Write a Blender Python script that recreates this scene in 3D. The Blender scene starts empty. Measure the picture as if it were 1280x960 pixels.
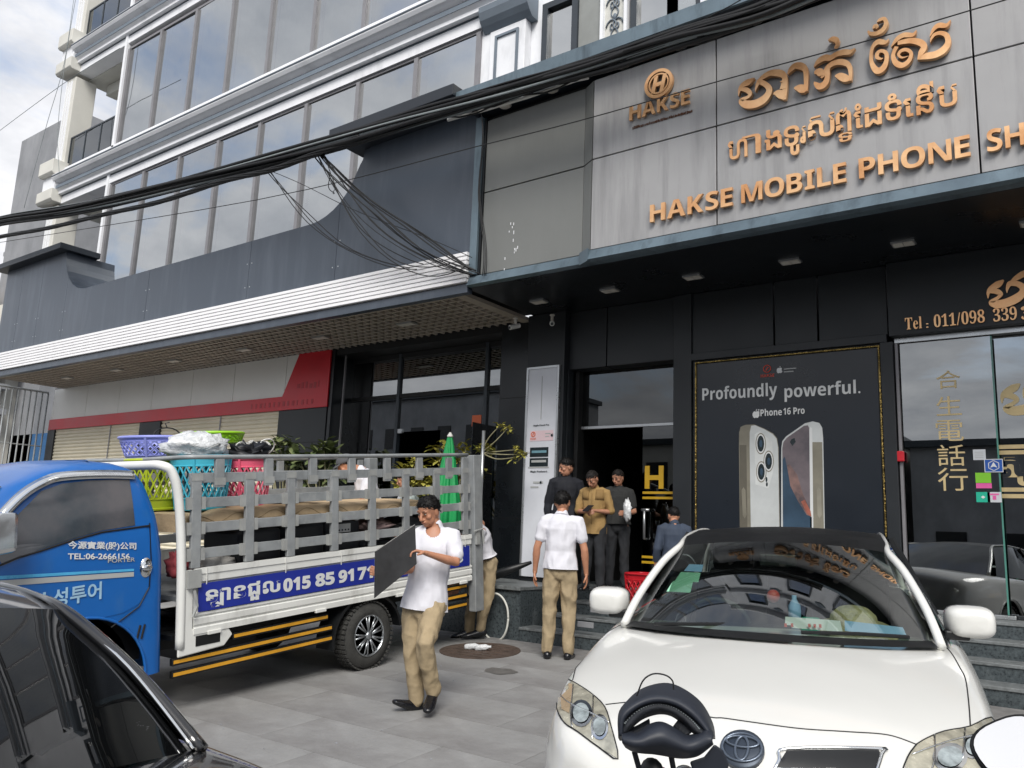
import bpy, bmesh, math, random
from math import sin, cos, pi, radians, sqrt, atan2, hypot
from mathutils import Vector, Matrix, noise
from mathutils.bvhtree import BVHTree
from mathutils.geometry import tessellate_polygon
random.seed(7)
S = bpy.context.scene
C = S.collection
V = Vector
# ------------------------------------------------------------------ camera, sky, sun, exposure
YAW, PITCH, ROLL = radians(36.62), radians(10.23), radians(2.34)
EYE = V((0, 0, 1.72))
FW = V((-sin(YAW)*cos(PITCH), cos(YAW)*cos(PITCH), sin(PITCH)))
_r = V((cos(YAW), sin(YAW), 0)); _u = _r.cross(FW)
RT = _r*cos(ROLL) + _u*sin(ROLL); UP = _u*cos(ROLL) - _r*sin(ROLL)
cam = bpy.data.cameras.new('camera'); cam_o = bpy.data.objects.new('camera', cam); C.objects.link(cam_o)
cam.sensor_width = 36; cam.lens = 28.8; cam.clip_end = 2000; cam.clip_start = 0.05
cam_o.matrix_world = Matrix(((RT.x, UP.x, -FW.x, EYE.x), (RT.y, UP.y, -FW.y, EYE.y), (RT.z, UP.z, -FW.z, EYE.z), (0, 0, 0, 1)))
S.camera = cam_o
S.view_settings.view_transform = 'Standard'; S.view_settings.look = 'None'
S.view_settings.exposure = 1.36; S.view_settings.gamma = 1
S.cycles.max_bounces = 7; S.cycles.transparent_max_bounces = 12; S.cycles.caustics_reflective = False; S.cycles.caustics_refractive = False
S.cycles.use_denoising = True
SUN_DIR = V((0.42, -0.60, 0.68)).normalized()          # towards the veiled sun: in front and right of the shop fronts
w = bpy.data.worlds.new('World'); S.world = w; w.use_nodes = True
nt = w.node_tree; nt.nodes.clear()
def N(t, kind, **kw):
    n = t.nodes.new(kind)
    for k, v in kw.items():
        if k in n.inputs: n.inputs[k].default_value = v
        else: setattr(n, k, v)
    return n
sky = N(nt, 'ShaderNodeTexSky', sky_type='NISHITA'); sky.sun_disc = False
sky.sun_elevation = math.asin(SUN_DIR.z); sky.sun_rotation = atan2(SUN_DIR.x, SUN_DIR.y); sky.dust_density = 2.0
tc = N(nt, 'ShaderNodeTexCoord'); sx = N(nt, 'ShaderNodeSeparateXYZ'); nt.links.new(tc.outputs['Generated'], sx.inputs[0])
za = N(nt, 'ShaderNodeMath', operation='MAXIMUM'); nt.links.new(sx.outputs['Z'], za.inputs[0]); za.inputs[1].default_value = 0.0
zb = N(nt, 'ShaderNodeMath', operation='ADD'); nt.links.new(za.outputs[0], zb.inputs[0]); zb.inputs[1].default_value = 0.22
dx = N(nt, 'ShaderNodeMath', operation='DIVIDE'); nt.links.new(sx.outputs['X'], dx.inputs[0]); nt.links.new(zb.outputs[0], dx.inputs[1])
dy = N(nt, 'ShaderNodeMath', operation='DIVIDE'); nt.links.new(sx.outputs['Y'], dy.inputs[0]); nt.links.new(zb.outputs[0], dy.inputs[1])
cx = N(nt, 'ShaderNodeCombineXYZ'); nt.links.new(dx.outputs[0], cx.inputs[0]); nt.links.new(dy.outputs[0], cx.inputs[1]); cx.inputs[2].default_value = 21.9
n1 = N(nt, 'ShaderNodeTexNoise', Scale=1.5, Detail=9.0, Roughness=0.56, Distortion=0.35); nt.links.new(cx.outputs[0], n1.inputs['Vector'])
n2 = N(nt, 'ShaderNodeTexNoise', Scale=2.6, Detail=6.0, Roughness=0.6); nt.links.new(cx.outputs[0], n2.inputs['Vector'])
r1 = N(nt, 'ShaderNodeValToRGB'); nt.links.new(n1.outputs['Fac'], r1.inputs[0])
r1.color_ramp.elements[0].position = 0.32; r1.color_ramp.elements[1].position = 0.46
r2 = N(nt, 'ShaderNodeValToRGB'); nt.links.new(n2.outputs['Fac'], r2.inputs[0])
r2.color_ramp.elements[0].position = 0.30; r2.color_ramp.elements[0].color = (2.35, 2.45, 2.7, 1)
r2.color_ramp.elements[1].position = 0.66; r2.color_ramp.elements[1].color = (4.3, 4.3, 4.4, 1)
mx = N(nt, 'ShaderNodeMix', data_type='RGBA'); nt.links.new(r1.outputs[0], mx.inputs[0]); nt.links.new(sky.outputs[0], mx.inputs[6]); nt.links.new(r2.outputs[0], mx.inputs[7])
bg = N(nt, 'ShaderNodeBackground', Strength=0.1); nt.links.new(mx.outputs[2], bg.inputs[0])
wo = N(nt, 'ShaderNodeOutputWorld'); nt.links.new(bg.outputs[0], wo.inputs[0])
sun = bpy.data.lights.new('sun', 'SUN'); sun.energy = 1.35; sun.angle = radians(28); sun.color = (1, .96, .9)
sun_o = bpy.data.objects.new('sun', sun); C.objects.link(sun_o); sun_o.rotation_euler = SUN_DIR.to_track_quat('Z', 'Y').to_euler()

# ------------------------------------------------------------------ helpers
def gz(y): return 0.061*min(max(y, -4.0), 8.03)           # the forecourt ramps up to the shops
def ray(px, py): return FW*1024 + RT*(px-640) - UP*(py-480)
def PY(px, py, Y): d = ray(px, py); return EYE + d*(Y/d.y)
def PX(px, py, X): d = ray(px, py); return EYE + d*(X/d.x)
def PZ(px, py, Z): d = ray(px, py); return EYE + d*((Z-EYE.z)/d.z)
def PD(px, py, D, h):                                      # at horizontal distance D along unit direction h
    d = ray(px, py); return EYE + d*(D/(d.x*h.x+d.y*h.y))
def lin(h):
    if isinstance(h, str):
        c = [int(h[i:i+2], 16)/255 for i in (0, 2, 4)]
        return tuple((x/12.92 if x <= .04045 else ((x+.055)/1.055)**2.4) for x in c)
    return tuple(h)
def mat(name, col, rough=.6, metal=0, var=.12, scale=4, bump=0, bscale=60, coat=0, spec=.5, stretch=(1, 1, 1), col2=None, emit=0, dirt=None):
    m = bpy.data.materials.new(name); m.use_nodes = True; t = m.node_tree; p = t.nodes['Principled BSDF']
    c = lin(col); p.inputs['Roughness'].default_value = rough; p.inputs['Metallic'].default_value = metal
    p.inputs['Coat Weight'].default_value = coat; p.inputs['Coat Roughness'].default_value = .04; p.inputs['Specular IOR Level'].default_value = spec
    tcn = N(t, 'ShaderNodeTexCoord'); mp = N(t, 'ShaderNodeMapping'); mp.inputs['Scale'].default_value = stretch; t.links.new(tcn.outputs['Object'], mp.inputs[0])
    if var or col2:
        nz = N(t, 'ShaderNodeTexNoise', Scale=scale, Detail=7.0, Roughness=.62); t.links.new(mp.outputs[0], nz.inputs['Vector'])
        rp = N(t, 'ShaderNodeValToRGB'); t.links.new(nz.outputs['Fac'], rp.inputs[0])
        a = c; b = lin(col2) if col2 else tuple(min(1, x*(1+var)) for x in c)
        if not col2: a = tuple(x*(1-var) for x in c)
        rp.color_ramp.elements[0].position = .36; rp.color_ramp.elements[0].color = (*a, 1)
        rp.color_ramp.elements[1].position = .66; rp.color_ramp.elements[1].color = (*b, 1)
        out = rp.outputs[0]
        if dirt:
            dc, ds, lo, hi, dst = dirt
            mp2 = N(t, 'ShaderNodeMapping'); mp2.inputs['Scale'].default_value = dst; t.links.new(tcn.outputs['Object'], mp2.inputs[0])
            nd = N(t, 'ShaderNodeTexNoise', Scale=ds, Detail=8.0, Roughness=.65); t.links.new(mp2.outputs[0], nd.inputs['Vector'])
            rd = N(t, 'ShaderNodeValToRGB'); t.links.new(nd.outputs['Fac'], rd.inputs[0]); rd.color_ramp.elements[0].position = lo; rd.color_ramp.elements[1].position = hi
            mm = N(t, 'ShaderNodeMix', data_type='RGBA'); t.links.new(rd.outputs[0], mm.inputs[0]); t.links.new(out, mm.inputs[6]); mm.inputs[7].default_value = (*lin(dc), 1); out = mm.outputs[2]
        t.links.new(out, p.inputs['Base Color'])
        mr = N(t, 'ShaderNodeMapRange'); t.links.new(nz.outputs['Fac'], mr.inputs[0]); mr.inputs[1].default_value = .3; mr.inputs[2].default_value = .7
        mr.inputs[3].default_value = max(0, rough-.06); mr.inputs[4].default_value = min(1, rough+.08); t.links.new(mr.outputs[0], p.inputs['Roughness'])
    else: p.inputs['Base Color'].default_value = (*c, 1)
    if bump:
        nb = N(t, 'ShaderNodeTexNoise', Scale=bscale, Detail=5.0); t.links.new(mp.outputs[0], nb.inputs['Vector'])
        bp = N(t, 'ShaderNodeBump', Strength=bump, Distance=.02); t.links.new(nb.outputs['Fac'], bp.inputs['Height']); t.links.new(bp.outputs[0], p.inputs['Normal'])
    if emit: p.inputs['Emission Color'].default_value = (*c, 1); p.inputs['Emission Strength'].default_value = emit
    return m
def glass(name, tint, refl=.12, rough=.01, wav=0.0):
    m = bpy.data.materials.new(name); m.use_nodes = True; t = m.node_tree; t.nodes.clear()
    o = N(t, 'ShaderNodeOutputMaterial'); mxs = N(t, 'ShaderNodeMixShader'); tr = N(t, 'ShaderNodeBsdfTransparent'); gl = N(t, 'ShaderNodeBsdfGlossy', Roughness=rough)
    tr.inputs[0].default_value = (*lin(tint), 1); gl.inputs[0].default_value = (.95, .98, 1, 1)
    lw = N(t, 'ShaderNodeFresnel', IOR=1.5); mr = N(t, 'ShaderNodeMapRange'); t.links.new(lw.outputs[0], mr.inputs[0])
    mr.inputs[1].default_value = .04; mr.inputs[2].default_value = 1; mr.inputs[3].default_value = refl; mr.inputs[4].default_value = 1
    if wav:
        tcn = N(t, 'ShaderNodeTexCoord'); nb = N(t, 'ShaderNodeTexNoise', Scale=.7, Detail=1.0); t.links.new(tcn.outputs['Object'], nb.inputs['Vector'])
        bp = N(t, 'ShaderNodeBump', Strength=wav, Distance=.05); t.links.new(nb.outputs['Fac'], bp.inputs['Height']); t.links.new(bp.outputs[0], gl.inputs['Normal'])
    t.links.new(mr.outputs[0], mxs.inputs[0]); t.links.new(tr.outputs[0], mxs.inputs[1]); t.links.new(gl.outputs[0], mxs.inputs[2]); t.links.new(mxs.outputs[0], o.inputs[0])
    return m
class MB:
    def __init__(s, M=None): s.v = []; s.f = []; s.M = M
    def add(s, vs, fs):
        b = len(s.v); s.v += [(s.M @ V(p)) if s.M else V(p) for p in vs]; s.f += [tuple(i+b for i in f) for f in fs]; return s
    def box(s, x0, x1, y0, y1, z0, z1):
        return s.add([(x, y, z) for z in (z0, z1) for y in (y0, y1) for x in (x0, x1)], [(0, 2, 3, 1), (4, 5, 7, 6), (0, 1, 5, 4), (2, 6, 7, 3), (0, 4, 6, 2), (1, 3, 7, 5)])
    def prism(s, poly, a, b, axis='y', hole=None):          # polygon of 2D points extruded along an axis
        def mk(p, k): return {'y': (p[0], k, p[1]), 'x': (k, p[0], p[1]), 'z': (p[0], p[1], k)}[axis]
        n = len(poly); vs = [mk(p, a) for p in poly] + [mk(p, b) for p in poly]
        tri = tessellate_polygon([[V((p[0], p[1], 0)) for p in poly]])
        fs = [tuple(t) for t in tri] + [tuple(i+n for i in reversed(t)) for t in tri] + [(i, (i+1) % n, (i+1) % n+n, i+n) for i in range(n)]
        return s.add(vs, fs)
    def tube(s, pts, r, n=8, cap=True, closed=False):
        pts = [V(p) for p in pts]; m = len(pts); rr = r if isinstance(r, (list, tuple)) else [r]*m; vs = []; prev = None
        for i, p in enumerate(pts):
            if closed: d = pts[(i+1) % m]-pts[i-1]
            else: d = (pts[min(i+1, m-1)]-pts[max(i-1, 0)])
            d = d.normalized() if d.length > 1e-9 else V((0, 0, 1))
            a = prev if prev is not None else (V((0, 0, 1)) if abs(d.z) < .9 else V((1, 0, 0)))
            u = (a-d*a.dot(d)).normalized(); prev = u; w_ = d.cross(u)
            vs += [p + (u*cos(2*pi*k/n)+w_*sin(2*pi*k/n))*rr[i] for k in range(n)]
        fs = []
        for i in range(m if closed else m-1):
            j = (i+1) % m
            for k in range(n): fs.append((i*n+k, i*n+(k+1) % n, j*n+(k+1) % n, j*n+k))
        if cap and not closed: fs += [tuple(reversed(range(n))), tuple(range((m-1)*n, m*n))]
        return s.add(vs, fs)
    def lathe(s, prof, c, axis=(0, 0, 1), n=24, ref=None):  # prof: (radius, along)
        ax = V(axis).normalized(); a = V(ref) if ref else (V((0, 0, 1)) if abs(ax.z) < .9 else V((1, 0, 0))); u = (a-ax*a.dot(ax)).normalized(); w_ = ax.cross(u); c = V(c); vs = []
        for r, h in prof: vs += [c+ax*h+(u*cos(2*pi*k/n)+w_*sin(2*pi*k/n))*r for k in range(n)]
        m = len(prof); fs = [(i*n+k, i*n+(k+1) % n, (i+1)*n+(k+1) % n, (i+1)*n+k) for i in range(m-1) for k in range(n)]
        fs += [tuple(reversed(range(n))), tuple(range((m-1)*n, m*n))]
        return s.add(vs, fs)
    def ell(s, c, r, n=14, m=9, R=None):
        c = V(c); vs = []; fs = []
        for i in range(m+1):
            th = pi*i/m
            for k in range(n):
                p = V((r[0]*sin(th)*cos(2*pi*k/n), r[1]*sin(th)*sin(2*pi*k/n), r[2]*cos(th))); vs.append(c+(R @ p if R else p))
        fs = [(i*n+k, (i+1)*n+k, (i+1)*n+(k+1) % n, i*n+(k+1) % n) for i in range(m) for k in range(n)]
        return s.add(vs, fs)
    def grid(s, fn, nu, nv):
        vs = [fn(i/nu, j/nv) for j in range(nv+1) for i in range(nu+1)]
        return s.add(vs, [(j*(nu+1)+i, j*(nu+1)+i+1, (j+1)*(nu+1)+i+1, (j+1)*(nu+1)+i) for j in range(nv) for i in range(nu)])
I4 = Matrix.Identity(4)
WM = {}
def me_of(mb, name, material, smooth=False, fix=True):
    me = bpy.data.meshes.new(name); me.from_pydata(mb.v, [], mb.f)
    if fix:
        b = bmesh.new(); b.from_mesh(me); bmesh.ops.remove_doubles(b, verts=b.verts, dist=1e-5); bmesh.ops.recalc_face_normals(b, faces=b.faces); b.to_mesh(me); b.free()
    for m in (material if isinstance(material, (list, tuple)) else [material]): me.materials.append(m)
    if smooth: me.shade_smooth()
    return me
def link(name, me, parent=None, loc=None):
    o = bpy.data.objects.new(name, me); C.objects.link(o)
    if parent is not None:
        o.parent = parent; o.matrix_parent_inverse = WM.get(parent, I4).inverted()
    if loc is not None: o.location = loc; WM[o] = Matrix.Translation(V(loc))
    else: WM[o] = I4
    return o
def obj(name, mb, material, parent=None, smooth=False, bevel=0, fix=True, label=None, kind=None, angle=None):
    me = me_of(mb, name, material, smooth, fix); o = link(name, me, parent)
    if bevel: md = o.modifiers.new('bevel', 'BEVEL'); md.width = bevel; md.segments = 2; md.limit_method = 'ANGLE'; md.angle_limit = radians(40)
    if angle and smooth:
        b = bmesh.new(); b.from_mesh(me)
        for e in b.edges:
            if len(e.link_faces) == 2 and e.calc_face_angle(0) > radians(angle): e.smooth = False
        b.to_mesh(me); b.free()
    if label: o['label'] = label
    if kind: o['kind'] = kind
    return o
def tag(o, label=None, cat=None, group=None, kind=None):
    if label: o['label'] = label
    if cat: o['category'] = cat
    if group: o['group'] = group
    if kind: o['kind'] = kind
    return o
def thing(name, label, cat, loc, group=None):
    o = bpy.data.objects.new(name, None); C.objects.link(o); o.location = loc; o.empty_display_size = .2
    WM[o] = Matrix.Translation(V(loc)); return tag(o, label, cat, group)
def dup(root, delta, label=None, name=None):
    r = root.copy(); C.objects.link(r); r.location = root.location + V(delta)
    if label: r['label'] = label
    for ch in list(root.children):
        c = ch.copy(); C.objects.link(c); c.parent = r; c.matrix_parent_inverse = ch.matrix_parent_inverse
        for g in ch.children: d = g.copy(); C.objects.link(d); d.parent = c; d.matrix_parent_inverse = g.matrix_parent_inverse
    return r
def flat(v, n): return [v]*n
def crv(pts, n=6):                                          # Catmull-Rom through points of any size
    out = []; P = [pts[0]]+list(pts)+[pts[-1]]
    for i in range(1, len(P)-2):
        for k in range(n):
            t = k/n; out.append(tuple(.5*((2*b)+(-a+c)*t+(2*a-5*b+4*c-d)*t*t+(-a+3*b-3*c+d)*t**3) for a, b, c, d in zip(P[i-1], P[i], P[i+1], P[i+2])))
    out.append(tuple(pts[-1])); return out
# ---- writing
_tx = {}
def tmesh(s, size=1, off=0, ext=0.0):
    k = (s, size, off, ext)
    if k in _tx: return _tx[k]
    cu = bpy.data.curves.new('writing', 'FONT'); cu.body = s; cu.size = size; cu.offset = off; cu.extrude = ext; cu.resolution_u = 4
    o = bpy.data.objects.new('writing', cu); C.objects.link(o); dg = bpy.context.evaluated_depsgraph_get(); dg.update()
    me = o.evaluated_get(dg).to_mesh(); vs = [v.co.copy() for v in me.vertices]; fs = [tuple(p.vertices) for p in me.polygons]
    o.evaluated_get(dg).to_mesh_clear(); bpy.data.objects.remove(o); bpy.data.curves.remove(cu); _tx[k] = (vs, fs); return vs, fs
def bb(vs): return min(v.x for v in vs), max(v.x for v in vs), min(v.y for v in vs), max(v.y for v in vs)
def bold(s, serif=False):
    o = ''
    for c in s:
        if 'A' <= c <= 'Z': o += chr((0x1D400 if serif else 0x1D5D4)+ord(c)-65)
        elif 'a' <= c <= 'z': o += chr((0x1D41A if serif else 0x1D5EE)+ord(c)-97)
        elif '0' <= c <= '9': o += chr((0x1D7CE if serif else 0x1D7EC)+ord(c)-48)
        else: o += c
    return o
def write(mb, s, M, w=None, h=None, off=0, ext=0.0):        # fits the text into width w (and height h), lower left at M's origin
    vs, fs = tmesh(s, 1, off, ext)
    if not vs: return
    x0, x1, y0, y1 = bb(vs); kx = (w/(x1-x0)) if w else (h/(y1-y0)); ky = (h/(y1-y0)) if h else kx
    mb.add([M @ V(((v.x-x0)*kx, (v.y-y0)*ky, v.z)) for v in vs], fs)
def facing(x, y, z): return Matrix(((1, 0, 0, x), (0, 0, -1, y), (0, 1, 0, z), (0, 0, 0, 1)))   # text plane looking towards -Y
def stroke(mb, pts, M, ext, n=6):                           # brush stroke: points (x, y, width)
    p = crv(pts, n); L = []; Rr = []
    for i, (x, y, wd) in enumerate(p):
        a = V(p[min(i+1, len(p)-1)][:2])-V(p[max(i-1, 0)][:2]); a = a.normalized() if a.length > 1e-9 else V((1, 0)); nn = V((-a.y, a.x))*wd/2
        L.append((x+nn.x, y+nn.y)); Rr.append((x-nn.x, y-nn.y))
    m = len(p); vs = [V((q[0], q[1], e)) for e in (0, ext) for q in L+Rr]
    fs = []
    for i in range(m-1):
        fs += [(i, i+1, m+i+1, m+i), (2*m+i, 2*m+m+i, 2*m+m+i+1, 2*m+i+1), (i, 2*m+i, 2*m+i+1, i+1), (m+i, m+i+1, 3*m+i+1, 3*m+i)]
    fs += [(0, m, 3*m, 2*m), (m-1, 3*m-1, 4*m-1, 2*m-1)]
    mb.add([M @ v for v in vs], fs)
# ------------------------------------------------------------------ materials
m_pave = mat('paving', '8f8f8e', .66, var=.10, scale=2.2, bump=.25, bscale=40, dirt=('6f6d6c', .8, .42, .72, (1, 1.8, 1)))
m_joint = mat('joint', '777675', .9, var=.2, scale=9)
m_street = mat('asphalt', '4c4b4a', .9, var=.2, scale=14, bump=.4, bscale=120)
m_granite = mat('black_granite', '33393c', .3, var=.5, scale=38, col2='525a5d', dirt=('7d8486', 3.2, .58, .82, (1, 1, .35)))
m_granite_edge = mat('granite_edge', '6c7071', .5, var=.3, scale=20)
m_darkpanel = mat('charcoal_cladding', '434b56', .34, var=.06, scale=.7, dirt=('5a626d', 2.2, .48, .85, (1.6, 1, .18)))
m_capdark = mat('cap_metal', '20262e', .4, var=.1, scale=2)
m_black = mat('black_cladding', '14181c', .3, var=.25, scale=1.5)
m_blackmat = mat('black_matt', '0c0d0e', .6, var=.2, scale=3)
m_pier = mat('pier_cladding', '1c2024', .45, var=.15, scale=1.2)
m_signL = mat('sign_cladding_grey', '727472', .42, var=.05, scale=.8, dirt=('787a78', 1.6, .5, .85, (2, 1, .25)))
m_signR = mat('sign_cladding_silver', '9e9e9f', .42, metal=.1, var=.05, scale=1, dirt=('7b7b7c', 2.6, .48, .85, (2.4, 1, .22)))
m_flash = mat('flashing_metal', '65757f', .4, metal=.3, var=.15, scale=2, dirt=('3f4a52', 4, .5, .8, (1.5, 1, .3)))
m_bronze = mat('rose_gold', 'd89e6c', .32, metal=.8, var=.12, scale=3, col2='f6c998')
m_bronze_side = mat('bronze_side', '5a3a28', .4, metal=.8, var=.2)
m_gold = mat('gold_vinyl', 'c8b487', .4, metal=.15, var=.12, scale=6)
m_goldfoil = mat('gold_foil_trim', '8f7a48', .25, metal=1, var=.55, scale=14, bump=1.0, bscale=28)
m_white = mat('white_render', 'e9ebef', .65, var=.05, scale=1.1, dirt=('b3b6ba', 1.1, .56, .86, (1.2, 1, .4)))
m_cream = mat('cream_render', 'd0cfc8', .7, var=.06, scale=1)
m_ceil = mat('white_ceiling', 'cacac4', .8, var=.05)
m_moulding = mat('grey_moulding', '6d7883', .6, var=.1, scale=1.5)
m_alu = mat('aluminium_frame', '88878a', .45, metal=.3, var=.08)
m_alulite = mat('brushed_aluminium', 'b9bcbe', .3, metal=.8, var=.08)
m_darkframe = mat('dark_window_frame', '343b42', .45, var=.1)
m_curtain = mat('curtain', 'dcdedb', .9, var=.08, scale=3)
m_fin = mat('white_fin', 'f2f2f4', .45, var=.02)
m_lattice = mat('lattice', 'aca296', .6, var=.12, scale=2)
m_wpanel = mat('white_acm_panel', 'e2e1dc', .4, var=.04, scale=1)
m_red = mat('red_panel', 'c41e2c', .35, var=.1, scale=1.2)
m_ghost = mat('red_ghost_lettering', 'a51c27', .4, var=.05)
m_shutter = mat('shutter_metal', 'dcd4be', .5, var=.06, scale=1.5)
m_concrete = mat('concrete_render', '8f9195', .85, var=.12, scale=.8, dirt=('74777b', .9, .45, .8, (1, 1, .5)))
m_galv = mat('galvanised_steel', '989c9e', .55, metal=.35, var=.14, scale=5, dirt=('a5a8a8', 9, .5, .7, (1, 1, 1)))
m_galvweld = mat('weld_plate', 'a7a9a7', .55, metal=.3, var=.1, scale=8)
m_bluewall = mat('blue_sheet', '2c5a86', .6, var=.15, scale=3)
m_yellow = mat('yellow_slat', 'c99a2e', .5, var=.1)
m_terra = mat('terracotta', '7d5c48', .8, var=.2, scale=5)
m_glassup = glass('tinted_window_glass', 'a3afac', .46, .006, .12)
m_glassdk = glass('shop_glass', '66756f', .27, .004)
m_glassdoor = glass('door_glass', '4a5854', .08, .004)
m_glasscar = glass('car_glass', 'cbd8d0', .11, .003)
m_glassblk = glass('privacy_glass', '101213', .10, .003)
m_rail = glass('balustrade_glass', 'b4c0bf', .16, .01)
m_edge = mat('glass_edge', '4e8378', .2, var=.1)
m_poster = mat('poster_print', '151c25', .3, var=.06, scale=1)
m_pwhite = mat('print_white', 'd4d6d6', .5, var=.02)
m_pgrey = mat('print_grey', 'aaacab', .5, var=.03)
m_pred = mat('print_red', 'c2432f', .5, var=.03)
m_porange = mat('print_orange', 'd9693f', .5, var=.03)
m_ppale = mat('print_pale', 'd0d3da', .4, var=.05, scale=2)
m_ppink = mat('print_pale_pink', 'dcc3c8', .5, var=.04)
m_phone1 = mat('print_silver', 'bfc3c3', .45, var=.08, scale=3)
m_phone2 = mat('print_warm_metal', '7d796c', .45, var=.15, scale=3)
m_phone3 = mat('print_screen', '4c484e', .4, var=.3, scale=1.6, col2='7b7074')
m_phone4 = mat('print_screen_blue', '31485c', .4, var=.25, scale=2.5)
m_lens = mat('print_lens', '1f2a2e', .25, var=.2)
m_lamp = mat('unlit_lamp_cover', 'cfcbc2', .5, var=.05)
m_cable = mat('cable_rubber', '121315', .55, var=.2)
m_cablegrey = mat('cable_grey', '7e8688', .5, var=.15)
m_plwhite = mat('white_plastic', 'd6d6d2', .45, var=.04)
m_leaf = mat('leaf', '4a5c38', .5, var=.35, scale=9, col2='7d8458')
m_leafy = mat('leaf_young', '8b8b3e', .5, var=.3, scale=9, col2='b4ab57')
m_bark = mat('bark', '8a8568', .8, var=.2, scale=12)
m_pot = mat('pot', '5c4a3e', .7, var=.15)
m_umb = mat('green_canvas', '13914f', .6, var=.12, scale=4)
m_rust = mat('iron_cover', '4d4038', .75, var=.3, scale=9)
m_hose = mat('hose_white', 'c9c9c2', .4, var=.06)
m_clearbag = mat('plastic_bag', 'cfd2d4', .25, var=.2, scale=12, bump=1.0, bscale=18)
m_trunkg = mat('leaf_far', '33472d', .7, var=.3, scale=2)
m_hyellow = mat('yellow_vinyl', 'c29a22', .45, var=.08)
m_groove = mat('shadow_groove', '48525d', .6, var=.1)  # dark tone that paints the shade of the cornice grooves
m_blindgrey = mat('window_blind', '8e918f', .85, var=.1, scale=2)
# ------------------------------------------------------------------ ground
g = MB(); ys = [-300, -26, -4.2, -4, 8.03, 8.5, 30, 300]; zs = [-.26, -.26, -.26, gz(-4), gz(8.03)-.0, .49, .49, .49]
g.grid(lambda u, v: (-300+600*u, ys[round(v*7)], zs[round(v*7)]), 1, 7)
for i in range(len(g.v)): g.v[i].z -= .02
obj('street', g, m_street, kind='structure')
g = MB(); g.add([(-26, -3.9, gz(-3.9)-.006), (9, -3.9, gz(-3.9)-.006), (9, 8.03, gz(8.03)-.006), (-26, 8.03, gz(8.03)-.006)], [(0, 1, 2, 3)])
apron = obj('forecourt', g, m_joint, kind='structure')
# slabs: large near ones one by one, the rest joined
tw, tl_ = 1.2, .6
sl_me = None; row = 0; y = -3.9; far = MB(); slabs = 0
while y+tl_ <= 8.05:
    off = (row % 2)*tw/2; x = -26+off
    while x < 8.9:
        near = (-10.5 < x < .8) and (.6 < y < 8.1)
        zc = gz(y+tl_/2); gpx = .002
        if near and slabs < 290:
            if sl_me is None:
                q = MB(); a, b = tw/2-gpx, tl_/2-gpx
                q.add([(-a, -b, -.061*b), (a, -b, -.061*b), (a, b, .061*b), (-a, b, .061*b), (-a, -b, -.061*b-.006), (a, -b, -.061*b-.006), (a, b, .061*b-.006), (-a, b, .061*b-.006)],
                      [(0, 1, 2, 3), (0, 4, 5, 1), (1, 5, 6, 2), (2, 6, 7, 3), (3, 7, 4, 0)])
                sl_me = me_of(q, 'paving_slab', m_pave)
            o = link('paving_slab', sl_me, apron, (x+tw/2, y+tl_/2, zc+random.uniform(0, .0012))); slabs += 1
        else:
            far.add([(x+gpx, y+gpx, gz(y+gpx)), (x+tw-gpx, y+gpx, gz(y+gpx)), (x+tw-gpx, y+tl_-gpx, gz(y+tl_-gpx)), (x+gpx, y+tl_-gpx, gz(y+tl_-gpx))], [(0, 1, 2, 3)])
        x += tw
    y += tl_; row += 1
obj('paving_slab', far, m_pave, apron, fix=False, kind='stuff')

# ------------------------------------------------------------------ shop building, right half: sign, canopy, wall, doors
WY = 9.3
shop = thing('shop_building', 'dark clad phone shop building with silver sign canopy and glass storefront', 'building', (-2, WY, 1.09))
b = MB()
b.box(-7.12, -6.56, WY-.02, WY+.5, .49, 4.74); obj('column', b, m_black, shop, bevel=.008)
for z in (1.9, 2.75, 3.6): obj('cladding_joint', MB().box(-7.1, -6.58, WY-.024, WY-.02, z, z+.008), m_blackmat, shop)
obj('pier', MB().box(-6.56, -5.94, WY-.14, WY+.4, 1.09, 4.74), m_pier, shop, bevel=.006)
obj('header_panel', MB().box(-5.94, -5.36, WY-.02, WY+.3, 3.93, 4.74), m_pier, shop, bevel=.006)
obj('header_panel', MB().box(-5.345, -4.37, WY-.02, WY+.3, 3.93, 4.74), m_pier, shop, bevel=.006)
obj('pier', MB().box(-4.36, -4.12, WY-.08, WY+.4, 1.09, 4.74), m_pier, shop, bevel=.006)
for a, c in ((-4.12, -3.1), (-3.09, -2.6), (-2.59, -1.86)): obj('header_panel', MB().box(a, c-.01, WY-.05, WY+.3, 3.97, 4.74), m_pier, shop, bevel=.006)
obj('frame_panel', MB().box(-4.12, -1.88, WY-.09, WY+.2, 3.88, 3.969), m_pier, shop, bevel=.004)
obj('wall', MB().box(-4.11, -1.95, WY-.04, WY+.25, 1.09, 3.88), m_black, shop)
obj('frame_panel', MB().box(-1.95, -1.825, WY-.09, WY+.2, 1.09, 3.8795), m_pier, shop, bevel=.004)
obj('telephone_board', MB().box(-1.85, 3.2, WY-.12, WY+.2, 3.93, 4.74), m_pier, shop, bevel=.005)
obj('wall', MB().box(3.2, 9, WY-.1, WY+.3, 1.09, 4.74), m_pier, shop)
# interior
obj('interior_floor', MB().box(-6, 6, WY+.3, 15, 1.05, 1.088), m_granite, shop)
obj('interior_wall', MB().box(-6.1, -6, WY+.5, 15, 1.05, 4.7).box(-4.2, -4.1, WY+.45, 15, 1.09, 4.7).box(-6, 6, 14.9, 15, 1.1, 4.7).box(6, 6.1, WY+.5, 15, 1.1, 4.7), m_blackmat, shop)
obj('interior_ceiling', MB().box(-6, 6, WY+.31, 14.9, 4.3, 4.4), m_blackmat, shop)
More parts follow.
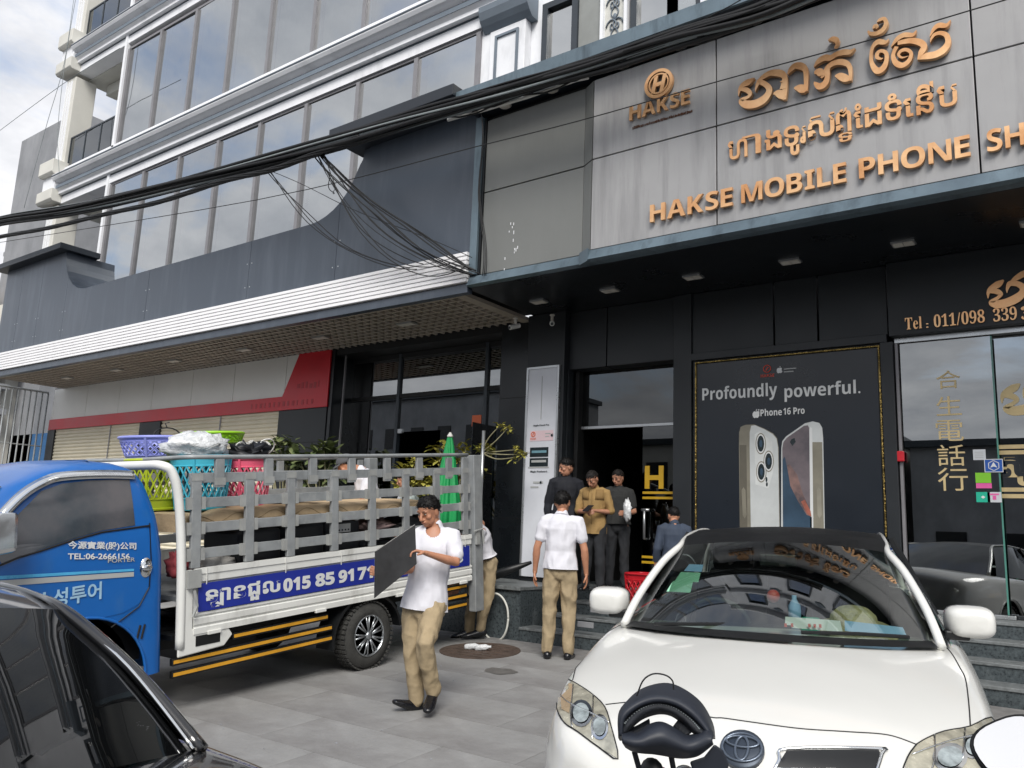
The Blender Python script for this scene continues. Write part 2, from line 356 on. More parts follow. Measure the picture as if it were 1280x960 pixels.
# entrance glazing
e = thing_e = None
obj('transom_bar', MB().box(-5.84, -4.365, WY+.18, WY+.24, 3.13, 3.17), m_alulite, shop, bevel=.004)
obj('glass_pane', MB().box(-5.84, -4.365, WY+.2, WY+.212, 3.171, 3.929), m_glassdoor, shop)
obj('door_jamb', MB().box(-5.90, -5.84, WY+.1, WY+.26, 1.09, 3.93), m_blackmat, shop)
obj('door_jamb', MB().box(-5.935, -5.915, WY-.05, WY+.05, 1.09, 3.93), m_pier, shop)
d = obj('door', MB().box(-4.90, -4.365, WY+.17, WY+.182, 1.10, 3.125), m_glassdoor, shop, label='glass entrance door with yellow letter H and stripes')
hb = MB()
for z in (2.78, 2.2): pass
L0, L1 = -4.86, -4.60
hb.box(L0, L0+.065, WY+.160, WY+.169, 2.33, 2.62).box(L1-.065, L1, WY+.160, WY+.169, 2.33, 2.62).box(L0+.065, L1-.065, WY+.161, WY+.169, 2.44, 2.50)
obj('letter', hb, m_hyellow, d)
for z in (2.20, 2.265, 1.40, 1.465): obj('stripe', MB().box(-4.89, -4.37, WY+.161, WY+.169, z, z+.03), m_hyellow, d)
hh = MB(); hh.tube([(-4.83, WY+.17, 2.06), (-4.83, WY+.1, 2.06), (-4.83, WY+.1, 1.7), (-4.83, WY+.17, 1.7)], .018, 8).tube([(-4.87, WY+.1, 2.06), (-4.76, WY+.1, 2.06)], .02, 8)
obj('handle', hh, m_alulite, d, smooth=True)
# storefront glazing (sliding panes)
def pane(x0, x1, yy, name='glass_pane'):
    p = obj(name, MB().box(x0, x1, yy, yy+.012, 1.13, 3.86), m_glassdk, shop)
    obj('pane_edge', MB().box(x1-.001, x1+.014, yy-.002, yy+.016, 1.13, 3.86), m_edge, p); return p
p1 = pane(-1.77, -.93, WY+.0); p2 = pane(-.98, .9, WY+.09); p3 = pane(.85, 2.2, WY+.0); obj('glass_pane', MB().box(2.2, 3.18, WY+.09, WY+.1, 1.13, 3.86), m_glassdk, shop)
obj('door_track', MB().box(-1.82, 3.19, WY-.02, WY+.14, 3.87, 3.928), m_alulite, shop, bevel=.004)
obj('threshold', MB().box(-1.8, -.86, WY-.06, WY+.02, 1.092, 1.128), m_alulite, shop, bevel=.004)
obj('threshold', MB().box(-.859, 3.19, WY+.03, WY+.12, 1.092, 1.128), m_pier, shop, bevel=.004)
obj('frame_post', MB().box(-1.815, -1.785, WY-.04, WY+.03, 1.13, 3.868), m_alu, shop, bevel=.003)
obj('door_stop', MB().box(-1.83, -1.76, WY-.09, WY-.04, 2.60, 2.71), m_red, shop, bevel=.01)
# vinyl on the glass: writing and emblems
yv = WY-.006
for i, (c_, px, py, s_) in enumerate((('合', 1185, 475, .22), ('生', 1186, 508, .23), ('電', 1187, 539, .25), ('話', 1189, 570, .25), ('行', 1191, 600, .27))):
    q = MB(); pc = PY(px, py, yv); write(q, c_, facing(pc.x-s_/2, yv, pc.z-s_*.40), w=s_, h=s_*.86, off=.0, ext=.002); obj('letter', q, m_gold, p1)
y2 = WY+.084
def bars(px0, pys):
    for py in pys:
        a = PY(px0, py, y2); obj('stripe', MB().box(a.x, .85, y2-.003, y2, a.z-.02, a.z+.02), m_gold, p2)
bars(1241, (559, 566)); bars(1243, (612, 620))
q = MB(); a = PY(1252, 597, y2); write(q, 'សូទ្រ', facing(a.x, y2, a.z-.08), h=.30, off=.03, ext=.002); obj('letter', q, m_gold, p2)
a = PY(1250, 500, y2)
GLY = [  # the brushed first letter of the shop's name, unit box
 [(.24,.60,.02),(.17,.54,.10),(.07,.47,.08),(.03,.40,.05),(.02,.30,.01)],
 [(.04,.41,.03),(.13,.41,.08),(.19,.35,.06),(.15,.29,.05),(.06,.22,.07),(.13,.17,.12),(.26,.18,.13),(.39,.24,.13),(.47,.33,.10),(.48,.42,.09),(.41,.50,.08),(.32,.52,.08),(.28,.44,.04),(.27,.36,.01)],
 [(.32,.53,.03),(.41,.61,.08),(.52,.67,.10),(.67,.66,.11),(.76,.61,.08),(.76,.41,.07),(.75,.26,.04)],
 [(.57,.35,.03),(.63,.35,.11),(.70,.32,.13),(.75,.28,.05)],
]
q = MB()
for k, s_ in enumerate(GLY): stroke(q, [(x*.75, z*.62, w_*.75) for x, z, w_ in s_], facing(a.x, y2-k*.0006, a.z-.22), .002)
obj('letter', q, m_gold, p2)
# stickers
def sticker(px, py, wd, ht, m, par, yy, extra=None):
    a = PY(px, py, yy); o = obj('sticker', MB().box(a.x, a.x+wd, yy-.004, yy-.001, a.z-ht, a.z), m, par)
    return a, o
m_st = {k: mat('sticker_'+k, c, .5, var=.06) for k, c in dict(paper='c3c7cc', blue='1c4fa0', green='7bbf2d', pink='d75a9c', teal='17a98c', sky='8fb3d9').items()}
yy = WY-.004
a, o = sticker(1216, 562, .11, .105, m_st['paper'], p1, yy)
for k in range(4): obj('print_line', MB().box(a.x+.015, a.x+.09, yy-.0055, yy-.0042, a.z-.03-k*.018, a.z-.025-k*.018), m_pgrey, o)
a, o = sticker(1230, 574, .16, .13, m_st['blue'], p1, yy-.004)
q = MB(); cxp, czp = a.x+.08, a.z-.065
for k in range(6):
    t0, t1 = k*pi/3+pi/6, (k+1)*pi/3+pi/6; q.tube([(cxp+.05*cos(t0), yy-.01, czp+.05*sin(t0)), (cxp+.05*cos(t1), yy-.01, czp+.05*sin(t1))], .004, 4)
q.prism([(cxp-.03, czp-.02), (cxp, czp-.008), (cxp+.03, czp-.02), (cxp, czp+.035)], yy-.013, yy-.0085); obj('emblem', q, m_pwhite, o)
fr = MB(); [fr.box(*z) for z in ((a.x, a.x+.16, yy-.0105, yy-.0085, a.z-.006, a.z), (a.x, a.x+.16, yy-.0105, yy-.0085, a.z-.13, a.z-.124), (a.x, a.x+.006, yy-.0105, yy-.0085, a.z-.124, a.z-.006), (a.x+.154, a.x+.16, yy-.0105, yy-.0085, a.z-.124, a.z-.006))]; obj('border', fr, m_pwhite, o)
sticker(1219, 591, .135, .10, m_st['green'], p1, yy); sticker(1220, 604, .135, .05, m_st['pink'], p1, yy)
a, o = sticker(1220, 615, .12, .10, m_st['teal'], p1, yy); obj('emblem', MB().prism([(a.x+.04, a.z-.05), (a.x+.06, a.z-.065), (a.x+.08, a.z-.05), (a.x+.06, a.z-.035)], yy-.006, yy-.0042), m_pwhite, o)
a, o = sticker(1234, 615, .12, .10, m_st['paper'], p1, yy); obj('emblem', MB().box(a.x+.02, a.x+.1, yy-.006, yy-.0042, a.z-.03, a.z-.015).box(a.x+.045, a.x+.075, yy-.006, yy-.0042, a.z-.075, a.z-.035), m_st['pink'], o)
# inside the shop behind the glass: dim counters and a rack
for i, x in enumerate((-1.5, -.3, 1.1)):
    t = thing('display_counter', ['dim display counter behind the leftmost storefront pane', 'dim display counter behind the second storefront pane', 'dim display counter at the right edge of the storefront'][i], 'counter', (x+.45, 11.2, 1.09), 'display counters inside the shop')
    obj('cabinet', MB().box(x, x+.95, 11, 11.5, 1.09, 1.9), m_pier, t, bevel=.01); obj('counter_top', MB().box(x-.02, x+.97, 10.98, 11.52, 1.902, 1.93), m_concrete, t)
t = thing('poster_stand', 'leaning pale display board just inside the storefront glass', 'display board', (-1.45, 9.75, 1.09)); obj('board', MB().prism([(-1.66, 1.1), (-1.35, 1.1), (-1.42, 2.05), (-1.66, 2.08)], 9.72, 9.74), m_concrete, t)

# canopy soffit with its square lamps
obj('soffit', MB().box(-6.50, 9, 7.70, WY+.1, 4.742, 4.80), m_black, shop)
def box_lamp(x, y, lab):
    t = thing('soffit_lamp', lab, 'lamp', (x, y, 4.74), 'square lamps set in the black canopy soffit')
    obj('frame', MB().box(x-.11, x+.11, y-.07, y+.07, 4.725, 4.7415), m_alulite, t); obj('lens', MB().box(x-.095, x-.004, y-.058, y+.058, 4.718, 4.7245).box(x+.004, x+.095, y-.058, y+.058, 4.718, 4.7245), m_lamp, t); return t
labs = ['square soffit lamp above the black-shirted man and the white advert pillar', 'square soffit lamp above the open shop entrance', 'square soffit lamp above the left edge of the phone poster', 'square soffit lamp above the middle of the phone poster', 'square soffit lamp nearest the telephone number board']
for i, x in enumerate((-6.0, -4.93, -3.82, -2.69, -1.56)):
    if i == 0: L0_ = box_lamp(x, 8.6, labs[0])
    else: dup(L0_, (x+6.0, 0, 0), labs[i])
dup(L0_, (-.45+6.0, 0, 0), 'square soffit lamp at the right edge over the sliding glass')
# sign canopy
core = MB().box(-6.32, 9, 7.76, WY+.3, 4.80, 7.06); obj('canopy_core', core, m_blackmat, shop)
zr = ((4.90, 5.985), (6.0, 6.99)); 
for z0, z1 in zr:
    obj('sign_panel', MB().box(-6.29, -4.80, 7.70, 7.75, z0, z1), m_signL, shop, bevel=.004)
    obj('sign_panel', MB().prism([(-4.795, 7.70), (-4.63, 7.60), (-4.63, 7.66), (-4.795, 7.75)], z0, z1, 'z'), m_signL, shop)
    for a, c in ((-4.62, -3.125), (-3.11, -.755), (-.74, 1.6), (1.61, 4), (4.01, 6.5)):
        obj('sign_panel', MB().box(a, c, 7.60, 7.66, z0, z1), m_signR, shop, bevel=.004)
obj('flashing', MB().prism([(7.62, 4.76), (7.685, 4.745), (7.75, 4.745), (7.75, 4.895), (7.68, 4.885)], -6.45, -4.78, 'x'), m_flash, shop)
obj('flashing', MB().prism([(-4.78, 7.62), (-4.61, 7.52), (-4.61, 7.70), (-4.78, 7.75)], 4.745, 4.893, 'z'), m_flash, shop)
obj('flashing', MB().prism([(7.52, 4.76), (7.585, 4.745), (7.75, 4.745), (7.75, 4.893), (7.58, 4.885)], -4.61, 9, 'x'), m_flash, shop)
# left corner strip
obj('corner_strip', MB().box(-6.44, -6.33, 7.64, 7.80, 4.90, 7.04), m_flash, shop, bevel=.004)
obj('corner_strip', MB().box(-6.329, -6.295, 7.68, 7.80, 4.90, 7.04), m_black, shop)
# cap
obj('cap', MB().box(-6.5, 9, 7.32, 9.2, 7.10, 7.24), m_capdark, shop, bevel=.01)
obj('cap_edge', MB().box(-6.52, 9, 7.285, 7.318, 7.09, 7.26), m_flash, shop)
cl = ['round eave lamp over the far left grey sign panel', 'second round eave lamp from the left, before the bend of the sign', 'round eave lamp just left of the shop emblem', 'round eave lamp just right of the shop emblem', 'round eave lamp over the first big brushed letter', 'round eave lamp over the brushed letters to the right', 'round eave lamp over the last brushed letter']
for i, x in enumerate((-5.97, -5.25, -4.27, -3.56, -2.70, -1.9, -1.1)):
    if i == 0:
        t0_ = thing('eave_lamp', cl[0], 'lamp', (x, 7.55, 7.1), 'round lamps under the sign cap'); q = MB(); q.lathe([(.085, -.001), (.085, -.02), (.06, -.04), (.0, -.045)], (x, 7.63, 7.1), n=20); obj('lamp_shade', q, m_lamp, t0_, smooth=True)
        q = MB(); q.lathe([(.095, 0), (.095, -.012), (.086, -.012), (.086, 0)], (x, 7.63, 7.1), n=20); obj('rim', q, m_alulite, t0_, smooth=True)
    else: dup(t0_, (x+5.97, 0, 0), cl[i])
# upper storey of the shop building, white
ub = MB(); ub.box(-7.9, 8, 9.45, 10, 7.24, 19); obj('upper_wall', ub, m_white, shop)
def upwin(x0, x1, z0, z1, par):
    f = obj('window', MB().box(x0, x0+.10, 9.30, 9.44, z0, z1).box(x1-.10, x1, 9.30, 9.44, z0, z1).box(x0+.1, x1-.1, 9.30, 9.44, z1-.1, z1).box(x0+.1, x1-.1, 9.30, 9.44, z0, z0+.1), m_darkframe, par)
    obj('pane', MB().box(x0+.1, x1-.1, 9.37, 9.38, z0+.1, z1-.1), m_glassup, f); obj('curtain', MB().box(x0+.1, x1-.1, 9.42, 9.43, z0+.1, z1-.1), m_blindgrey, f)
upwin(-6.62, -5.98, 7.6, 9.75, shop)
obj('panel', MB().box(-5.975, -5.56, 9.34, 9.46, 7.3, 9.95), m_blindgrey, shop)
upwin(-5.09, -4.42, 7.6, 10.3, shop); upwin(-4.52, -4.0, 7.6, 10.3, shop); upwin(-3.3, -2.0, 7.6, 10.3, shop)
for a, c in ((-5.52, -5.18), (-3.97, -3.6)):
    rp_ = obj('relief_panel', MB().box(a, c, 9.33, 9.45, 7.3, 11), m_ceil, shop)
    obj('trim', MB().box(a-.05, a, 9.27, 9.45, 7.3, 11).box(c, c+.05, 9.27, 9.45, 7.3, 11), m_white, rp_)
    q = MB(); xm = (a+c)/2
    for zz in (8.35, 8.95, 9.3):
        for s_ in (-1, 1):
            q.tube([(xm+s_*(.02+.10*(1-t/14)*cos(t*.62)+.02), 9.315, zz+.12*(1-t/16)*sin(t*.62)) for t in range(14)], .012, 5)
            q.tube([(xm+s_*(.01+.05*sin(t*.5)), 9.315, zz-.05-.03*t) for t in range(8)], .010, 5)
        q.ell((xm, 9.315, zz+.14), (.03, .015, .05), 8, 5)
    for s_ in (-.07, 0, .07): q.tube([(xm+s_, 9.315, 9.45), (xm+s_, 9.315, 11)], .008, 4)
    obj('scroll_ornament', q, m_moulding, rp_, smooth=True, kind='stuff')
pl = obj('pilaster', MB().box(-7.62, -6.92, 9.28, 9.44, 7.24, 9.62), m_white, shop, bevel=.01)
obj('recess_trim', MB().box(-7.50, -7.46, 9.25, 9.281, 7.24, 9.5).box(-7.08, -7.04, 9.25, 9.281, 7.24, 9.5).box(-7.46, -7.08, 9.25, 9.281, 9.46, 9.5), m_moulding, pl)
obj('capital', MB().prism([(9.28, 9.62), (9.2, 9.70), (9.14, 9.78), (9.10, 9.90), (9.10, 10.0), (9.44, 10.0), (9.44, 9.62)], -7.74, -6.80, 'x'), m_moulding, pl)
obj('shaft', MB().box(-7.7, -6.84, 9.2, 9.44, 10.001, 13), m_white, pl)

q = MB()
for zz in (11.6, 15.0):
    for k in range(5):
        xx = -5.9+k*2.7; upwin(xx, xx+1.3, zz, zz+1.9, shop)
    for k in range(5):
        xx = -3.9+k*2.7; dm = obj('diamond_ornament', MB().prism([(xx-.35, zz+2.5), (xx, zz+2.25), (xx+.35, zz+2.5), (xx, zz+2.75)], 9.40, 9.449), m_moulding, shop)
    obj('cornice', MB().box(-7.7, 8, 9.2, 9.449, zz+3.0, zz+3.2), m_white, shop)
# platform and steps, black granite with pale nosings
st = thing('entrance_steps', 'black granite entrance steps with pale nosings before the shop', 'steps', (-2, 8.4, .49))
for k, (yf, z) in enumerate(((8.03, .49), (8.33, .64), (8.63, .79), (8.93, .94))):
    x0 = -5.72+.16*k if k < 3 else -5.72
    obj('step', MB().box(x0, 9, yf+.012, (8.33+.3*k) if k < 3 else WY+.32, z-.2, z+.118), m_granite, st)
    obj('nosing', MB().box(x0-.012, 9, yf, (8.35+.3*k) if k < 3 else WY+.3, z+.1185, z+.15), m_granite_edge, st, bevel=.006)
for px, py, yf in ((747, 763, 8.33), (731, 781, 8.03), (757, 742, 8.63)):
    a = PY(px, py, yf); obj('step_light', MB().box(a.x-.1, a.x+.1, yf+.004, yf+.03, a.z-.03, a.z+.03), m_concrete, st, bevel=.004)
pb = thing('planter_wall', 'dark granite block left of the entrance steps with a flat top slab', 'low wall', (-6.6, 8.5, .49))
obj('wall', MB().box(-21, -5.735, 8.06, WY, .4, 1.045), m_granite, pb)
obj('coping', MB().box(-21, -5.725, 8.02, WY, 1.0455, 1.088), m_granite_edge, pb, bevel=.006)
# ------------------------------------------------------------------ signs
SY = 7.60
def letters(par, word, p0, p1, h, yface, m, ext=.02, serif=False, stand=.02, name='letter', off=0.0, track=.12, space=.45, boldc=True):
    """separate raised letters spread from X p0.x to p1.x, baseline p0.z"""
    glyphs = []; hx = tmesh(bold('H', serif) if boldc else 'H', 1, off, .5)[0]; a, b_, c_, d_ = bb(hx); H = d_-c_
    x = 0
    for ch in word:
        if ch == ' ': x += space*H; continue
        vs, fs = tmesh(bold(ch, serif) if boldc else ch, 1, off, .5); q = bb(vs); glyphs.append((x-q[0], vs, fs, ch)); x += q[1]-q[0]+track*H
    x -= track*H; kx = (p1.x-p0.x)/x; kz = h/H; out = []
    for gx, vs, fs, ch in glyphs:
        q = MB(); q.add([V((p0.x+(v.x+gx)*kx, yface-stand-(v.z+.5)*ext, p0.z+(v.y-c_)*kz)) for v in vs], fs)
        out.append(obj(name, q, m, par))
    return out
t = thing('shop_name_sign', 'raised rose-gold capitals HAKSE MOBILE PHONE SHOP along the bottom of the canopy', 'sign', (-2, SY, 5.07))
a = PY(815, 283, SY); b_ = PY(1214, 206, SY)
words = [('HAKSE', 815, 918), ('MOBILE', 929, 1060), ('PHONE', 1076, 1215), ('SHOP', 1236, None)]
for wd, x0, x1 in words:
    zb = a.z+.0; A = PY(x0, 283-(x0-815)*.193, SY); A.z = 5.055
    if x1: B = PY(x1, 283-(x1-815)*.193, SY)
    else: B = V((A.x+.60, SY, 0))
    letters(t, wd, A, B, .195, SY, m_bronze, ext=.035)
# emblem sign
t = thing('emblem_sign', 'round rose-gold H emblem over the small word HAKSE at the left of the canopy', 'sign', (-3.8, SY, 6.3))
c_ = PY(826, 107, SY); R_ = .165
q = MB(); ring = []
def ringf(mb, r0, r1, y0, y1, n=40):
    vs = [(c_.x+r*cos(2*pi*k/n), y, c_.z+r*sin(2*pi*k/n)) for r, y in ((r0, y0), (r1, y0), (r1, y1), (r0, y1)) for k in range(n)]
    mb.add(vs, [(i*n+k, i*n+(k+1) % n, ((i+1) % 4)*n+(k+1) % n, ((i+1) % 4)*n+k) for i in range(4) for k in range(n)])
ringf(q, .135, .172, SY-.06, SY-.02); obj('ring', q, m_bronze, t)
q = MB(); ringf(q, .105, .122, SY-.055, SY-.02); obj('ring', q, m_bronze, t)
q = MB()
for s_ in (-1, 1): q.prism([(c_.x+s_*.052-.045, c_.z-.10), (c_.x+s_*.052-.0, c_.z-.10), (c_.x+s_*.052+.045, c_.z+.10), (c_.x+s_*.052+.0, c_.z+.10)], SY-.052, SY-.02)
q.prism([(c_.x-.06, c_.z-.025), (c_.x+.05, c_.z-.025), (c_.x+.06, c_.z+.02), (c_.x-.05, c_.z+.02)], SY-.049, SY-.02); obj('letter', q, m_bronze, t)
A = PY(789, 153, SY); B = PY(864, 133, SY); letters(t, 'HAKSE', A, B, .17, SY, m_bronze, ext=.03)
q = MB(); A2 = PY(791, 160, SY); [q.box(A2.x+k*.0172, A2.x+k*.0172+random.uniform(.007, .013), SY-.008, SY-.002, A2.z-.02+random.uniform(0, .006), A2.z+random.uniform(.004, .015)) for k in range(int((B-A).x/.0172))]; obj('small_lettering', q, m_bronze_side, t, kind='stuff')
# big brushed title; strokes drawn in the plane of the sign (pixel grid of a rectified sketch)
t = thing('title_sign', 'large brushed rose-gold title letters at the upper middle of the canopy', 'sign', (-2, SY, 6.2))
def zA(x, y): p = PY(900+x/6.857, 10+y/6.857, SY-.05); return p.x, p.z
def zB(x, y): p = PY(1060+x/8, 10+y/8, SY-.05); return p.x, p.z
def calli(strokes, conv, k):
    q = MB()
    for i, s_ in enumerate(strokes):
        pts = [(*conv(x, y), wd*k) for x, y, wd in s_]; stroke(q, pts, facing(0, SY-.02-.0007*i, 0), .045+.0014*i)
    obj('letter', q, [m_bronze], t)
kA = .0102/6.857*1.0; kB = .0090/8
kA = (zA(600, 600)[0]-zA(500, 600)[0])/100*.95; kB = (zB(600, 400)[0]-zB(500, 400)[0])/100*.95
calli([[(300,605,8),(250,638,62),(200,665,50),(172,705,30),(163,760,4)],
       [(175,705,20),(225,705,45),(262,735,38),(245,768,30),(185,798,45),(225,830,72),(300,828,80),(370,795,78),(415,745,62),(425,695,52),(385,655,46),(340,642,45),(318,680,25),(308,722,4)]], zA, kA)
calli([[(320,640,20),(375,595,45),(440,562,58),(520,565,64),(558,600,48),(560,700,46),(555,790,30)],
       [(462,738,15),(500,735,62),(535,752,74),(556,775,40)], [(520,640,4),(550,640,40),(545,700,60)]], zA, kA)
calli([[(583,572,10),(612,530,45),(650,500,58),(700,505,64),(735,535,46),(742,620,40),(738,720,34)],
       [(640,692,15),(680,690,62),(715,702,74),(738,720,34)]], zA, kA)
calli([[(930,282,6),(965,270,42),(1000,282,48),(1005,312,26),(982,348,3)]], zA, kA)
calli([[(808,512,6),(848,462,48),(900,432,58),(950,432,52),(1000,402,48),(1060,385,54),(1115,382,44),(1160,350,5)],
       [(812,560,24),(850,552,66),(885,580,48),(870,606,12)],
       [(905,560,30),(925,520,46),(975,482,48),(1045,470,54),(1105,495,42),(1122,560,30),(1118,630,26)],
       [(990,590,12),(1030,590,58),(1080,612,64),(1112,622,30)],
       [(925,535,44),(925,600,42),(905,655,58),(860,680,60),(822,655,28),(815,640,4)]], zA, kA)
calli([[(250,215,10),(275,190,55),(298,195,30),(285,215,8)], [(205,235,18),(225,262,40),(290,262,56),(355,222,56),(385,160,46),(365,115,42),(320,128,38),(292,152,5)]], zB, kB)
calli([[(412,318,4),(375,350,50),(305,345,66),(255,390,46),(235,460,36),(238,545,44),(270,612,64),(310,635,76),(360,600,70),(388,530,48),(385,460,44),(340,435,40),(300,455,44),(295,500,40),(335,515,22),(355,505,4)]], zB, kB)
calli([[(687,228,4),(650,275,48),(560,278,62),(492,320,52),(435,395,10)], [(500,360,46),(560,345,58),(640,335,66),(722,352,72),(765,392,64),(738,450,66),(700,525,8)],
       [(490,395,46),(455,480,42),(482,555,60),(545,582,64),(610,540,52),(636,465,38),(595,428,40),(540,435,42),(510,475,30),(545,505,22),(612,488,3)]], zB, kB)
calli([[(700,520,8),(780,490,74),(880,470,84),(960,422,84),(1003,350,60),(988,282,52),(930,257,46),(870,272,40),(838,312,26),(826,352,4)],
       [(1028,128,4),(985,182,48),(910,182,62),(860,222,42),(822,295,6)]], zB, kB)
# subtitle in Khmer
t = thing('subtitle_sign', 'thin rose-gold Khmer line between the brushed title and the English capitals', 'sign', (-2, SY, 5.6))
def kh(ch, xa, xb, y0, y1, off=.012):                       # glyph between pixel x's, pixel y's (bottom, top) at its own x
    A = PY(xa, y0, SY); q = MB(); T = PY(xa, y1, SY); B = PY(xb, y0-(xb-xa)*.26, SY)
    write(q, ch, facing(A.x, SY-.035, A.z), w=B.x-A.x, h=T.z-A.z, off=off, ext=.012); obj('letter', q, m_bronze, t)
for g_ in (('ហ', 912, 936, 203, 180), ('ា', 930, 953, 198, 173.5), ('ង', 958, 979, 191, 166), ('ទ', 982, 1001, 187, 162), ('ូ', 990, 1001, 197, 185), ('រ', 1002, 1009, 182, 161),
           ('ស', 1012, 1045, 178, 150), ('ព', 1047, 1066, 170, 144), ('័', 1051, 1060, 147, 139), ('ទ', 1050, 1067, 181, 170), ('េ', 1069, 1080, 164, 143), ('ំ', 1070, 1078, 142, 133), ('ដ', 1083, 1104, 162, 135),
           ('ទ', 1108, 1129, 155, 130), ('ំ', 1111, 1122, 130, 121), ('េ', 1131, 1143, 150, 127), ('ន', 1147, 1169, 147, 121), ('ី', 1147, 1168, 123, 109), ('ប', 1173, 1198, 139, 112)):
    kh(*g_, off=-.004 if g_[0] == 'ា' else .012)
# telephone line and the copper letter above it
t = thing('telephone_sign', 'copper lettering Tel : 011/098 339 above the sliding glass doors', 'sign', (-1.2, WY-.12, 4.05))
for wd, x0, x1, y0, h in (('Tel', 1132, 1153, 412.5, .125), (':', 1158, 1161, 410, .07), ('011/098', 1168, 1232, 409.5, .125), ('339', 1242, 1272, 402.5, .125)):
    letters(t, wd, PY(x0, y0, WY-.13), PY(x1, y0, WY-.13), h, WY-.12, m_bronze, ext=.015, stand=.01, serif=True, track=.1)
A = PY(1277, 400, WY-.13); letters(t, '3', A, V((A.x+.09, 0, 0)), .125, WY-.12, m_bronze, ext=.015, stand=.01, serif=True)
A = PY(1234, 383, WY-.13)
q = MB()
for k, s_ in enumerate(GLY): stroke(q, [(x*.66, z*.56, w_*.66) for x, z, w_ in s_], facing(A.x, WY-.13-k*.0006, A.z-.09), .02)
t2 = obj('shop_letter', q, m_bronze); tag(t2, 'brushed copper letter on the black board above the telephone number', 'sign letter')
# phone poster
t = thing('phone_poster', 'large dark phone poster reading Profoundly powerful in a gold foil frame', 'poster', (-3, WY-.06, 1.4))
PYp = WY-.052
obj('print', MB().box(-4.06, -1.99, PYp, PYp+.01, 1.15, 3.83), m_poster, t)
for a_ in ((-4.078, -4.058, 1.15, 3.862), (-1.978, -1.958, 1.15, 3.862)): obj('frame', MB().box(a_[0], a_[1], PYp-.02, PYp+.012, a_[2], a_[3]), m_goldfoil, t, bevel=.006)
obj('frame', MB().box(-4.058, -1.978, PYp-.018, PYp+.012, 3.842, 3.861), m_goldfoil, t, bevel=.006)
def ptxt(s, px0, py0, px1, h, m, off=0.0, ser=False, b=True, nm='lettering'):
    A = PY(px0, py0, PYp); B = PY(px1, py0, PYp); q = MB(); write(q, bold(s) if b else s, facing(A.x, PYp-.004, A.z), w=B.x-A.x, h=h, off=off, ext=.0015); return obj(nm, q, m, t)
ptxt('Profoundly', 878, 505.5, 972, .205, m_pwhite); ptxt('powerful.', 981, 502.5, 1076, .20, m_pwhite)
ptxt('iPhone', 948, 520.5, 977.5, .083, m_pwhite, b=True); ptxt('16', 979.5, 518.5, 988.5, .078, m_pwhite); ptxt('Pro', 992, 518, 1006, .078, m_pwhite)
def apple(px, py, s, m, par, yp):
    A = PY(px, py, yp); q = MB()
    body = [(0, .36), (.12, .42), (.28, .42), (.42, .30), (.36, .12), (.36, -.05), (.46, -.2), (.34, -.42), (.2, -.5), (0, -.44), (-.2, -.5), (-.36, -.38), (-.46, -.12), (-.44, .15), (-.3, .38), (-.12, .42)]
    q.prism([(A.x+x*s, A.z+z*s) for x, z in body], yp-.005, yp-.002); q.prism([(A.x+x*s, A.z+z*s) for x, z in [(.0, .46), (.02, .62), (.18, .72), (.18, .56)]], yp-.005, yp-.002)
    obj('emblem', q, m, par)
apple(945, 518, .085, m_pwhite, t, PYp); apple(974.5, 463, .07, m_pwhite, t, PYp)
for k, py in enumerate((461.5, 465)): A = PY(980, py, PYp); obj('lettering', MB().box(A.x, A.x+.14-.03*k, PYp-.004, PYp-.001, A.z-.006, A.z+.006), m_pgrey, t)
A = PY(959, 461, PYp); q = MB(); q.tube([(A.x+.042*cos(k*pi/9), PYp-.004, A.z+.042*sin(k*pi/9)) for k in range(18)], .006, 5, closed=True); q.prism([(A.x-.02, A.z-.02), (A.x-.005, A.z-.02), (A.x+.02, A.z+.02), (A.x+.005, A.z+.02)], PYp-.005, PYp-.002); obj('emblem', q, m_pred, t)
ptxt('HAKSE', 951, 472, 968, .035, m_pred)
# the two phones, flat print
def zP(x, y): p = PY(860+x/4.172, 440+y/4.172, PYp); return (p.x, p.z)
def shape(pts, m, k, nm='print_shape', sm=0):
    P_ = [zP(*p) for p in (crv(pts+[pts[0]], sm)[:-1] if sm else pts)]; return obj(nm, MB().prism(P_, PYp-.001-.0008*k, PYp-.0002-.0008*k+.0), m, t)
def rr(cx_, cy_, rx, ry, n=20): return [(cx_+rx*cos(2*pi*k/n), cy_+ry*sin(2*pi*k/n)) for k in range(n)]
LOW = 1060
shape([(272,LOW),(266,500),(267,420),(275,390),(300,380),(345,378),(400,400),(445,425),(465,450),(473,500),(482,LOW)], m_phone2, 1)
shape([(330,LOW),(322,500),(322,420),(330,385),(350,382),(400,404),(442,428),(462,452),(470,500),(479,LOW)], m_phone1, 2)
shape([(272,LOW),(269,485),(305,485),(312,LOW)], mat('print_shadow_metal','5f5b50',.5), 2)
shape([(348,430),(375,412),(440,470),(446,620),(420,712),(352,690)], mat('print_camera_plate','cdd0cf',.4), 3)
for (cx_, cy_) in ((380, 478), (421, 570), (383, 625)):
    shape(rr(cx_, cy_, 27, 56), m_phone2, 4); shape(rr(cx_, cy_, 23, 50), m_pwhite, 5); shape(rr(cx_, cy_, 18, 42), m_lens, 6); shape(rr(cx_+1, cy_, 8, 20, 12), m_phone4, 7)
shape(rr(410, 665, 5, 14, 10), m_lens, 5); shape(rr(412, 690, 5, 12, 10), m_lens, 5)
shape([(280,720),(290,705),(300,720),(306,850),(296,868),(286,850)], m_phone2, 3)
shape([(485,LOW),(487,500),(492,465),(512,440),(610,372),(650,362),(685,370),(700,395),(705,450),(716,LOW)], m_phone1, 1)
shape([(497,LOW),(492,500),(498,470),(515,448),(605,385),(625,382),(635,400),(640,480),(648,LOW)], m_phone3, 2)
shape([(497,LOW),(494,560),(505,545),(530,660),(575,760),(630,850),(646,862),(648,LOW)], m_phone4, 3)
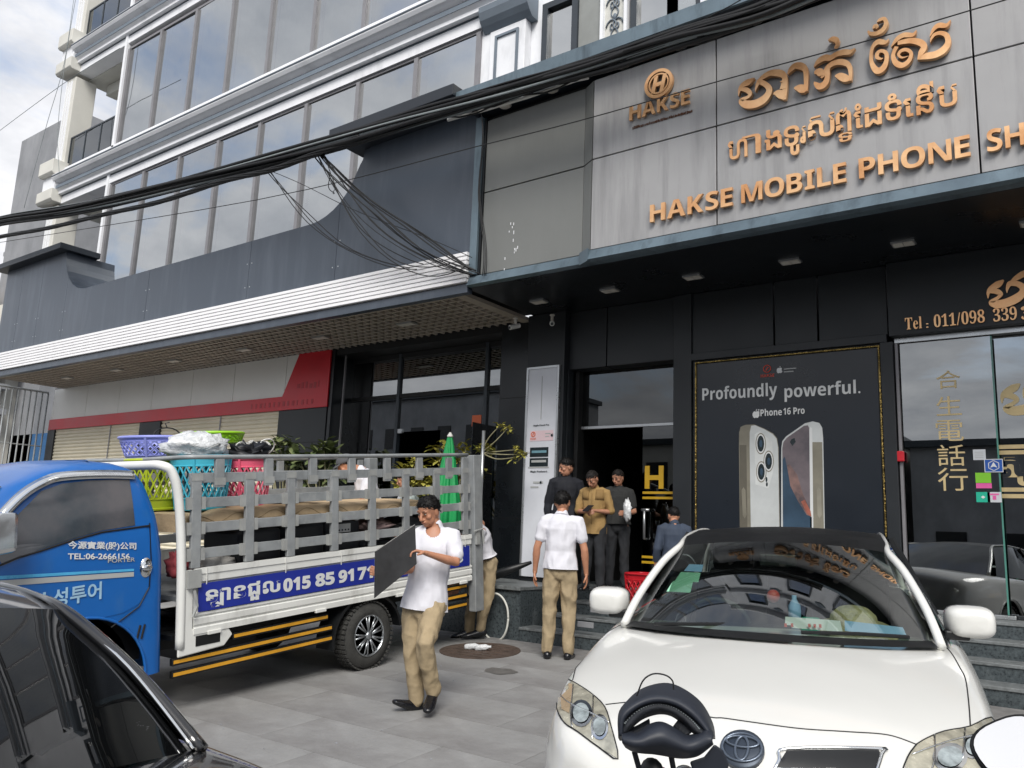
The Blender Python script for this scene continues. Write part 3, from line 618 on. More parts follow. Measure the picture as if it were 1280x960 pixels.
shape([(516,590),(530,585),(570,640),(600,740),(640,830),(644,858),(620,850),(575,780),(535,700)], mat('print_flare','94746c',.5,col2='4d4448'), 4)
shape([(590,780),(610,770),(640,830),(644,858),(622,845)], mat('print_ember','9a5a4a',.5,var=.3,scale=9), 5)
shape([(532,470),(540,455),(556,448),(562,468),(545,490)], m_lens, 4)
shape([(655,LOW),(645,470),(700,470),(712,LOW)], m_phone2, 2); shape([(672,720),(682,705),(694,720),(698,850),(686,868),(676,850)], mat('print_button','8f8b7e',.5), 3)
shape([(640,LOW),(633,400),(640,390),(648,400),(656,LOW)], m_pwhite, 3)
# white advert on the pier
AY = WY-.15
t = thing('pillar_advert', 'tall white framed advert board on the pier left of the entrance', 'advert board', (-6.25, AY, 1.2))
obj('panel', MB().box(-6.50, -6.02, AY-.02, AY+.008, 1.15, 3.95), m_ppale, t)
for a_ in ((-6.53, -6.50, 1.15, 3.98), (-6.02, -5.99, 1.15, 3.98)): obj('frame', MB().box(a_[0], a_[1], AY-.035, AY+.009, a_[2], a_[3]), m_alulite, t, bevel=.004)
obj('frame', MB().box(-6.50, -6.02, AY-.034, AY+.009, 3.95, 3.98), m_alulite, t)
ya = AY-.021
def ad(x0, x1, py0, py1, m, k=0, nm='print'):
    z0, z1 = PY(685, py1, AY).z, PY(685, py0, AY).z; return obj(nm, MB().box(x0, x1, ya-.003-.001*k, ya-.0005-.001*k, z0, z1), m, t)
ad(-6.275, -6.265, 470, 524, m_pgrey)
def adt(s, x0, x1, py, h, m):
    q = MB(); write(q, s, facing(x0, ya-.006, PY(685, py, AY).z), w=x1-x0, h=h, off=.01, ext=.001); obj('lettering', q, m, t)
adt('Apple Pencil Pro', -6.39, -6.13, 533, .03, m_lens)
ad(-6.44, -6.06, 538, 551, m_ppink)
adt('HAKSE', -6.43, -6.34, 549, .022, m_porange)
A = V((-6.385, 0, PY(685, 542.5, AY).z)); q = MB(); q.tube([(A.x+.032*cos(k*pi/8), ya-.006, A.z+.032*sin(k*pi/8)) for k in range(16)], .006, 5, closed=True); q.prism([(A.x-.016, A.z-.016), (A.x-.004, A.z-.016), (A.x+.016, A.z+.016), (A.x+.004, A.z+.016)], ya-.009, ya-.005); obj('emblem', q, m_porange, t)
apple(690, 544, .04, m_lens, t, ya-.003); ad(-6.19, -6.10, 541.5, 543, m_pgrey, 1); ad(-6.19, -6.12, 545, 546.3, m_pgrey, 1)
ad(-6.43, -6.13, 559, 571, m_lens, 1); ad(-6.40, -6.16, 563, 566, mat('print_blue_glint','6f9aa8',.4), 2)
ad(-6.43, -6.13, 572.5, 583, m_lens, 1); ad(-6.40, -6.16, 575, 578, m_pgrey, 2); ad(-6.45, -6.11, 583.5, 585, m_pgrey, 1)
adt('Magic Keyboard', -6.41, -6.14, 591, .03, m_lens); apple(676, 603, .035, m_lens, t, ya-.003); ad(-6.36, -6.2, 602, 604.5, m_pgrey, 1); ad(-6.40, -6.27, 608, 610, m_pgrey, 1)
# cameras under the canopy
def cctv(x, y, z, lab, ang):
    t = thing('security_camera', lab, 'camera', (x, y, z+.12), 'small white security cameras under the canopy')
    d = V((sin(ang), -cos(ang), -.35)).normalized()
    q = MB(); q.tube([(x, y, z+.12), (x, y, z+.03)], .02, 8).lathe([(.035, 0), (.035, .015)], (x, y, z+.105), n=12); obj('bracket', q, m_lamp, t, smooth=True)
    p = V((x, y, z)); q = MB(); q.tube([p-d*.07, p+d*.09], .033, 12); obj('housing', q, m_plwhite, t, smooth=True, angle=40); q = MB(); q.tube([p+d*.091, p+d*.096], .022, 10); obj('lens', q, m_lens, t)
a = PY(690, 404, 8.95); cctv(a.x, 8.95, a.z, 'white security camera above the white pillar advert', .6)
a = PY(644, 408, 8.75); cctv(a.x, 8.75, a.z, 'white security camera at the right end of the grid ceiling', -.4)

# scratches and droppings on the grey panel, litter specks on the ground
random.seed(3)
q = MB()
for px, py, n_ in ((638, 285, 3), (641, 295, 3), (645, 312, 4), (630, 335, 4)):
    a = PY(px, py, 7.697)
    for k in range(n_): x_, z_ = a.x+random.gauss(0, .015), a.z+random.gauss(0, .05); q.box(x_-.004, x_+.004, 7.696, 7.6995, z_-random.uniform(.01, .04), z_+.01)
obj('paint_scratch', q, m_white, shop, fix=False, kind='stuff')
q = MB()
for k in range(70):
    x_, y_ = random.uniform(-8, .5), random.uniform(1.5, 7.9); r_ = random.uniform(.004, .014); z_ = gz(y_)+.003
    q.ell((x_, y_, z_), (r_, r_*.7, r_*.4), 5, 3)
tag(obj('grit', q, m_concrete, None, kind='stuff'), 'scattered grit and small pale litter specks on the forecourt paving', 'grit')
# ------------------------------------------------------------------ left building: white storeys over a charcoal shop front
lb = thing('office_building', 'white five-storey building with grey mouldings and tinted window bands on the left', 'building', (-14, WY, .5))
X0, X1 = -19.42, -7.8
def band(z0, z1, n, xs, par):                               # one row of windows with frame bars, panes and curtains
    fr = obj('window', MB().box(X0+.0, X1, WY-.02, WY+.06, z1-.06, z1).box(X0, X1, WY-.02, WY+.06, z0, z0+.06), m_alu, par)
    for i, x in enumerate(xs): obj('mullion', MB().box(x-.045, x+.045, WY-.05, WY+.05, z0+.06, z1-.06), m_alu, fr)
    for i in range(len(xs)-1):
        a, c = xs[i]+.045, xs[i+1]-.045; tilt = random.uniform(-.016, .016)
        obj('pane', MB().add([(a, WY, z0+.06), (c, WY+tilt, z0+.06), (c, WY+tilt*1.5, z1-.06), (a, WY+tilt*.6, z1-.06)], [(0, 1, 2, 3)]), m_glassup, par, fix=False)
        q = MB(); ph = random.uniform(0, 6); gap = random.uniform(.0, .05)
        q.grid(lambda u, v: (a+gap+(c-a-gap)*u, WY+.16+.035*sin(u*46+ph+sin(u*9)*.8), z0+(z1-z0)*v), 60, 1); obj('curtain', q, random.choice((m_curtain, m_curtain, m_blindgrey, m_cream)), par, smooth=True, fix=False)
xs = [X0+.05+i*1.464 for i in range(8)]; xs[-1] = -9.20; xs = [-19.37, -17.9, -16.42, -14.96, -13.53, -12.1, -10.66, -9.22, -7.84]
band(6.3, 9.76, 8, xs, lb); band(10.72, 13.43, 8, xs, lb); band(14.5, 17.2, 8, xs, lb)
prof = [(9.75, WY+.3), (9.75, WY-.06), (9.98, WY-.06), (9.98, WY-.16), (10.05, WY-.16), (10.10, WY-.22), (10.20, WY-.22), (10.22, WY-.12), (10.30, WY-.12), (10.32, WY-.30), (10.38, WY-.34), (10.46, WY-.34), (10.48, WY-.10), (10.74, WY-.10), (10.74, WY+.3)]
for dz in (0, 3.78):
    q = MB(); pts = [(y, z+dz) for z, y in prof]; q.prism(pts, -22.0, -6.95, 'x'); obj('cornice', q, m_white, lb)
    obj('moulding_or_groove_shade', MB().box(-22.0, -6.95, WY-.352, WY-.34, 10.405+dz, 10.435+dz), m_groove, lb)  # strips in m_groove paint groove shade onto the cornice
    obj('moulding_or_groove_shade', MB().box(-22.0, -6.95, WY-.232, WY-.22, 10.105+dz, 10.195+dz), m_moulding, lb); obj('moulding_or_groove_shade', MB().box(-22.0, -6.95, WY-.108, WY-.099, 10.485+dz, 10.53+dz), m_groove, lb); obj('moulding_or_groove_shade', MB().box(-22.0, -6.95, WY-.068, WY-.059, 9.945+dz, 9.979+dz), m_groove, lb)
    obj('moulding_or_groove_shade', MB().box(-22.0, -6.95, WY-.128, WY-.119, 10.225+dz, 10.30+dz), m_groove, lb)
obj('wall', MB().box(-7.8, -6.95, WY-.0, WY+.3, 6.2, 17.3), m_white, lb)
obj('wall', MB().box(-19.52, -19.42, WY-.1, 11.4, 4.8, 17.3), m_white, lb)
obj('ceiling', MB().box(-22.3, -6.95, WY+.3, 13, 13.5, 14.2).box(-22.3, -6.95, WY+.3, 13, 9.8, 10.5).box(-22.3, -6.95, WY+.3, 13, 17.3, 17.9), m_ceil, lb)
obj('ceiling_beam', MB().box(-21.9, -19.53, WY+.7, WY+1.0, 13.2, 13.49).box(-21.9, -19.53, WY+.7, WY+1.0, 9.55, 9.79), m_ceil, lb)
obj('back_wall', MB().box(-19.5, -7, WY+1.0, WY+1.1, 6, 17.3), m_pier, lb)
obj('back_wall', MB().box(-20.4, -19.53, 11.4, 11.5, 4.8, 17.3), m_cream, lb)
# corner pilaster with capitals
for z0, z1 in ((6.2, 9.7), (10.75, 13.4), (14.5, 17.3)):
    obj('pilaster', MB().box(-22.45, -21.95, WY-.12, WY+.45, z0, z1), m_cream, lb, bevel=.02)
    for x in (-22.38, -22.25, -22.12): obj('fluting', MB().box(x-.025, x+.025, WY-.15, WY-.121, z0+.1, z1-.1), m_white, lb)
for dz in (0, 3.78):
    obj('capital', MB().prism([(WY-.36, 10.5+dz), (WY-.40, 10.55+dz), (WY-.40, 10.9+dz), (WY+.4, 10.9+dz), (WY+.4, 10.5+dz)], -22.68, -21.9, 'x'), m_cream, lb, bevel=.015)
    obj('capital', MB().prism([(WY-.28, 9.76+dz), (WY-.34, 9.82+dz), (WY-.34, 10.1+dz), (WY+.4, 10.1+dz), (WY+.4, 9.76+dz)], -22.75, -21.9, 'x'), m_cream, lb, bevel=.015)
    obj('capital', MB().box(-22.62, -21.95, WY-.27, WY+.4, 10.101+dz, 10.499+dz), m_white, lb)
# balconies
for z0 in (10.74, 14.52, 6.96):
    r = obj('balustrade', MB().box(-21.95, -19.53, WY-.03, WY+.01, z0+.86, z0+.90), m_darkframe, lb)
    for x in (-21.93, -21.14, -20.34, -19.56): obj('post', MB().box(x-.018, x+.018, WY-.03, WY+.01, z0, z0+.86), m_darkframe, r)
    for a in (-21.91, -21.12, -20.32): obj('pane', MB().box(a, a+.75, WY-.015, WY-.007, z0+.04, z0+.855), m_rail, r)
def ac(x, y, z, lab):
    t = thing('air_conditioner', lab, 'air conditioner', (x, y, z), 'air conditioner units on the balconies')
    obj('casing', MB().box(x-.42, x+.42, y-.17, y+.17, z, z+.75), m_cream, t, bevel=.02); obj('grille', MB().box(x-.36, x+.36, y-.19, y-.171, z+.06, z+.69), m_blackmat, t)
    for k in range(6): obj('slat', MB().box(x-.35, x+.35, y-.2, y-.191, z+.12+k*.1, z+.135+k*.1), m_darkframe, t)
    obj('bracket', MB().box(x-.35, x-.30, y-.2, y+.3, z-.06, z-.001).box(x+.30, x+.35, y-.2, y+.3, z-.06, z-.001), m_alulite, t)
ac(-20.05, 10.9, 12.05, 'dark-grilled air conditioner unit on the upper balcony'); ac(-20.2, 10.6, 8.15, 'dark-grilled air conditioner unit on the lower balcony')
# charcoal parapet with concave sweeps
pp = thing('parapet', 'charcoal clad parapet with curved ends and raised capped corners over the left shop front', 'parapet', (-13, 7.7, 4.7))
PF = 7.70
def arc(cx_, cz, rx, rz, a0, a1, n=10): return [(cx_+rx*cos(a0+(a1-a0)*k/n), cz+rz*sin(a0+(a1-a0)*k/n)) for k in range(n+1)]
zl = 6.24
outl = [(-20.45, 5.22), (-6.46, 5.22), (-6.46, 7.2), (-8.62, 7.2)] + arc(-9.72, 7.32, 1.10, 1.08, -.12, -pi/2, 12) + arc(-16.6, 7.25, 1.05, 1.01, -pi/2, -pi+.05, 10) + [(-17.66, 7.2), (-20.45, 7.2)]
obj('core', MB().prism([(x, z) for x, z in outl], PF+.022, 8.75), m_darkpanel, pp)
jx = [-20.45, -19.6, -18.6, -17.4, -14.2, -11.15, -9.05, -6.46]
for i in range(len(jx)-1):
    a, c = jx[i]+.004, jx[i+1]-.004
    top = []
    n = 14
    def ztop(x):
        if x < -17.65: return 7.2
        if x < -16.6: k = (x+16.6)/1.05; return 7.25-1.01*sqrt(max(0, 1-k*k)) if abs(k) <= 1 else 7.2
        if x < -9.72: return zl
        if x < -8.64: k = (x+9.72)/1.10; return 7.32-1.08*sqrt(max(0, 1-k*k))
        return 7.2
    for k in range(n+1):
        x = a+(c-a)*k/n; top.append((x, ztop(x)))
    obj('cladding_panel', MB().prism([(a, 5.224), (c, 5.224)]+top[::-1], PF, PF+.02), m_darkpanel, pp)
obj('coping', MB().box(-20.72, -17.52, 7.50, 8.35, 7.203, 7.33), m_capdark, pp, bevel=.008)
obj('coping', MB().box(-8.86, -6.50, 7.22, 8.7, 7.203, 7.36), m_capdark, pp, bevel=.008)
# white fins
fn = thing('fin_band', 'band of seven white horizontal fins below the charcoal parapet', 'cladding', (-13, 7.66, 4.8))
obj('backing', MB().box(-20.5, -6.46, 7.70, 7.78, 4.80, 5.2195), m_capdark, fn)
f0 = me_of(MB().box(-7.0, 7.04, -.05, .03, -.021, .021), 'fin', m_fin)
for k in range(7): link('fin', f0, fn, (-13.5, 7.668, 4.835+k*.0585))
obj('lower_fascia', MB().box(-20.5, -6.46, 7.66, 7.76, 4.68, 4.798), m_darkpanel, fn, bevel=.004)
# open-cell ceiling
gr = thing('grid_ceiling', 'brown open-cell grid ceiling beneath the left canopy', 'ceiling', (-13, 8.5, 4.7))
obj('void', MB().box(-20.45, -6.52, 7.77, 9.3, 4.80, 4.84), m_blackmat, gr)
q = MB(); x = -20.4
while x < -6.75: q.box(x-.016, x+.016, 7.77, 9.28, 4.695, 4.735); x += .15
y = 7.83
while y < 9.28: q.box(-20.42, -6.74, y-.016, y+.016, 4.6955, 4.7345); y += .15
obj('lattice', q, m_lattice, gr, kind='stuff', fix=False); obj('border', MB().box(-6.745, -6.60, 7.765, 9.3, 4.69, 4.74), m_lattice, gr)
lamps = (('recessed lamp in the grid ceiling nearest the gate', -18.6), ('second recessed lamp in the grid ceiling from the gate', -16.5), ('recessed lamp in the middle of the grid ceiling', -14.4), ('recessed lamp in the grid ceiling over the right shutter', -12.2), ('recessed lamp in the grid ceiling over the red panel', -10.2), ('recessed lamp in the grid ceiling nearest the sign canopy', -8.3))
t0_ = None
for lab_, x in lamps:
    if t0_ is None:
        t0_ = thing('ceiling_lamp', lab_, 'lamp', (x, 8.5, 4.69), 'lamps in the open-cell ceiling'); x_0 = x
        obj('frame', MB().box(x-.16, x+.16, 8.43, 8.57, 4.672, 4.694), m_alulite, t0_); obj('lens', MB().box(x-.14, x+.14, 8.445, 8.555, 4.666, 4.6715), m_lamp, t0_)
    else: dup(t0_, (x-x_0, 0, 0), lab_)
# wall below: white panels, red band, shutters, dark piers
obj('wall', MB().box(-21.0, -10.78, WY+.05, WY+.3, .5, 4.75), m_black, lb)
xp = [-20.85, -19.2, -17.75, -16.4, -14.95, -13.55, -12.0]
for i in range(6): obj('white_panel', MB().box(xp[i]+.006, xp[i+1]-.006, WY-.02, WY+.04, 3.952, 4.70), m_wpanel, lb, bevel=.004)
obj('white_panel', MB().prism([(-11.994, 3.952), (-12.0+.006, 4.70), (-11.63, 4.70), (-12.02+.02, 3.96)][:0] or [(-11.994, 3.99), (-11.994, 4.70), (-11.66, 4.70)], WY-.02, WY+.04), m_wpanel, lb)
rp_ = obj('red_panel', MB().prism([(-20.85, 3.70), (-10.80, 3.70), (-10.80, 4.70), (-11.64, 4.70), (-12.02, 3.95), (-20.85, 3.95)], WY-.05, WY-.021), m_red, lb, bevel=.004)
q = MB(); a = PY(336, 516, WY-.05); [q.box(-12.9+k*.13, -12.9+k*.13+random.uniform(.03, .07), WY-.053, WY-.0505, 3.77, 3.86) for k in range(14)]; [q.box(-11.62+k*.11, -11.62+k*.11+random.uniform(.02, .08), WY-.053, WY-.0505, 4.04+random.uniform(0, .04), 4.12+random.uniform(0, .06)) for k in range(6)]; obj('ghost_lettering', q, m_ghost, rp_, kind='stuff')
def shutter(a, c):
    q = MB(); pr_ = []; z = 1.09
    while z < 3.70: pr_ += [(WY+.030, z), (WY+.012, z+.012), (WY+.0, z+.04), (WY+.012, z+.068)]; z += .08
    pr_ = pr_ + [(WY+.048, z), (WY+.048, 1.09)]
    q.prism(pr_, a, c, 'x'); return obj('roller_shutter', q, m_shutter, lb)
shutter(-20.55, -16.75); shutter(-15.95, -12.1); shutter_div = obj('shutter_rail', MB().box(-18.0, -17.97, WY-.01, WY+.0, 1.09, 3.69).box(-13.9, -13.87, WY-.01, WY, 1.09, 3.69), m_alu, lb)
for a, c in ((-20.9, -20.551), (-16.749, -15.951), (-12.099, -10.82)): obj('pier', MB().box(a, c, WY-.03, WY+.04, .5, 3.697), m_pier, lb, bevel=.006)
obj('pier_joint', MB().box(-12.09, -10.83, WY-.034, WY-.03, 3.1, 3.108).box(-12.09, -10.83, WY-.034, WY-.03, 2.3, 2.308), m_blackmat, lb)
# dark glazed lobby between shutters and column
obj('lobby_reveal', MB().box(-10.79, -10.72, WY-.02, 10.3, 1.09, 4.74), m_black, lb); obj('conduit', MB().box(-10.60, -10.575, WY+.1, WY+.13, 1.09, 4.7), m_alu, lb)
GY = 9.75
fr = obj('lobby_frame', MB().box(-10.9, -7.1, GY-.03, GY+.03, 4.52, 4.60).box(-10.9, -7.1, GY-.03, GY+.03, 3.84, 3.91), m_blackmat, lb)
for x in (-10.85, -9.58, -7.72, -7.14): obj('mullion', MB().box(x-.03, x+.03, GY-.04, GY+.04, 1.09, 4.6), m_darkframe, fr)
for a, c in ((-10.82, -9.61), (-9.55, -7.75), (-7.69, -7.17)):
    obj('glass_pane', MB().box(a, c, GY-.005, GY+.005, 3.911, 4.519), m_glassdk, lb)
for a, c in ((-10.82, -9.61), (-8.62, -7.75), (-7.69, -7.17)): obj('glass_pane', MB().box(a, c, GY-.005, GY+.005, 1.09, 3.839), m_glassdk, lb)
obj('glass_pane', MB().box(-9.55, -8.621, GY-.005, GY+.005, 3.27, 3.839), m_glassdk, lb)
obj('hinge', MB().box(-9.6, -9.45, GY-.03, GY+.02, 3.25, 3.32), m_alulite, lb); obj('sticker', MB().box(-7.98, -7.8, GY-.012, GY-.006, 3.30, 3.47), m_porange, lb)
obj('lobby_floor', MB().box(-10.9, -7.1, 9.3, 14, 1.05, 1.088), m_granite, lb); obj('lobby_wall', MB().box(-10.9, -7.0, 13.8, 13.9, 1.09, 4.7).box(-7.1, -7.0, 9.8, 13.8, 1.09, 4.7).box(-11, -10.9, 9.8, 13.8, 1.09, 4.7), m_pier, lb)
obj('lobby_ceiling', MB().box(-10.9, -7.1, 9.8, 13.8, 4.62, 4.7), m_concrete, lb); obj('lobby_header', MB().box(-10.95, -6.9, 9.31, 9.79, 4.602, 4.76), m_blackmat, lb)
obj('glass_screen', MB().box(-7.16, -7.148, 8.75, 9.28, 1.09, 3.2), m_rail, lb)
# side gate at the far left
gt = thing('side_gate', 'grey barred side gate under the left end of the canopy', 'gate', (-20.9, 8.5, .5))
obj('top_rail', MB().tube([(-20.98, 6.4, 4.62), (-20.98, 9.2, 4.62)], .025, 8).tube([(-20.98, 6.4, 3.3), (-20.98, 9.2, 3.3)], .015, 6), m_galv, gt)
b0 = me_of(MB().tube([(0, 0, 0), (0, 0, 4.1)], .02, 8), 'bar', m_galv, True)
for k in range(21): link('bar', b0, gt, (-20.98, 6.5+k*.135, .5))
# neighbours beyond the left edge
nb = thing('rear_tower', 'plain grey concrete wall block behind the left end of the white building', 'building', (-30, 12, .5))
a = PY(27, 180, 12.0)
obj('wall', MB().box(PY(27, 180, 12.0).x, PY(66, 200, 12).x+1.5, 12.0, 15, .4, PY(40, 170, 12).z), m_concrete, nb); obj('ledge', MB().box(PY(27, 180, 12.0).x-.9, PY(27, 180, 12.0).x, 12.3, 14, 11.2, 11.35), m_concrete, nb)
nb = thing('street_house', 'old house with yellow slats and terracotta eave at the far left edge', 'house', (-33, 11, .5))
p = PY(0, 300, 11.0)
obj('wall', MB().box(-36, p.x+.6, 11.6, 17, .4, 8.8), m_cream, nb)
for k in range(14): obj('slat', MB().box(-36+k*.34, -35.85+k*.34, 11.4, 11.5, 7.0, 9.6), m_yellow, nb)
obj('eave', MB().prism([(10.6, 6.55), (10.3, 6.35), (10.3, 6.2), (11.6, 6.2), (11.6, 6.9)], -38, -29.0, 'x'), m_terra, nb)
for k in range(9): obj('baluster', MB().lathe([(.08, 0), (.05, .1), (.12, .3), (.06, .5), (.08, .62)], (-36.5+k*.75, 10.9, 5.0), n=10), m_concrete, nb, smooth=True)
obj('ledge', MB().box(-38, -29, 10.6, 11.5, 4.8, 4.99).box(-38, -29, 10.6, 11.5, 5.63, 5.8), m_concrete, nb)
bw = obj('sheet_wall', MB().box(-34, -21.3, 12.0, 12.1, .4, 4.2), m_bluewall); tag(bw, 'blue sheet metal wall seen between the bars of the side gate', 'wall')
# across the street, behind the photographer: what the glass reflects
random.seed(11)
def opp(name, lab, x0, x1, y, h, m, st, win=True):
    t = thing(name, lab, 'building', ((x0+x1)/2, y, -.26)); obj('wall', MB().box(x0, x1, y-8, y, -.26, h), m, t)
    obj('roof_edge', MB().box(x0-.2, x1+.2, y-8.2, y+.3, h+.001, h+.3), m_darkframe, t)
    if win:
        w0 = me_of(MB().box(-.6, .6, 0, .06, 0, 1.5), 'window', m_black)
        zz = 1.0
        while zz < h-1.8:
            xx = x0+1.5
            while xx < x1-1: link('window', w0, t, (xx, y, zz)); xx += 2.6
            zz += st
    return t
opp('shop_house', 'cream shop house across the street behind the camera', -26, -8, -20, 6.5, m_cream, 3.1)
opp('market_hall', 'low dark market hall across the street', -7.5, 9, -22, 6.2, m_concrete, 9)
opp('corner_house', 'white corner house across the street', 9.5, 22, -20, 8.2, m_white, 3.1)
opp('tall_block', 'tall pale block beyond the market hall', 12, 20, -42, 17, m_white, 3.2)
opp('grey_block', 'grey apartment block across the street at the left', -50, -30, -24, 11, m_concrete, 3.2)
# overhead cables
random.seed(5)
CY = 7.0
bt = thing('cable_bundle', 'thick bundle of black overhead cables sweeping across both shop fronts', 'cables', (-10, CY, 7))
path = [(-60,297),(0,277),(80,264),(150,249),(235,228),(330,204),(430,176),(520,148),(600,124),(680,101),(760,77),(850,45),(940,17),(1010,-12),(1100,-50)]
pts0 = [PY(px, py, CY) for px, py in path]
for k in range(34):
    r_ = .088*sqrt(random.random()); a_ = random.uniform(0, 2*pi); ph = random.uniform(0, 6); am = random.uniform(.01, .03)
    q = MB(); P_ = []
    for i, p in enumerate(crv([tuple(p) for p in pts0], 4)):
        tw = a_+i*.06; P_.append((p[0], p[1]+r_*cos(tw), p[2]+r_*sin(tw)+am*sin(i*.35+ph)))
    q.tube(P_, random.choice((.012, .016, .020, .028)), 5); obj('cable', q, m_cable if k < 31 else m_cablegrey, bt, smooth=True, fix=False)
for px, py in ((152, 249), (322, 206), (400, 186), (500, 154), (575, 131), (655, 108)):
    p = PY(px, py, CY); q = MB(); q.tube([p+V((-.02, 0, .07)), p+V((.02, -.05, .0)), p+V((-.01, 0, -.08)), p+V((.03, .05, -.02)), p+V((-.02, 0, .07))], .012, 6); obj('tie', q, m_cable, bt)
bt2 = thing('lower_cable_bundle', 'thinner twisted black cable bundle hanging just below the thick one at the left', 'cables', (-14, 6.9, 6))
path2 = [(-60,310),(0,296),(60,285),(130,268),(200,252),(280,226),(340,212),(400,190),(450,171)]
pts2 = [tuple(PY(px, py, 6.95)) for px, py in path2]
for k in range(6):
    q = MB(); ph = k*1.05; q.tube([(p[0], p[1]+.028*cos(ph+i*.5), p[2]+.028*sin(ph+i*.5)) for i, p in enumerate(crv(pts2, 6))], .016, 5); obj('cable', q, m_cable, bt2, smooth=True, fix=False)
bt3 = thing('eave_cables', 'loose grey and black cables draped along the edge of the sign cap', 'cables', (-3, 7.1, 7.3))
for k in range(9):
    o_ = random.uniform(-7, 8); ph = random.uniform(0, 6)
    pth = [(560, 140), (640, 118), (720, 92), (800, 66), (880, 42), (960, 14), (1040, -14)]
    q = MB(); q.tube([tuple(PY(px, py+o_+4*sin(i*1.3+ph), 7.15)) for i, (px, py) in enumerate(crv([(float(a), float(b)) for a, b in pth], 4))], random.choice((.006, .009, .012)), 5); obj('cable', q, random.choice((m_cable, m_cable, m_cablegrey)), bt3, smooth=True, fix=False)
q = MB(); q.tube([tuple(PY(px, py, 7.2)) for px, py in ((560, 150), (600, 139), (660, 121), (720, 100), (735, 97))], .022, 8); obj('conduit', q, m_plwhite, bt3, smooth=True)
q = MB(); q.tube([tuple(PY(px, py, 7.2)) for px, py in ((905, 30), (925, 14), (945, 8), (990, -4))], .018, 6); obj('conduit', q, m_plwhite, bt3, smooth=True)
hc = thing('hanging_cables', 'fan of loose black cables hanging from the bundle to the corner of the fin band', 'cables', (-9, 7.2, 6))
def hang(p, q_, sag, y0=7.0, y1=7.55, r=.007):
    a = PY(*p, y0); b_ = PY(*q_, y1); P_ = []
    for i in range(17):
        t_ = i/16; c2 = a.lerp(b_, t_); c2.z -= sag*4*t_*(1-t_); c2.x += .04*sin(t_*9+sag*20); P_.append(c2)
    m_ = MB(); m_.tube(P_, r, 5); obj('cable', m_, m_cable, hc, smooth=True, fix=False)
for k in range(11): hang((397+random.uniform(-5, 8), 192+random.uniform(-3, 3)), (597+random.uniform(-12, 0), 341+random.uniform(-12, 3)), random.uniform(.0, .42), r=random.choice((.006, .008, .010)))
for k in range(3): hang((396+4*k, 195), (530+30*k, 330), .35+.2*k)
for k in range(3): hang((335, 213), (500+12*k, 334+k), .25+.08*k)
hang((340, 215), (590, 322), .02, r=.005); hang((412, 222), (420, 236), .15, r=.006)
for k in range(3): hang((600, 132), (602+2*k, 345), .0, 7.5, 7.6, r=.006)
for lab_, pth, yy_ in (('single thin wire running level across the facade and over the silver sign', [(-40,310),(0,303),(320,250),(600,182),(731,149),(900,101),(1080,52),(1256,0),(1330,-22)], 6.8), ('thin wire climbing over the dark cable bundle near the ornate panel', [(590,140),(760,82),(900,14),(940,-10)], 7.05)):
    o = obj('wire', MB().tube([tuple(p) for p in crv([tuple(PY(px, py, yy_)) for px, py in pth], 5)], .006, 5), m_cable, None, smooth=True); tag(o, lab_, 'wire')
for lab_, pth, yy_ in (('thin wire in the open sky at the upper left corner', [(-20,178),(80,104),(150,60)], 8.5), ('wire hanging down beside the left corner pilaster', [(92,0),(80,80),(60,150),(42,215),(30,260)], 8.4), ('wavy wire against the left corner pilaster', [(96,-10),(84,60),(76,120),(72,170),(74,215)], 8.6)):
    o = obj('wire', MB().tube([tuple(p) for p in crv([tuple(PY(px, py, yy_)) for px, py in pth], 5)], .007, 5), m_cablegrey, None, smooth=True); tag(o, lab_, 'wire')
# cladding screws and a few rain marks on the parapet, tyre marks on the forecourt
q = MB()
for x in jx[1:-1]:
    for z in (5.45, 5.85): 
        for d_ in (-.06, .06): q.lathe([(.012, 0), (.008, .004)], (x+d_, PF-.001, z), (0, -1, 0), 6)
obj('screw', q, m_alulite, pp, kind='stuff')
m_oil = mat('oil_stain', '62605d', .5, var=.25, scale=8)
random.seed(44)
for i, (x_, y_, r_, lab) in enumerate(((-3.2, 3.4, .16, 'small dark oil stain on the paving in front of the walking man'), (-4.9, 6.6, .12, 'small dark stain on the paving between the man with the board and the steps'), (-2.6, 5.3, .10, 'faint round stain on the paving beside the white car'))):
    q = MB(); n = 22; P_ = [(x_+r_*(1+.35*noise.noise(V((cos(2*pi*k/n)*1.5, sin(2*pi*k/n)*1.5, i*3))))*cos(2*pi*k/n)*1.5, y_+r_*(1+.35*noise.noise(V((cos(2*pi*k/n)*1.5, sin(2*pi*k/n)*1.5, i*3))))*sin(2*pi*k/n), 0) for k in range(n)]
    q.add([(a, b_, gz(b_)+.0035) for a, b_, _ in P_], [tuple(range(n))]); tag(obj('oil_stain', q, m_oil, None, fix=False), lab, 'stain')
# ------------------------------------------------------------------ vehicles
m_wpaint = mat('white_car_paint', 'd8d8d4', .16, var=.015, scale=1.5, coat=.7)
m_kpaint = mat('black_car_paint', '0a0b0d', .2, var=0, coat=1)
m_bpaint = mat('blue_truck_paint', '0e5ba6', .32, var=.08, scale=1.3, coat=.25, dirt=('3d6a9c', 2.5, .56, .9, (1, 1, .5)))
m_trim = mat('black_trim', '101214', .45, var=.1)
m_tyre = mat('tyre', '3a3a38', .85, var=.2, scale=12, bump=.3)
m_rim = mat('alloy_rim', 'a9adb0', .28, metal=.85, var=.1)
m_chrome = mat('chrome', 'd8dadb', .08, metal=1, var=.02)
m_lampglass = glass('headlamp_glass', 'e9ebe2', .10, .02)
m_lampbowl = mat('headlamp_bowl', 'c2beac', .22, metal=.5, var=.3, scale=14)
m_lampor = mat('headlamp_indicator', 'b9a283', .3, metal=.3, var=.2)
m_tail = mat('tail_lamp', '6d1417', .15, var=.1)
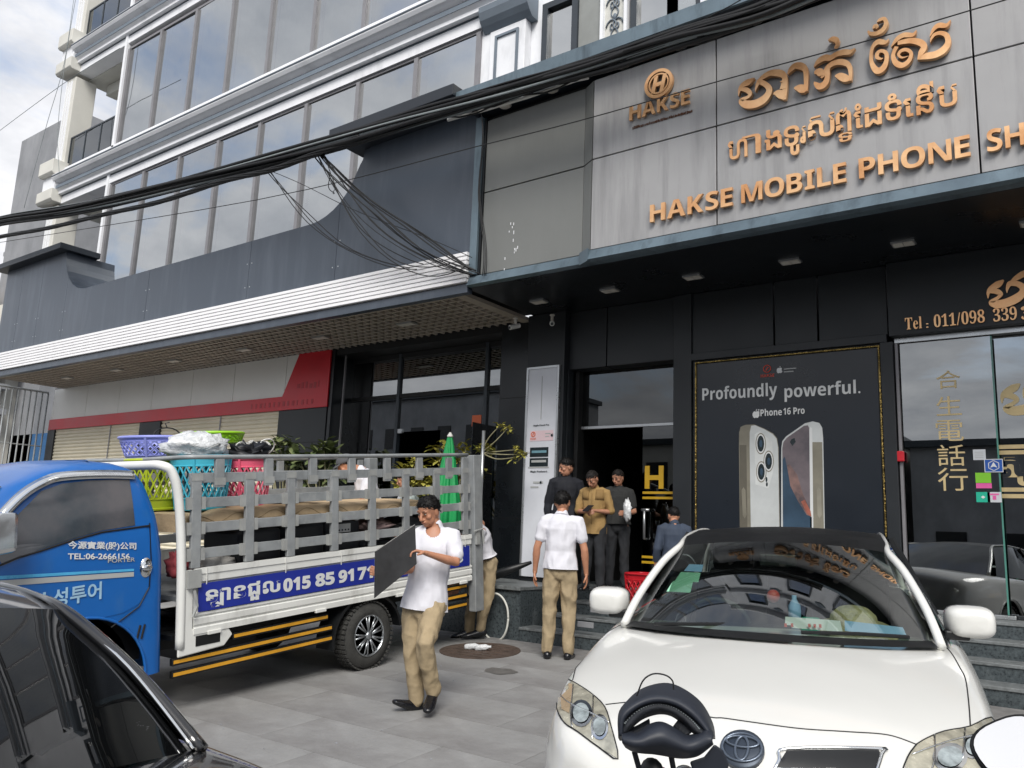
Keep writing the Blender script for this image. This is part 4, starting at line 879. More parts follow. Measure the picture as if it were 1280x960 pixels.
m_interior = mat('car_interior', '424544', .8, var=.2)
m_beltbeige = mat('dash_hat', 'b3a57e', .8, var=.2, scale=20, bump=.6)
m_darkwin = mat('dark_cab_glass', '3a4249', .08, var=.3, scale=1.6, col2='5b595c', spec=.9)  # opaque; lighter mottling painted in for grey reflection and cab interior
m_kglass = mat('black_car_glass', '0b0c0d', .0, var=0, spec=.5)
m_emb = mat('emblem_grey', '39414c', .4, metal=.5, var=.1)
def wheel(par, c, ax, R_=.32, W_=.2, spokes=5, nm='wheel', side=1):
    """c: outer face centre, ax: unit axis pointing outwards"""
    c = V(c); ax = V(ax); prof = [(R_*.60, -.01), (R_*.66, .0), (R_*.80, .0), (R_*.93, -.018), (R_*.985, -.03), (R_, -.055), (R_, -W_+.05), (R_*.97, -W_+.01), (R_*.6, -W_)]
    q = MB(); q.lathe(prof, c, ax, 40); t = obj(nm, q, m_tyre, par, smooth=True, angle=50)
    u = (V((0, 0, 1))-ax*ax.z).normalized(); w_ = ax.cross(u)
    q = MB()
    for k in range(44):
        a = 2*pi*k/44; d = u*cos(a)+w_*sin(a); e_ = ax.cross(d)
        for s_ in (-.028, -.085, -.14):
            p = c+d*(R_+.002)+ax*(s_); B_ = Matrix((( d.x, e_.x, ax.x, p.x), (d.y, e_.y, ax.y, p.y), (d.z, e_.z, ax.z, p.z), (0, 0, 0, 1)))
            q.M = B_; q.box(-.006, .008, -.014, .014, -.02, .02)
    q.M = None; obj('tread', q, m_tyre, t, fix=False, kind='stuff')
    q = MB(); q.lathe([(R_*.60, -.01), (R_*.62, .002), (R_*.60, .006), (R_*.57, -.004), (R_*.56, -.05)], c, ax, 40); rim = obj('rim', q, m_rim, t, smooth=True, angle=40)
    q = MB(); q.lathe([(R_*.56, -.05), (0.01, -.05)], c, ax, 30); obj('brake', q, m_trim, t)
    q = MB()
    for k in range(spokes):
        a = 2*pi*k/spokes+.2
        for da in ((-.07, .07) if spokes > 6 else (-.14, .14)):
            d1 = u*cos(a)+w_*sin(a); d2 = u*cos(a+da*1.7)+w_*sin(a+da*1.7)
            q.tube([c+d1*R_*.10+ax*(-.012), c+d2*R_*.57+ax*(-.004)], [.011, .009], 5)
    q.lathe([(R_*.13, -.04), (R_*.12, .0), (.005, .006)], c, ax, 14); obj('spokes', q, m_rim, t, smooth=True, kind='stuff'); return t
ST = [  # x, half width, z bottom, z shoulder, y shoulder, z centre
 (0.0, .40, .30, .52, .30, .60), (.03, .55, .26, .60, .42, .665), (.09, .66, .23, .665, .52, .735), (.2, .765, .21, .715, .62, .79), (.4, .85, .20, .765, .70, .845),
 (.7, .895, .19, .825, .76, .895), (1.0, .91, .18, .875, .765, .94), (1.35, .915, .18, .925, .765, .975), (1.8, .915, .18, .94, .80, .97), (2.6, .915, .18, .955, .81, .98),
 (3.4, .91, .18, .975, .80, 1.0), (3.85, .90, .19, .99, .76, 1.03), (4.2, .875, .21, .99, .72, 1.05), (4.5, .83, .25, .96, .66, 1.04), (4.68, .76, .28, .91, .58, .98), (4.77, .66, .32, .80, .46, .86), (4.805, .5, .38, .68, .3, .72)]
def car(root, M, paint, roofm, glassm, xmirror=1.6, axles=(.95, 3.72), WB=1.36, ground=None):
    rows = crv(ST, 5); NB = 7; verts = []; npt = None
    for (x, hw, zb, zs, ysh, zc) in rows:
        ctl = [(hw*.80, zb-.01), (hw-.05, zb+.03), (hw-.008, zb+.16), (hw, (zb+zs)*.55), (hw-.012, zs-.13), ((hw+ysh)/2+.02, zs-.035), (ysh, zs+.004), (ysh*.62, zs+(zc-zs)*.62), (ysh*.3, zs+(zc-zs)*.93), (0, zc)]
        half = crv(ctl, 4); line = half + [(-y, z) for y, z in half[-2::-1]]; npt = len(line); verts.append([(x, y, z) for y, z in line])
    vs = [p for r_ in verts for p in r_]; nr = len(verts)
    vs = [list(p) for p in vs]
    RW = .345
    for p in vs:
        for ax_ in axles:
            if abs(p[1]) > .6:
                d = hypot(p[0]-ax_, p[2]-.33); 
                if d < RW+.05 and d > .02: k = (RW+.05)/d if d > RW-.04 else 1; p[0] = ax_+(p[0]-ax_)*k; p[2] = .33+(p[2]-.33)*k
    fs = []
    for i in range(nr-1):
        for j in range(npt-1):
            idx = (i*npt+j, i*npt+j+1, (i+1)*npt+j+1, (i+1)*npt+j); c_ = [sum(vs[k][a] for k in idx)/4 for a in range(3)]
            if abs(c_[1]) > .6 and any(hypot(c_[0]-a_, c_[2]-.33) < RW+.02 for a_ in axles): continue
            if 1.42 < c_[0] < 3.80 and abs(c_[1]) < .74 and c_[2] > .9: continue
            fs.append(idx)
    for e in (0, nr-1): fs.append(tuple(e*npt+j for j in range(npt)))
    q = MB(M); q.add(vs, fs); body = obj('body', q, paint, root, smooth=True, angle=60)
    bm = bmesh.new(); bm.from_mesh(body.data); bvh = BVHTree.FromBMesh(bm); bm.free()
    # glass house
    def arcrow(xc, zc, xe, ze, ye, n=14): return [(xc+(xe-xc)*abs(2*k/n-1)**2.2, ye*(1-2*k/n), zc+(ze-zc)*abs(2*k/n-1)**2) for k in range(n+1)]
    def sheet(rowsA, m_, nm, par=root, lift=0):
        q = MB(M); n = len(rowsA[0]); q.add([p for r_ in rowsA for p in r_], [(i*n+j, i*n+j+1, (i+1)*n+j+1, (i+1)*n+j) for i in range(len(rowsA)-1) for j in range(n-1)]); return obj(nm, q, m_, par, smooth=True, fix=False)
    def blend(A, B, m, bul=0): return [[tuple(a+(b-a)*(i/m)+(bul*sin(pi*i/m) if c==2 else 0) for c, (a, b) in enumerate(zip(p, r))) for p, r in zip(A, B)] for i in range(m+1)]
    wb = arcrow(1.17, .985, 1.42, .965, .72); wh = arcrow(1.92, 1.385, 2.02, 1.34, .575)
    sheet(blend(wb, wh, 10, .018), glassm, 'windshield')
    sheet(blend(arcrow(1.08, .965, 1.33, .95, .74), wb, 2, .0), m_trim, 'cowl')
    top = [wh, arcrow(2.15, 1.422, 2.2, 1.392, .572), arcrow(2.55, 1.450, 2.6, 1.418, .565), arcrow(3.0, 1.445, 3.0, 1.41, .56), arcrow(3.32, 1.40, 3.28, 1.37, .56)]
    sheet(top, roofm, 'roof')
    rb = arcrow(4.05, 1.05, 3.88, 1.0, .70); sheet(blend(top[-1], rb, 8, .02), glassm if glassm is not m_glasscar else m_glassblk, 'rear_window')
    for s_ in (1, -1):
        bp = [(1.42, .80, .945), (1.8, .825, .955), (2.3, .835, .965), (2.8, .83, .975), (3.3, .815, .985), (3.75, .77, .995)]
        tp = [(2.02, .575, 1.345), (2.15, .59, 1.378), (2.5, .60, 1.40), (2.8, .60, 1.40), (3.1, .59, 1.385), (3.3, .575, 1.365)]
        A = [(x, s_*y, z) for x, y, z in bp]; B = [(x, s_*y, z) for x, y, z in tp]
        sheet([A, [tuple((a+b)/2+(s_*.01 if c == 1 else 0) for c, (a, b) in enumerate(zip(p, r))) for p, r in zip(A, B)], B], glassm if glassm is not m_glasscar else m_glassblk, 'side_window')
        for nm, pts, r_ in (('pillar', [(1.36, s_*.755, .95), (1.55, s_*.715, 1.09), (1.8, s_*.64, 1.25), (2.0, s_*.575, 1.338), (2.15, s_*.574, 1.378), (2.4, s_*.568, 1.406), (2.8, s_*.562, 1.418), (3.1, s_*.56, 1.402), (3.3, s_*.563, 1.368), (3.6, s_*.66, 1.20), (3.9, s_*.735, 1.0)], .022),):
            q = MB(M); cp_ = crv(pts, 5); q.tube(cp_, [r_ if p[0] < 1.95 or p[0] > 3.35 else max(.010, r_-.06*min(p[0]-1.95, 3.35-p[0])) for p in cp_], 8); obj(nm, q, paint, root, smooth=True)
        q = MB(M); q.tube([(2.52, s_*.832, .96), (2.56, s_*.612, 1.40)], .022, 6); obj('pillar', q, m_trim, root)
        # mirror
        q = MB(M); nn_ = 24; pw = lambda t, e: (abs(t)**e)*(1 if t > 0 else -1)
        q.add([(xmirror+.055-.12*sin(pi/2*i/8)**.8*(1-.0)+.0, s_*(.905+.015*(i/8))+.112*pw(cos(pi/2*i/8), .45)*pw(cos(2*pi*k/nn_), .6), 1.04+.078*pw(cos(pi/2*i/8), .45)*pw(sin(2*pi*k/nn_), .6)) for i in range(9) for k in range(nn_)],
              [(i*nn_+k, i*nn_+(k+1) % nn_, (i+1)*nn_+(k+1) % nn_, (i+1)*nn_+k) for i in range(8) for k in range(nn_)]+[tuple(range(nn_))]); mm = obj('mirror', q, paint, root, smooth=True)
        q = MB(M); q.box(xmirror-.03, xmirror+.03, min(s_*.79, s_*.9), max(s_*.79, s_*.9), .955, 1.0); obj('stalk', q, m_trim, mm, bevel=.01)
        q = MB(M); q.lathe([(.062, 0), (.06, .004), (.01, .005)], (xmirror+.056, s_*.905, 1.04), (1, 0, 0), 20); obj('mirror_glass', q, m_chrome, mm, smooth=True)
        for ax_ in axles:
            q = MB(M); q.tube([(ax_+(RW+.045)*cos(pi*k/16), s_*.885, .33+(RW+.045)*sin(pi*k/16)) for k in range(17)], .018, 6); obj('arch_lip', q, paint, root, smooth=True)
            q = MB(M); q.lathe([(RW+.03, 0), (.02, 0)], (ax_, s_*.70, .33), (0, s_, 0), 24); obj('arch_liner', q, m_trim, root)
            wc = M @ V((ax_, s_*.885, .33)); 
            if ground: wc.z = ground(wc.y)+.33
            wheel(root, wc, (M.to_3x3() @ V((0, s_, 0))).normalized(), .325, .2)
    # interior
    q = MB(M); q.box(1.3, 3.9, -.76, .76, .35, .40); obj('floor', q, m_interior, root)
    q = MB(M); q.prism([(1.25, .93), (1.5, .945), (1.78, .93), (1.85, .80), (1.8, .5), (1.3, .5)], -.70, .70, 'y'); obj('dashboard', q, mat('dashboard_grey', '6a6f6a', .7, var=.15) if 'dashboard_grey' not in bpy.data.materials else bpy.data.materials['dashboard_grey'], root, bevel=.02)
    for s_ in (.36, -.36):
        q = MB(M); q.box(2.15, 2.6, s_-.24, s_+.24, .45, .62); q2 = MB(M)
        st_ = obj('seat', q, m_interior, root, bevel=.05)
        q = MB(M); q.prism([(2.5, .6), (2.62, .6), (2.8, 1.12), (2.72, 1.14)], s_-.23, s_+.23, 'y'); obj('backrest', q, m_interior, st_, bevel=.03)
        q = MB(M); q.prism([(2.72, 1.16), (2.82, 1.15), (2.84, 1.30), (2.77, 1.32)], s_-.13, s_+.13, 'y'); obj('headrest', q, m_interior, st_, bevel=.03)
    q = MB(M); q.prism([(3.2, .5), (3.3, .5), (3.55, 1.1), (3.45, 1.12)], -.62, .62, 'y'); obj('backrest', q, m_interior, root, bevel=.03)
    q = MB(M); q.tube([(2.05+.04*cos(2*pi*k/20)*0-.06*sin(2*pi*k/20), .36+.18*cos(2*pi*k/20), .88+.16*sin(2*pi*k/20)) for k in range(20)], .014, 6, closed=True); obj('steering_wheel', q, m_interior, root, smooth=True)
    return body, bvh
def on_body(bvh, px, py, lift=.003):
    d = ray(px, py).normalized(); h = bvh.ray_cast(EYE, d)
    if h[0] is None: return None
    n = h[1] if h[1].dot(d) < 0 else -h[1]; return h[0]+n*lift, n
def seam(par, bvh, M3, poly, width=.005, m_=None, nm='panel_gap', n=8, lift=.0025):
    P_ = [on_body(bvh, px, py, lift) for px, py in crv([(float(a), float(b)) for a, b in poly], n)]; P_ = [p for p in P_ if p]
    q = MB(); q.tube([p[0]-p[1]*.0015 for p in P_], width/2, 5); return obj(nm, q, m_ or m_trim, par, smooth=True)
def patch(par, bvh, poly, m_, nm, lift=.004, step=7, thick=None):
    """a panel lying on the curved body inside an outline"""
    poly = [(float(a), float(b)) for a, b in poly]; xs_ = [p[0] for p in poly]; ys_ = [p[1] for p in poly]
    def inside(x, y):
        c = False; j = len(poly)-1
        for i in range(len(poly)):
            if (poly[i][1] > y) != (poly[j][1] > y) and x < (poly[j][0]-poly[i][0])*(y-poly[i][1])/(poly[j][1]-poly[i][1])+poly[i][0]: c = not c
            j = i
        return c
    ring = []
    for i in range(len(poly)):
        a, b_ = poly[i], poly[(i+1) % len(poly)]; k = max(1, int(hypot(b_[0]-a[0], b_[1]-a[1])/step)); ring += [(a[0]+(b_[0]-a[0])*t/k, a[1]+(b_[1]-a[1])*t/k) for t in range(k)]
    pts = ring[:]; y = min(ys_)+step/2
    while y < max(ys_):
        x = min(xs_)+step/2
        while x < max(xs_):
            if inside(x, y) and min(hypot(x-r[0], y-r[1]) for r in ring) > step*.55: pts.append((x, y))
            x += step
        y += step
    from mathutils.geometry import delaunay_2d_cdt
    co, ed, fa, *_ = delaunay_2d_cdt([V(p) for p in pts], [(i, (i+1) % len(ring)) for i in range(len(ring))], [], 1, .01)
    vs = []; 
    for c in co:
        r = on_body(bvh, c.x, c.y, lift); vs.append(r[0] if r else None)
    fs = [tuple(f) for f in fa if all(vs[i] is not None for i in f)]; vs = [v if v is not None else V((0, 0, 0)) for v in vs]
    used = sorted({i for f in fs for i in f}); mp = {o: n_ for n_, o in enumerate(used)}
    q = MB(); q.add([vs[i] for i in used], [tuple(mp[i] for i in f) for f in fs]); return obj(nm, q, m_, par, smooth=True, fix=False)

# --- white saloon, front right
yw_ = radians(-14.17); bv = V((sin(yw_), cos(yw_), 0)); nv = V((0, -.045, 1)).normalized(); bv = (bv-nv*bv.dot(nv)).normalized(); lv = nv.cross(bv)
og = V((-1.113, 2.931, .061*2.931+.079))
MC = Matrix(((bv.x, lv.x, nv.x, og.x), (bv.y, lv.y, nv.y, og.y), (bv.z, lv.z, nv.z, og.z), (0, 0, 0, 1)))
wc = thing('parked_car', 'white saloon car with black roof parked nose forward at the right, papers behind its windscreen', 'car', MC @ V((2.4, 0, 0)))
body, bvh = car(wc, MC, m_wpaint, m_trim, m_glasscar, ground=gz)
LH = [(708,848),(722,856),(740,868),(756,884),(764,908),(773,949),(748,934),(722,915),(706,904),(697,886),(700,865)]
RH = [(1146,931),(1158,924),(1180,915),(1212,909),(1238,897),(1243,915),(1246,950),(1215,985),(1160,985),(1128,975),(1134,948)]
for pl_ in (LH, RH):
    lp = patch(wc, bvh, pl_, m_lampbowl, 'headlight', .004)
    seam(lp, bvh, None, pl_+[pl_[0]], .005, m_trim, 'rim', 3, .006)
def disc(par, px, py, rx, ry, m_, nm, lift, k0=16): return patch(par, bvh, [(px+rx*cos(2*pi*k/k0), py+ry*sin(2*pi*k/k0)) for k in range(k0)], m_, nm, lift, 5)
l1 = [o for o in wc.children if o.name.startswith('headlight')]
m_proj = mat('projector_lens', '8b9496', .08, var=.4, scale=20)
for o, cs in zip(l1, (((727, 893, 14, 17), (750, 910, 11, 16)), ((1187, 948, 22, 18), (1215, 935, 12, 15)))):
    for k, c_ in enumerate(cs): disc(o, *c_, m_chrome if k else m_chrome, 'reflector', .006); disc(o, c_[0], c_[1], c_[2]*.72, c_[3]*.72, m_proj, 'bulb_lens', .009)
patch(l1[0], bvh, [(701,866),(707,852),(717,857),(712,893),(703,888)], m_lampor, 'indicator', .007)
for pl_ in ([(717,857),(714,895),(716,910)], [(742,870),(741,925)]): seam(l1[0], bvh, None, pl_, .006, m_chrome, 'divider', 4, .008)
for pl_ in ([(1168,920),(1168,950),(1160,975)], [(1206,912),(1203,950)]): seam(l1[1], bvh, None, pl_, .006, m_chrome, 'divider', 4, .008)
for s_ in l1: seam(s_, bvh, None, [(700,868),(712,880),(740,893),(762,905)] if s_ is l1[0] else [(1140,945),(1180,930),(1238,915)], .005, m_chrome, 'brow', 4, .009)
seam(wc, bvh, None, [(757,881),(790,878),(830,880),(885,896),(905,898),(940,903),(1000,911),(1060,915),(1110,919),(1146,931)])
seam(wc, bvh, None, [(716,850),(722,830),(735,812),(760,790),(788,776)]); seam(wc, bvh, None, [(1213,909),(1211,880),(1207,850),(1200,835),(1188,815),(1170,798)])
patch(wc, bvh, [(960,985),(975,952),(984,938),(1098,938),(1101,944),(1086,985)], m_trim, 'grille', .004); seam(wc, bvh, None, [(958,985),(974,951),(984,937),(1098,937),(1102,944),(1088,985)], .014, m_chrome, 'grille_surround', 4, .006)
seam(wc, bvh, None, [(972,962),(1094,964)], .010, m_chrome, 'grille_bar', 3, .006)
e = on_body(bvh, 928, 938, .004); en = e[1]; ec = e[0]; ex_ = lv.cross(en); ex_ = lv; eu = en.cross(ex_).normalized() if False else (nv-en*nv.dot(en)).normalized(); el = (lv-en*lv.dot(en)).normalized()
em = obj('emblem', MB().lathe([(.076, -.01), (.076, .008), (.070, .012), (.01, .012)], ec, en, 28), m_emb, wc, smooth=True, angle=40); m_emr = mat('emblem_ring', '5f6874', .3, metal=.7, var=.1)
def ering(cx_, cz, rx, ry, r_): return MB().tube([ec+en*.014+el*(cx_+rx*cos(2*pi*k/24))+eu*(cz+ry*sin(2*pi*k/24)) for k in range(24)], r_, 6, closed=True)
obj('ring', ering(0, 0, .068, .056, .006), m_emr, em, smooth=True); obj('ring', ering(0, .022, .056, .022, .006), m_emr, em, smooth=True); obj('ring', ering(0, -.004, .022, .047, .006), m_emr, em, smooth=True)
for (a, b_) in (((800, 772), (900, 788)), ((985, 792), (1090, 798))):
    pass
q = MB(MC); q.tube([(1.17, .55, .992), (1.24, .2, 1.005), (1.26, -.1, 1.008)], .009, 6).tube([(1.17, -.15, 1.0), (1.26, -.4, .998), (1.36, -.62, .985)], .009, 6); obj('wiper', q, m_trim, wc)
for x, z, m_, wdt, hgt in ((.50, 1.215, 'sky', .10, .035), (.535, 1.165, 'teal', .13, .045), (.565, 1.115, 'teal', .13, .05)):
    q = MB(MC); q.add([(1.70-(1.2-z)*1.75+.0, x, z), (1.70-(1.2-z)*1.75, x-wdt, z+.0), (1.70-(1.2-z-hgt)*1.75, x-wdt-.0, z+hgt), (1.70-(1.2-z-hgt)*1.75, x-.02, z+hgt)], [(0, 1, 2, 3)]); obj('sticker', q, m_st[m_] if m_ == 'sky' else mat('sticker_mint', '8fc6a8', .5), wc, fix=False)
# things lying on the dash
t = obj('straw_hat', MB(MC).lathe([(.21, 0), (.20, .012), (.12, .03), (.11, .09), (.08, .12), (.01, .128)], (1.60, -.38, .952), (-.25, 0, 1), 24), m_beltbeige, None, smooth=True); tag(t, 'woven straw hat lying on the dashboard behind the white car windscreen', 'hat')
q = MB(MC); q.add([(1.33, -.34, .998), (1.42, -.62, .967), (1.46, -.60, 1.015), (1.38, -.34, 1.04)], [(0, 1, 2, 3)]); t = obj('permit_card', q, m_st['sky'], None, fix=False); tag(t, 'pale blue permit card behind the lower right corner of the windscreen', 'card')
q = MB(MC); q.add([(1.26, -.07, 1.005), (1.31, -.33, .995), (1.36, -.32, 1.04), (1.31, -.07, 1.05)], [(0, 1, 2, 3)]); t = obj('number_card', q, m_pwhite, None, fix=False); tag(t, 'white card with red digits behind the bottom of the windscreen', 'card')
q = MB(); Mt = MC @ Matrix(((.17, .72, 0, 1.238), (-.98, .1, 0, -.07), (0, .68, 0, 1.01), (0, 0, 0, 1))); [q.add([Mt @ V((x_, y_, 0)), Mt @ V((x_+.012, y_, 0)), Mt @ V((x_+.012, y_+.022, 0)), Mt @ V((x_, y_+.022, 0))], [(0, 1, 2, 3)]) for x_, y_ in ((0, 0), (.03, .002), (.11, .004), (.135, .004), (.16, .004))]; obj('print_mark', q, m_pred, t, kind='stuff')
t = obj('red_ball', MB(MC).ell((1.75, .02, 1.10), (.035, .035, .035), 14, 9), m_pred, None, smooth=True); tag(t, 'small red ball ornament hanging inside the white car windscreen', 'ornament')
t = obj('water_bottle', MB(MC).lathe([(.03, 0), (.032, .1), (.03, .13), (.012, .16), (.012, .18)], (1.55, -.10, .95), (0, 0, 1), 14), m_st['sky'], None, smooth=True); tag(t, 'clear water bottle standing on the dashboard of the white car', 'bottle')
t = obj('tissue_box', MB(MC).box(1.5, 1.6, -.22, -.13, .95, 1.02), m_st['teal'], None, bevel=.01); tag(t, 'small mint tissue packet on the dashboard beside the bottle', 'box')
q = MB(MC); q.box(1.86, 1.88, -.1, .1, 1.25, 1.32); obj('rear_view_mirror', q, m_trim, wc, bevel=.01)

# --- black saloon, bottom left, seen over its rear window
MK = Matrix(((1, 0, 0, -6.2), (0, 1, 0, .86), (0, 0, 1, .03), (0, 0, 0, 1)))
kc = thing('parked_car', 'glossy black saloon at the bottom left, seen across its rear window', 'car', (-3.8, .86, .03))
body2, bvh2 = car(kc, MK, m_kpaint, m_kpaint, m_kglass, ground=gz)
for s_ in (1, -1):
    q = MB(MK); q.tube(crv([(3.30, s_*.555, 1.378), (3.6, s_*.64, 1.215), (3.9, s_*.705, 1.01)], 6), .006, 5); obj('window_trim', q, m_chrome, kc, smooth=True)
    q = MB(MK); q.box(4.55, 4.74, min(s_*.5, s_*.78), max(s_*.5, s_*.78), .78, .90); obj('tail_light', q, m_tail, kc, bevel=.02)
q = MB(MK); q.lathe([(.07, 0), (.06, .05), (.02, .07)], (3.1, 0, 1.42), (0, 0, 1), 10); obj('aerial', q, m_kpaint, kc, smooth=True)

# --- blue truck
al = radians(5.7); Fv = V((0, -cos(al), -sin(al))); Lv = V((1, 0, 0)); Hv = Fv.cross(Lv)
MT = Matrix(((Fv.x, Lv.x, Hv.x, -6.82), (Fv.y, Lv.y, Hv.y, 5.9), (Fv.z, Lv.z, Hv.z, .36), (0, 0, 0, 1)))
tr = thing('flatbed_truck', 'blue cab truck with white drop-side bed and grey stake rack backed up to the shop', 'truck', (-6.82, 5.0, .3))
def lerp_t(tab, h):
    if h <= tab[0][0]: return tab[0][1]
    for (a, x), (b_, y) in zip(tab, tab[1:]):
        if h <= b_: return x+(y-x)*(h-a)/(b_-a)
    return tab[-1][1]
FB = [(.5, 2.13), (1.3, 2.14), (1.57, 2.17), (1.84, 2.25), (1.95, 2.32), (2.01, 2.45), (2.04, 2.6)]
FF = [(.35, 3.70), (.5, 3.76), (.9, 3.77), (1.1, 3.73), (1.3, 3.63), (1.5, 3.51), (1.7, 3.37), (1.85, 3.23), (1.95, 3.05), (2.01, 2.9), (2.04, 2.75)]
WD = [(.5, .85), (1.25, .855), (1.45, .845), (1.7, .805), (1.9, .755), (1.98, .70), (2.02, .60), (2.04, .4)]
hs = [.42, .5, .56, .62, .68, .74, .80, .86, .92, 1.0, 1.1, 1.2, 1.3, 1.4, 1.5, 1.6, 1.7, 1.78, 1.85, 1.91, 1.95, 1.98, 2.01, 2.03, 2.04]
def ringc(h, n=7):
    fb, ff, wd = lerp_t(FB, h), lerp_t(FF, h), lerp_t(WD, h); r_ = min(.09, wd*.3); rf = min(.22, wd*.5); out = []
    ns = 26
    out += [(fb+r_+(ff-rf-fb-r_)*k/ns, wd) for k in range(ns)]
    out += [(ff-rf+rf*sin(pi/2*k/n), wd-rf+rf*cos(pi/2*k/n)) for k in range(n+1)]
    out += [(ff+.05*cos(pi/2*(1-2*k/8))*1, (wd-rf)*(1-2*k/8)) for k in range(1, 8)]
    out += [(ff-rf+rf*cos(pi/2*k/n), -wd+rf-rf*sin(pi/2*k/n)) for k in range(n+1)]
    out += [(ff-rf+(fb+r_-ff+rf)*k/ns, -wd) for k in range(1, ns)]
    out += [(fb+r_-r_*sin(pi/2*k/4), -wd+r_-r_*cos(pi/2*k/4)) for k in range(5)] + [(fb, (-wd+r_)*(1-2*k/4)) for k in range(1, 4)] + [(fb+r_-r_*cos(pi/2*k/4), wd-r_+r_*sin(pi/2*k/4)) for k in range(5)]
    return [(f_, l_, h) for f_, l_ in out]
RG = [ringc(h) for h in hs]; nr_ = len(RG[0]); vs = [list(p) for r_ in RG for p in r_]; AC, AH, AR = 2.76, .44, .43
for p in vs:
    if abs(p[1]) > .6:
        d = hypot(p[0]-AC, p[2]-AH)
        if .3 < d < AR+.05: p[0] = AC+(p[0]-AC)*(AR+.05)/d; p[2] = AH+(p[2]-AH)*(AR+.05)/d
fs = []
for i in range(len(RG)-1):
    for j in range(nr_):
        idx = (i*nr_+j, i*nr_+(j+1) % nr_, (i+1)*nr_+(j+1) % nr_, (i+1)*nr_+j); c_ = [sum(vs[k][a] for k in idx)/4 for a in range(3)]
        if abs(c_[1]) > .6 and hypot(c_[0]-AC, c_[2]-AH) < AR+.02: continue
        fs.append(idx)
fs.append(tuple((len(RG)-1)*nr_+j for j in range(nr_)))
q = MB(MT); q.add(vs, fs); cab = obj('cab', q, m_bpaint, tr, smooth=True, angle=55)
bm = bmesh.new(); bm.from_mesh(cab.data); bvt = BVHTree.FromBMesh(bm); bm.free()
win = [(3.27,1.55),(3.20,1.67),(3.04,1.82),(2.9,1.865),(2.71,1.885),(2.40,1.885),(2.385,1.54),(2.64,1.52),(2.86,1.475),(3.08,1.42),(3.30,1.34),(3.34,1.42)]
def side(h, lift=.0, s_=1): return s_*(lerp_t(WD, h)+lift)
def spatch(poly, m_, nm, lift, par=tr, s_=1, nh=10):
    """panel that follows the cab's side"""
    tri = tessellate_polygon([[V((f_, h, 0)) for f_, h in poly]]); q = MB(MT)
    b_ = bmesh.new(); vv = [b_.verts.new((f_, 0, h)) for f_, h in poly]; [b_.faces.new([vv[i] for i in t_]) for t_ in tri if len(set(t_)) == 3]
    bmesh.ops.subdivide_edges(b_, edges=b_.edges, cuts=3, use_grid_fill=True); b_.verts.index_update()
    q.add([(v.co.x, side(v.co.z, lift, s_), v.co.z) for v in b_.verts], [tuple(v.index for v in f.verts) for f in b_.faces]); b_.free(); return obj(nm, q, m_, par, smooth=True)
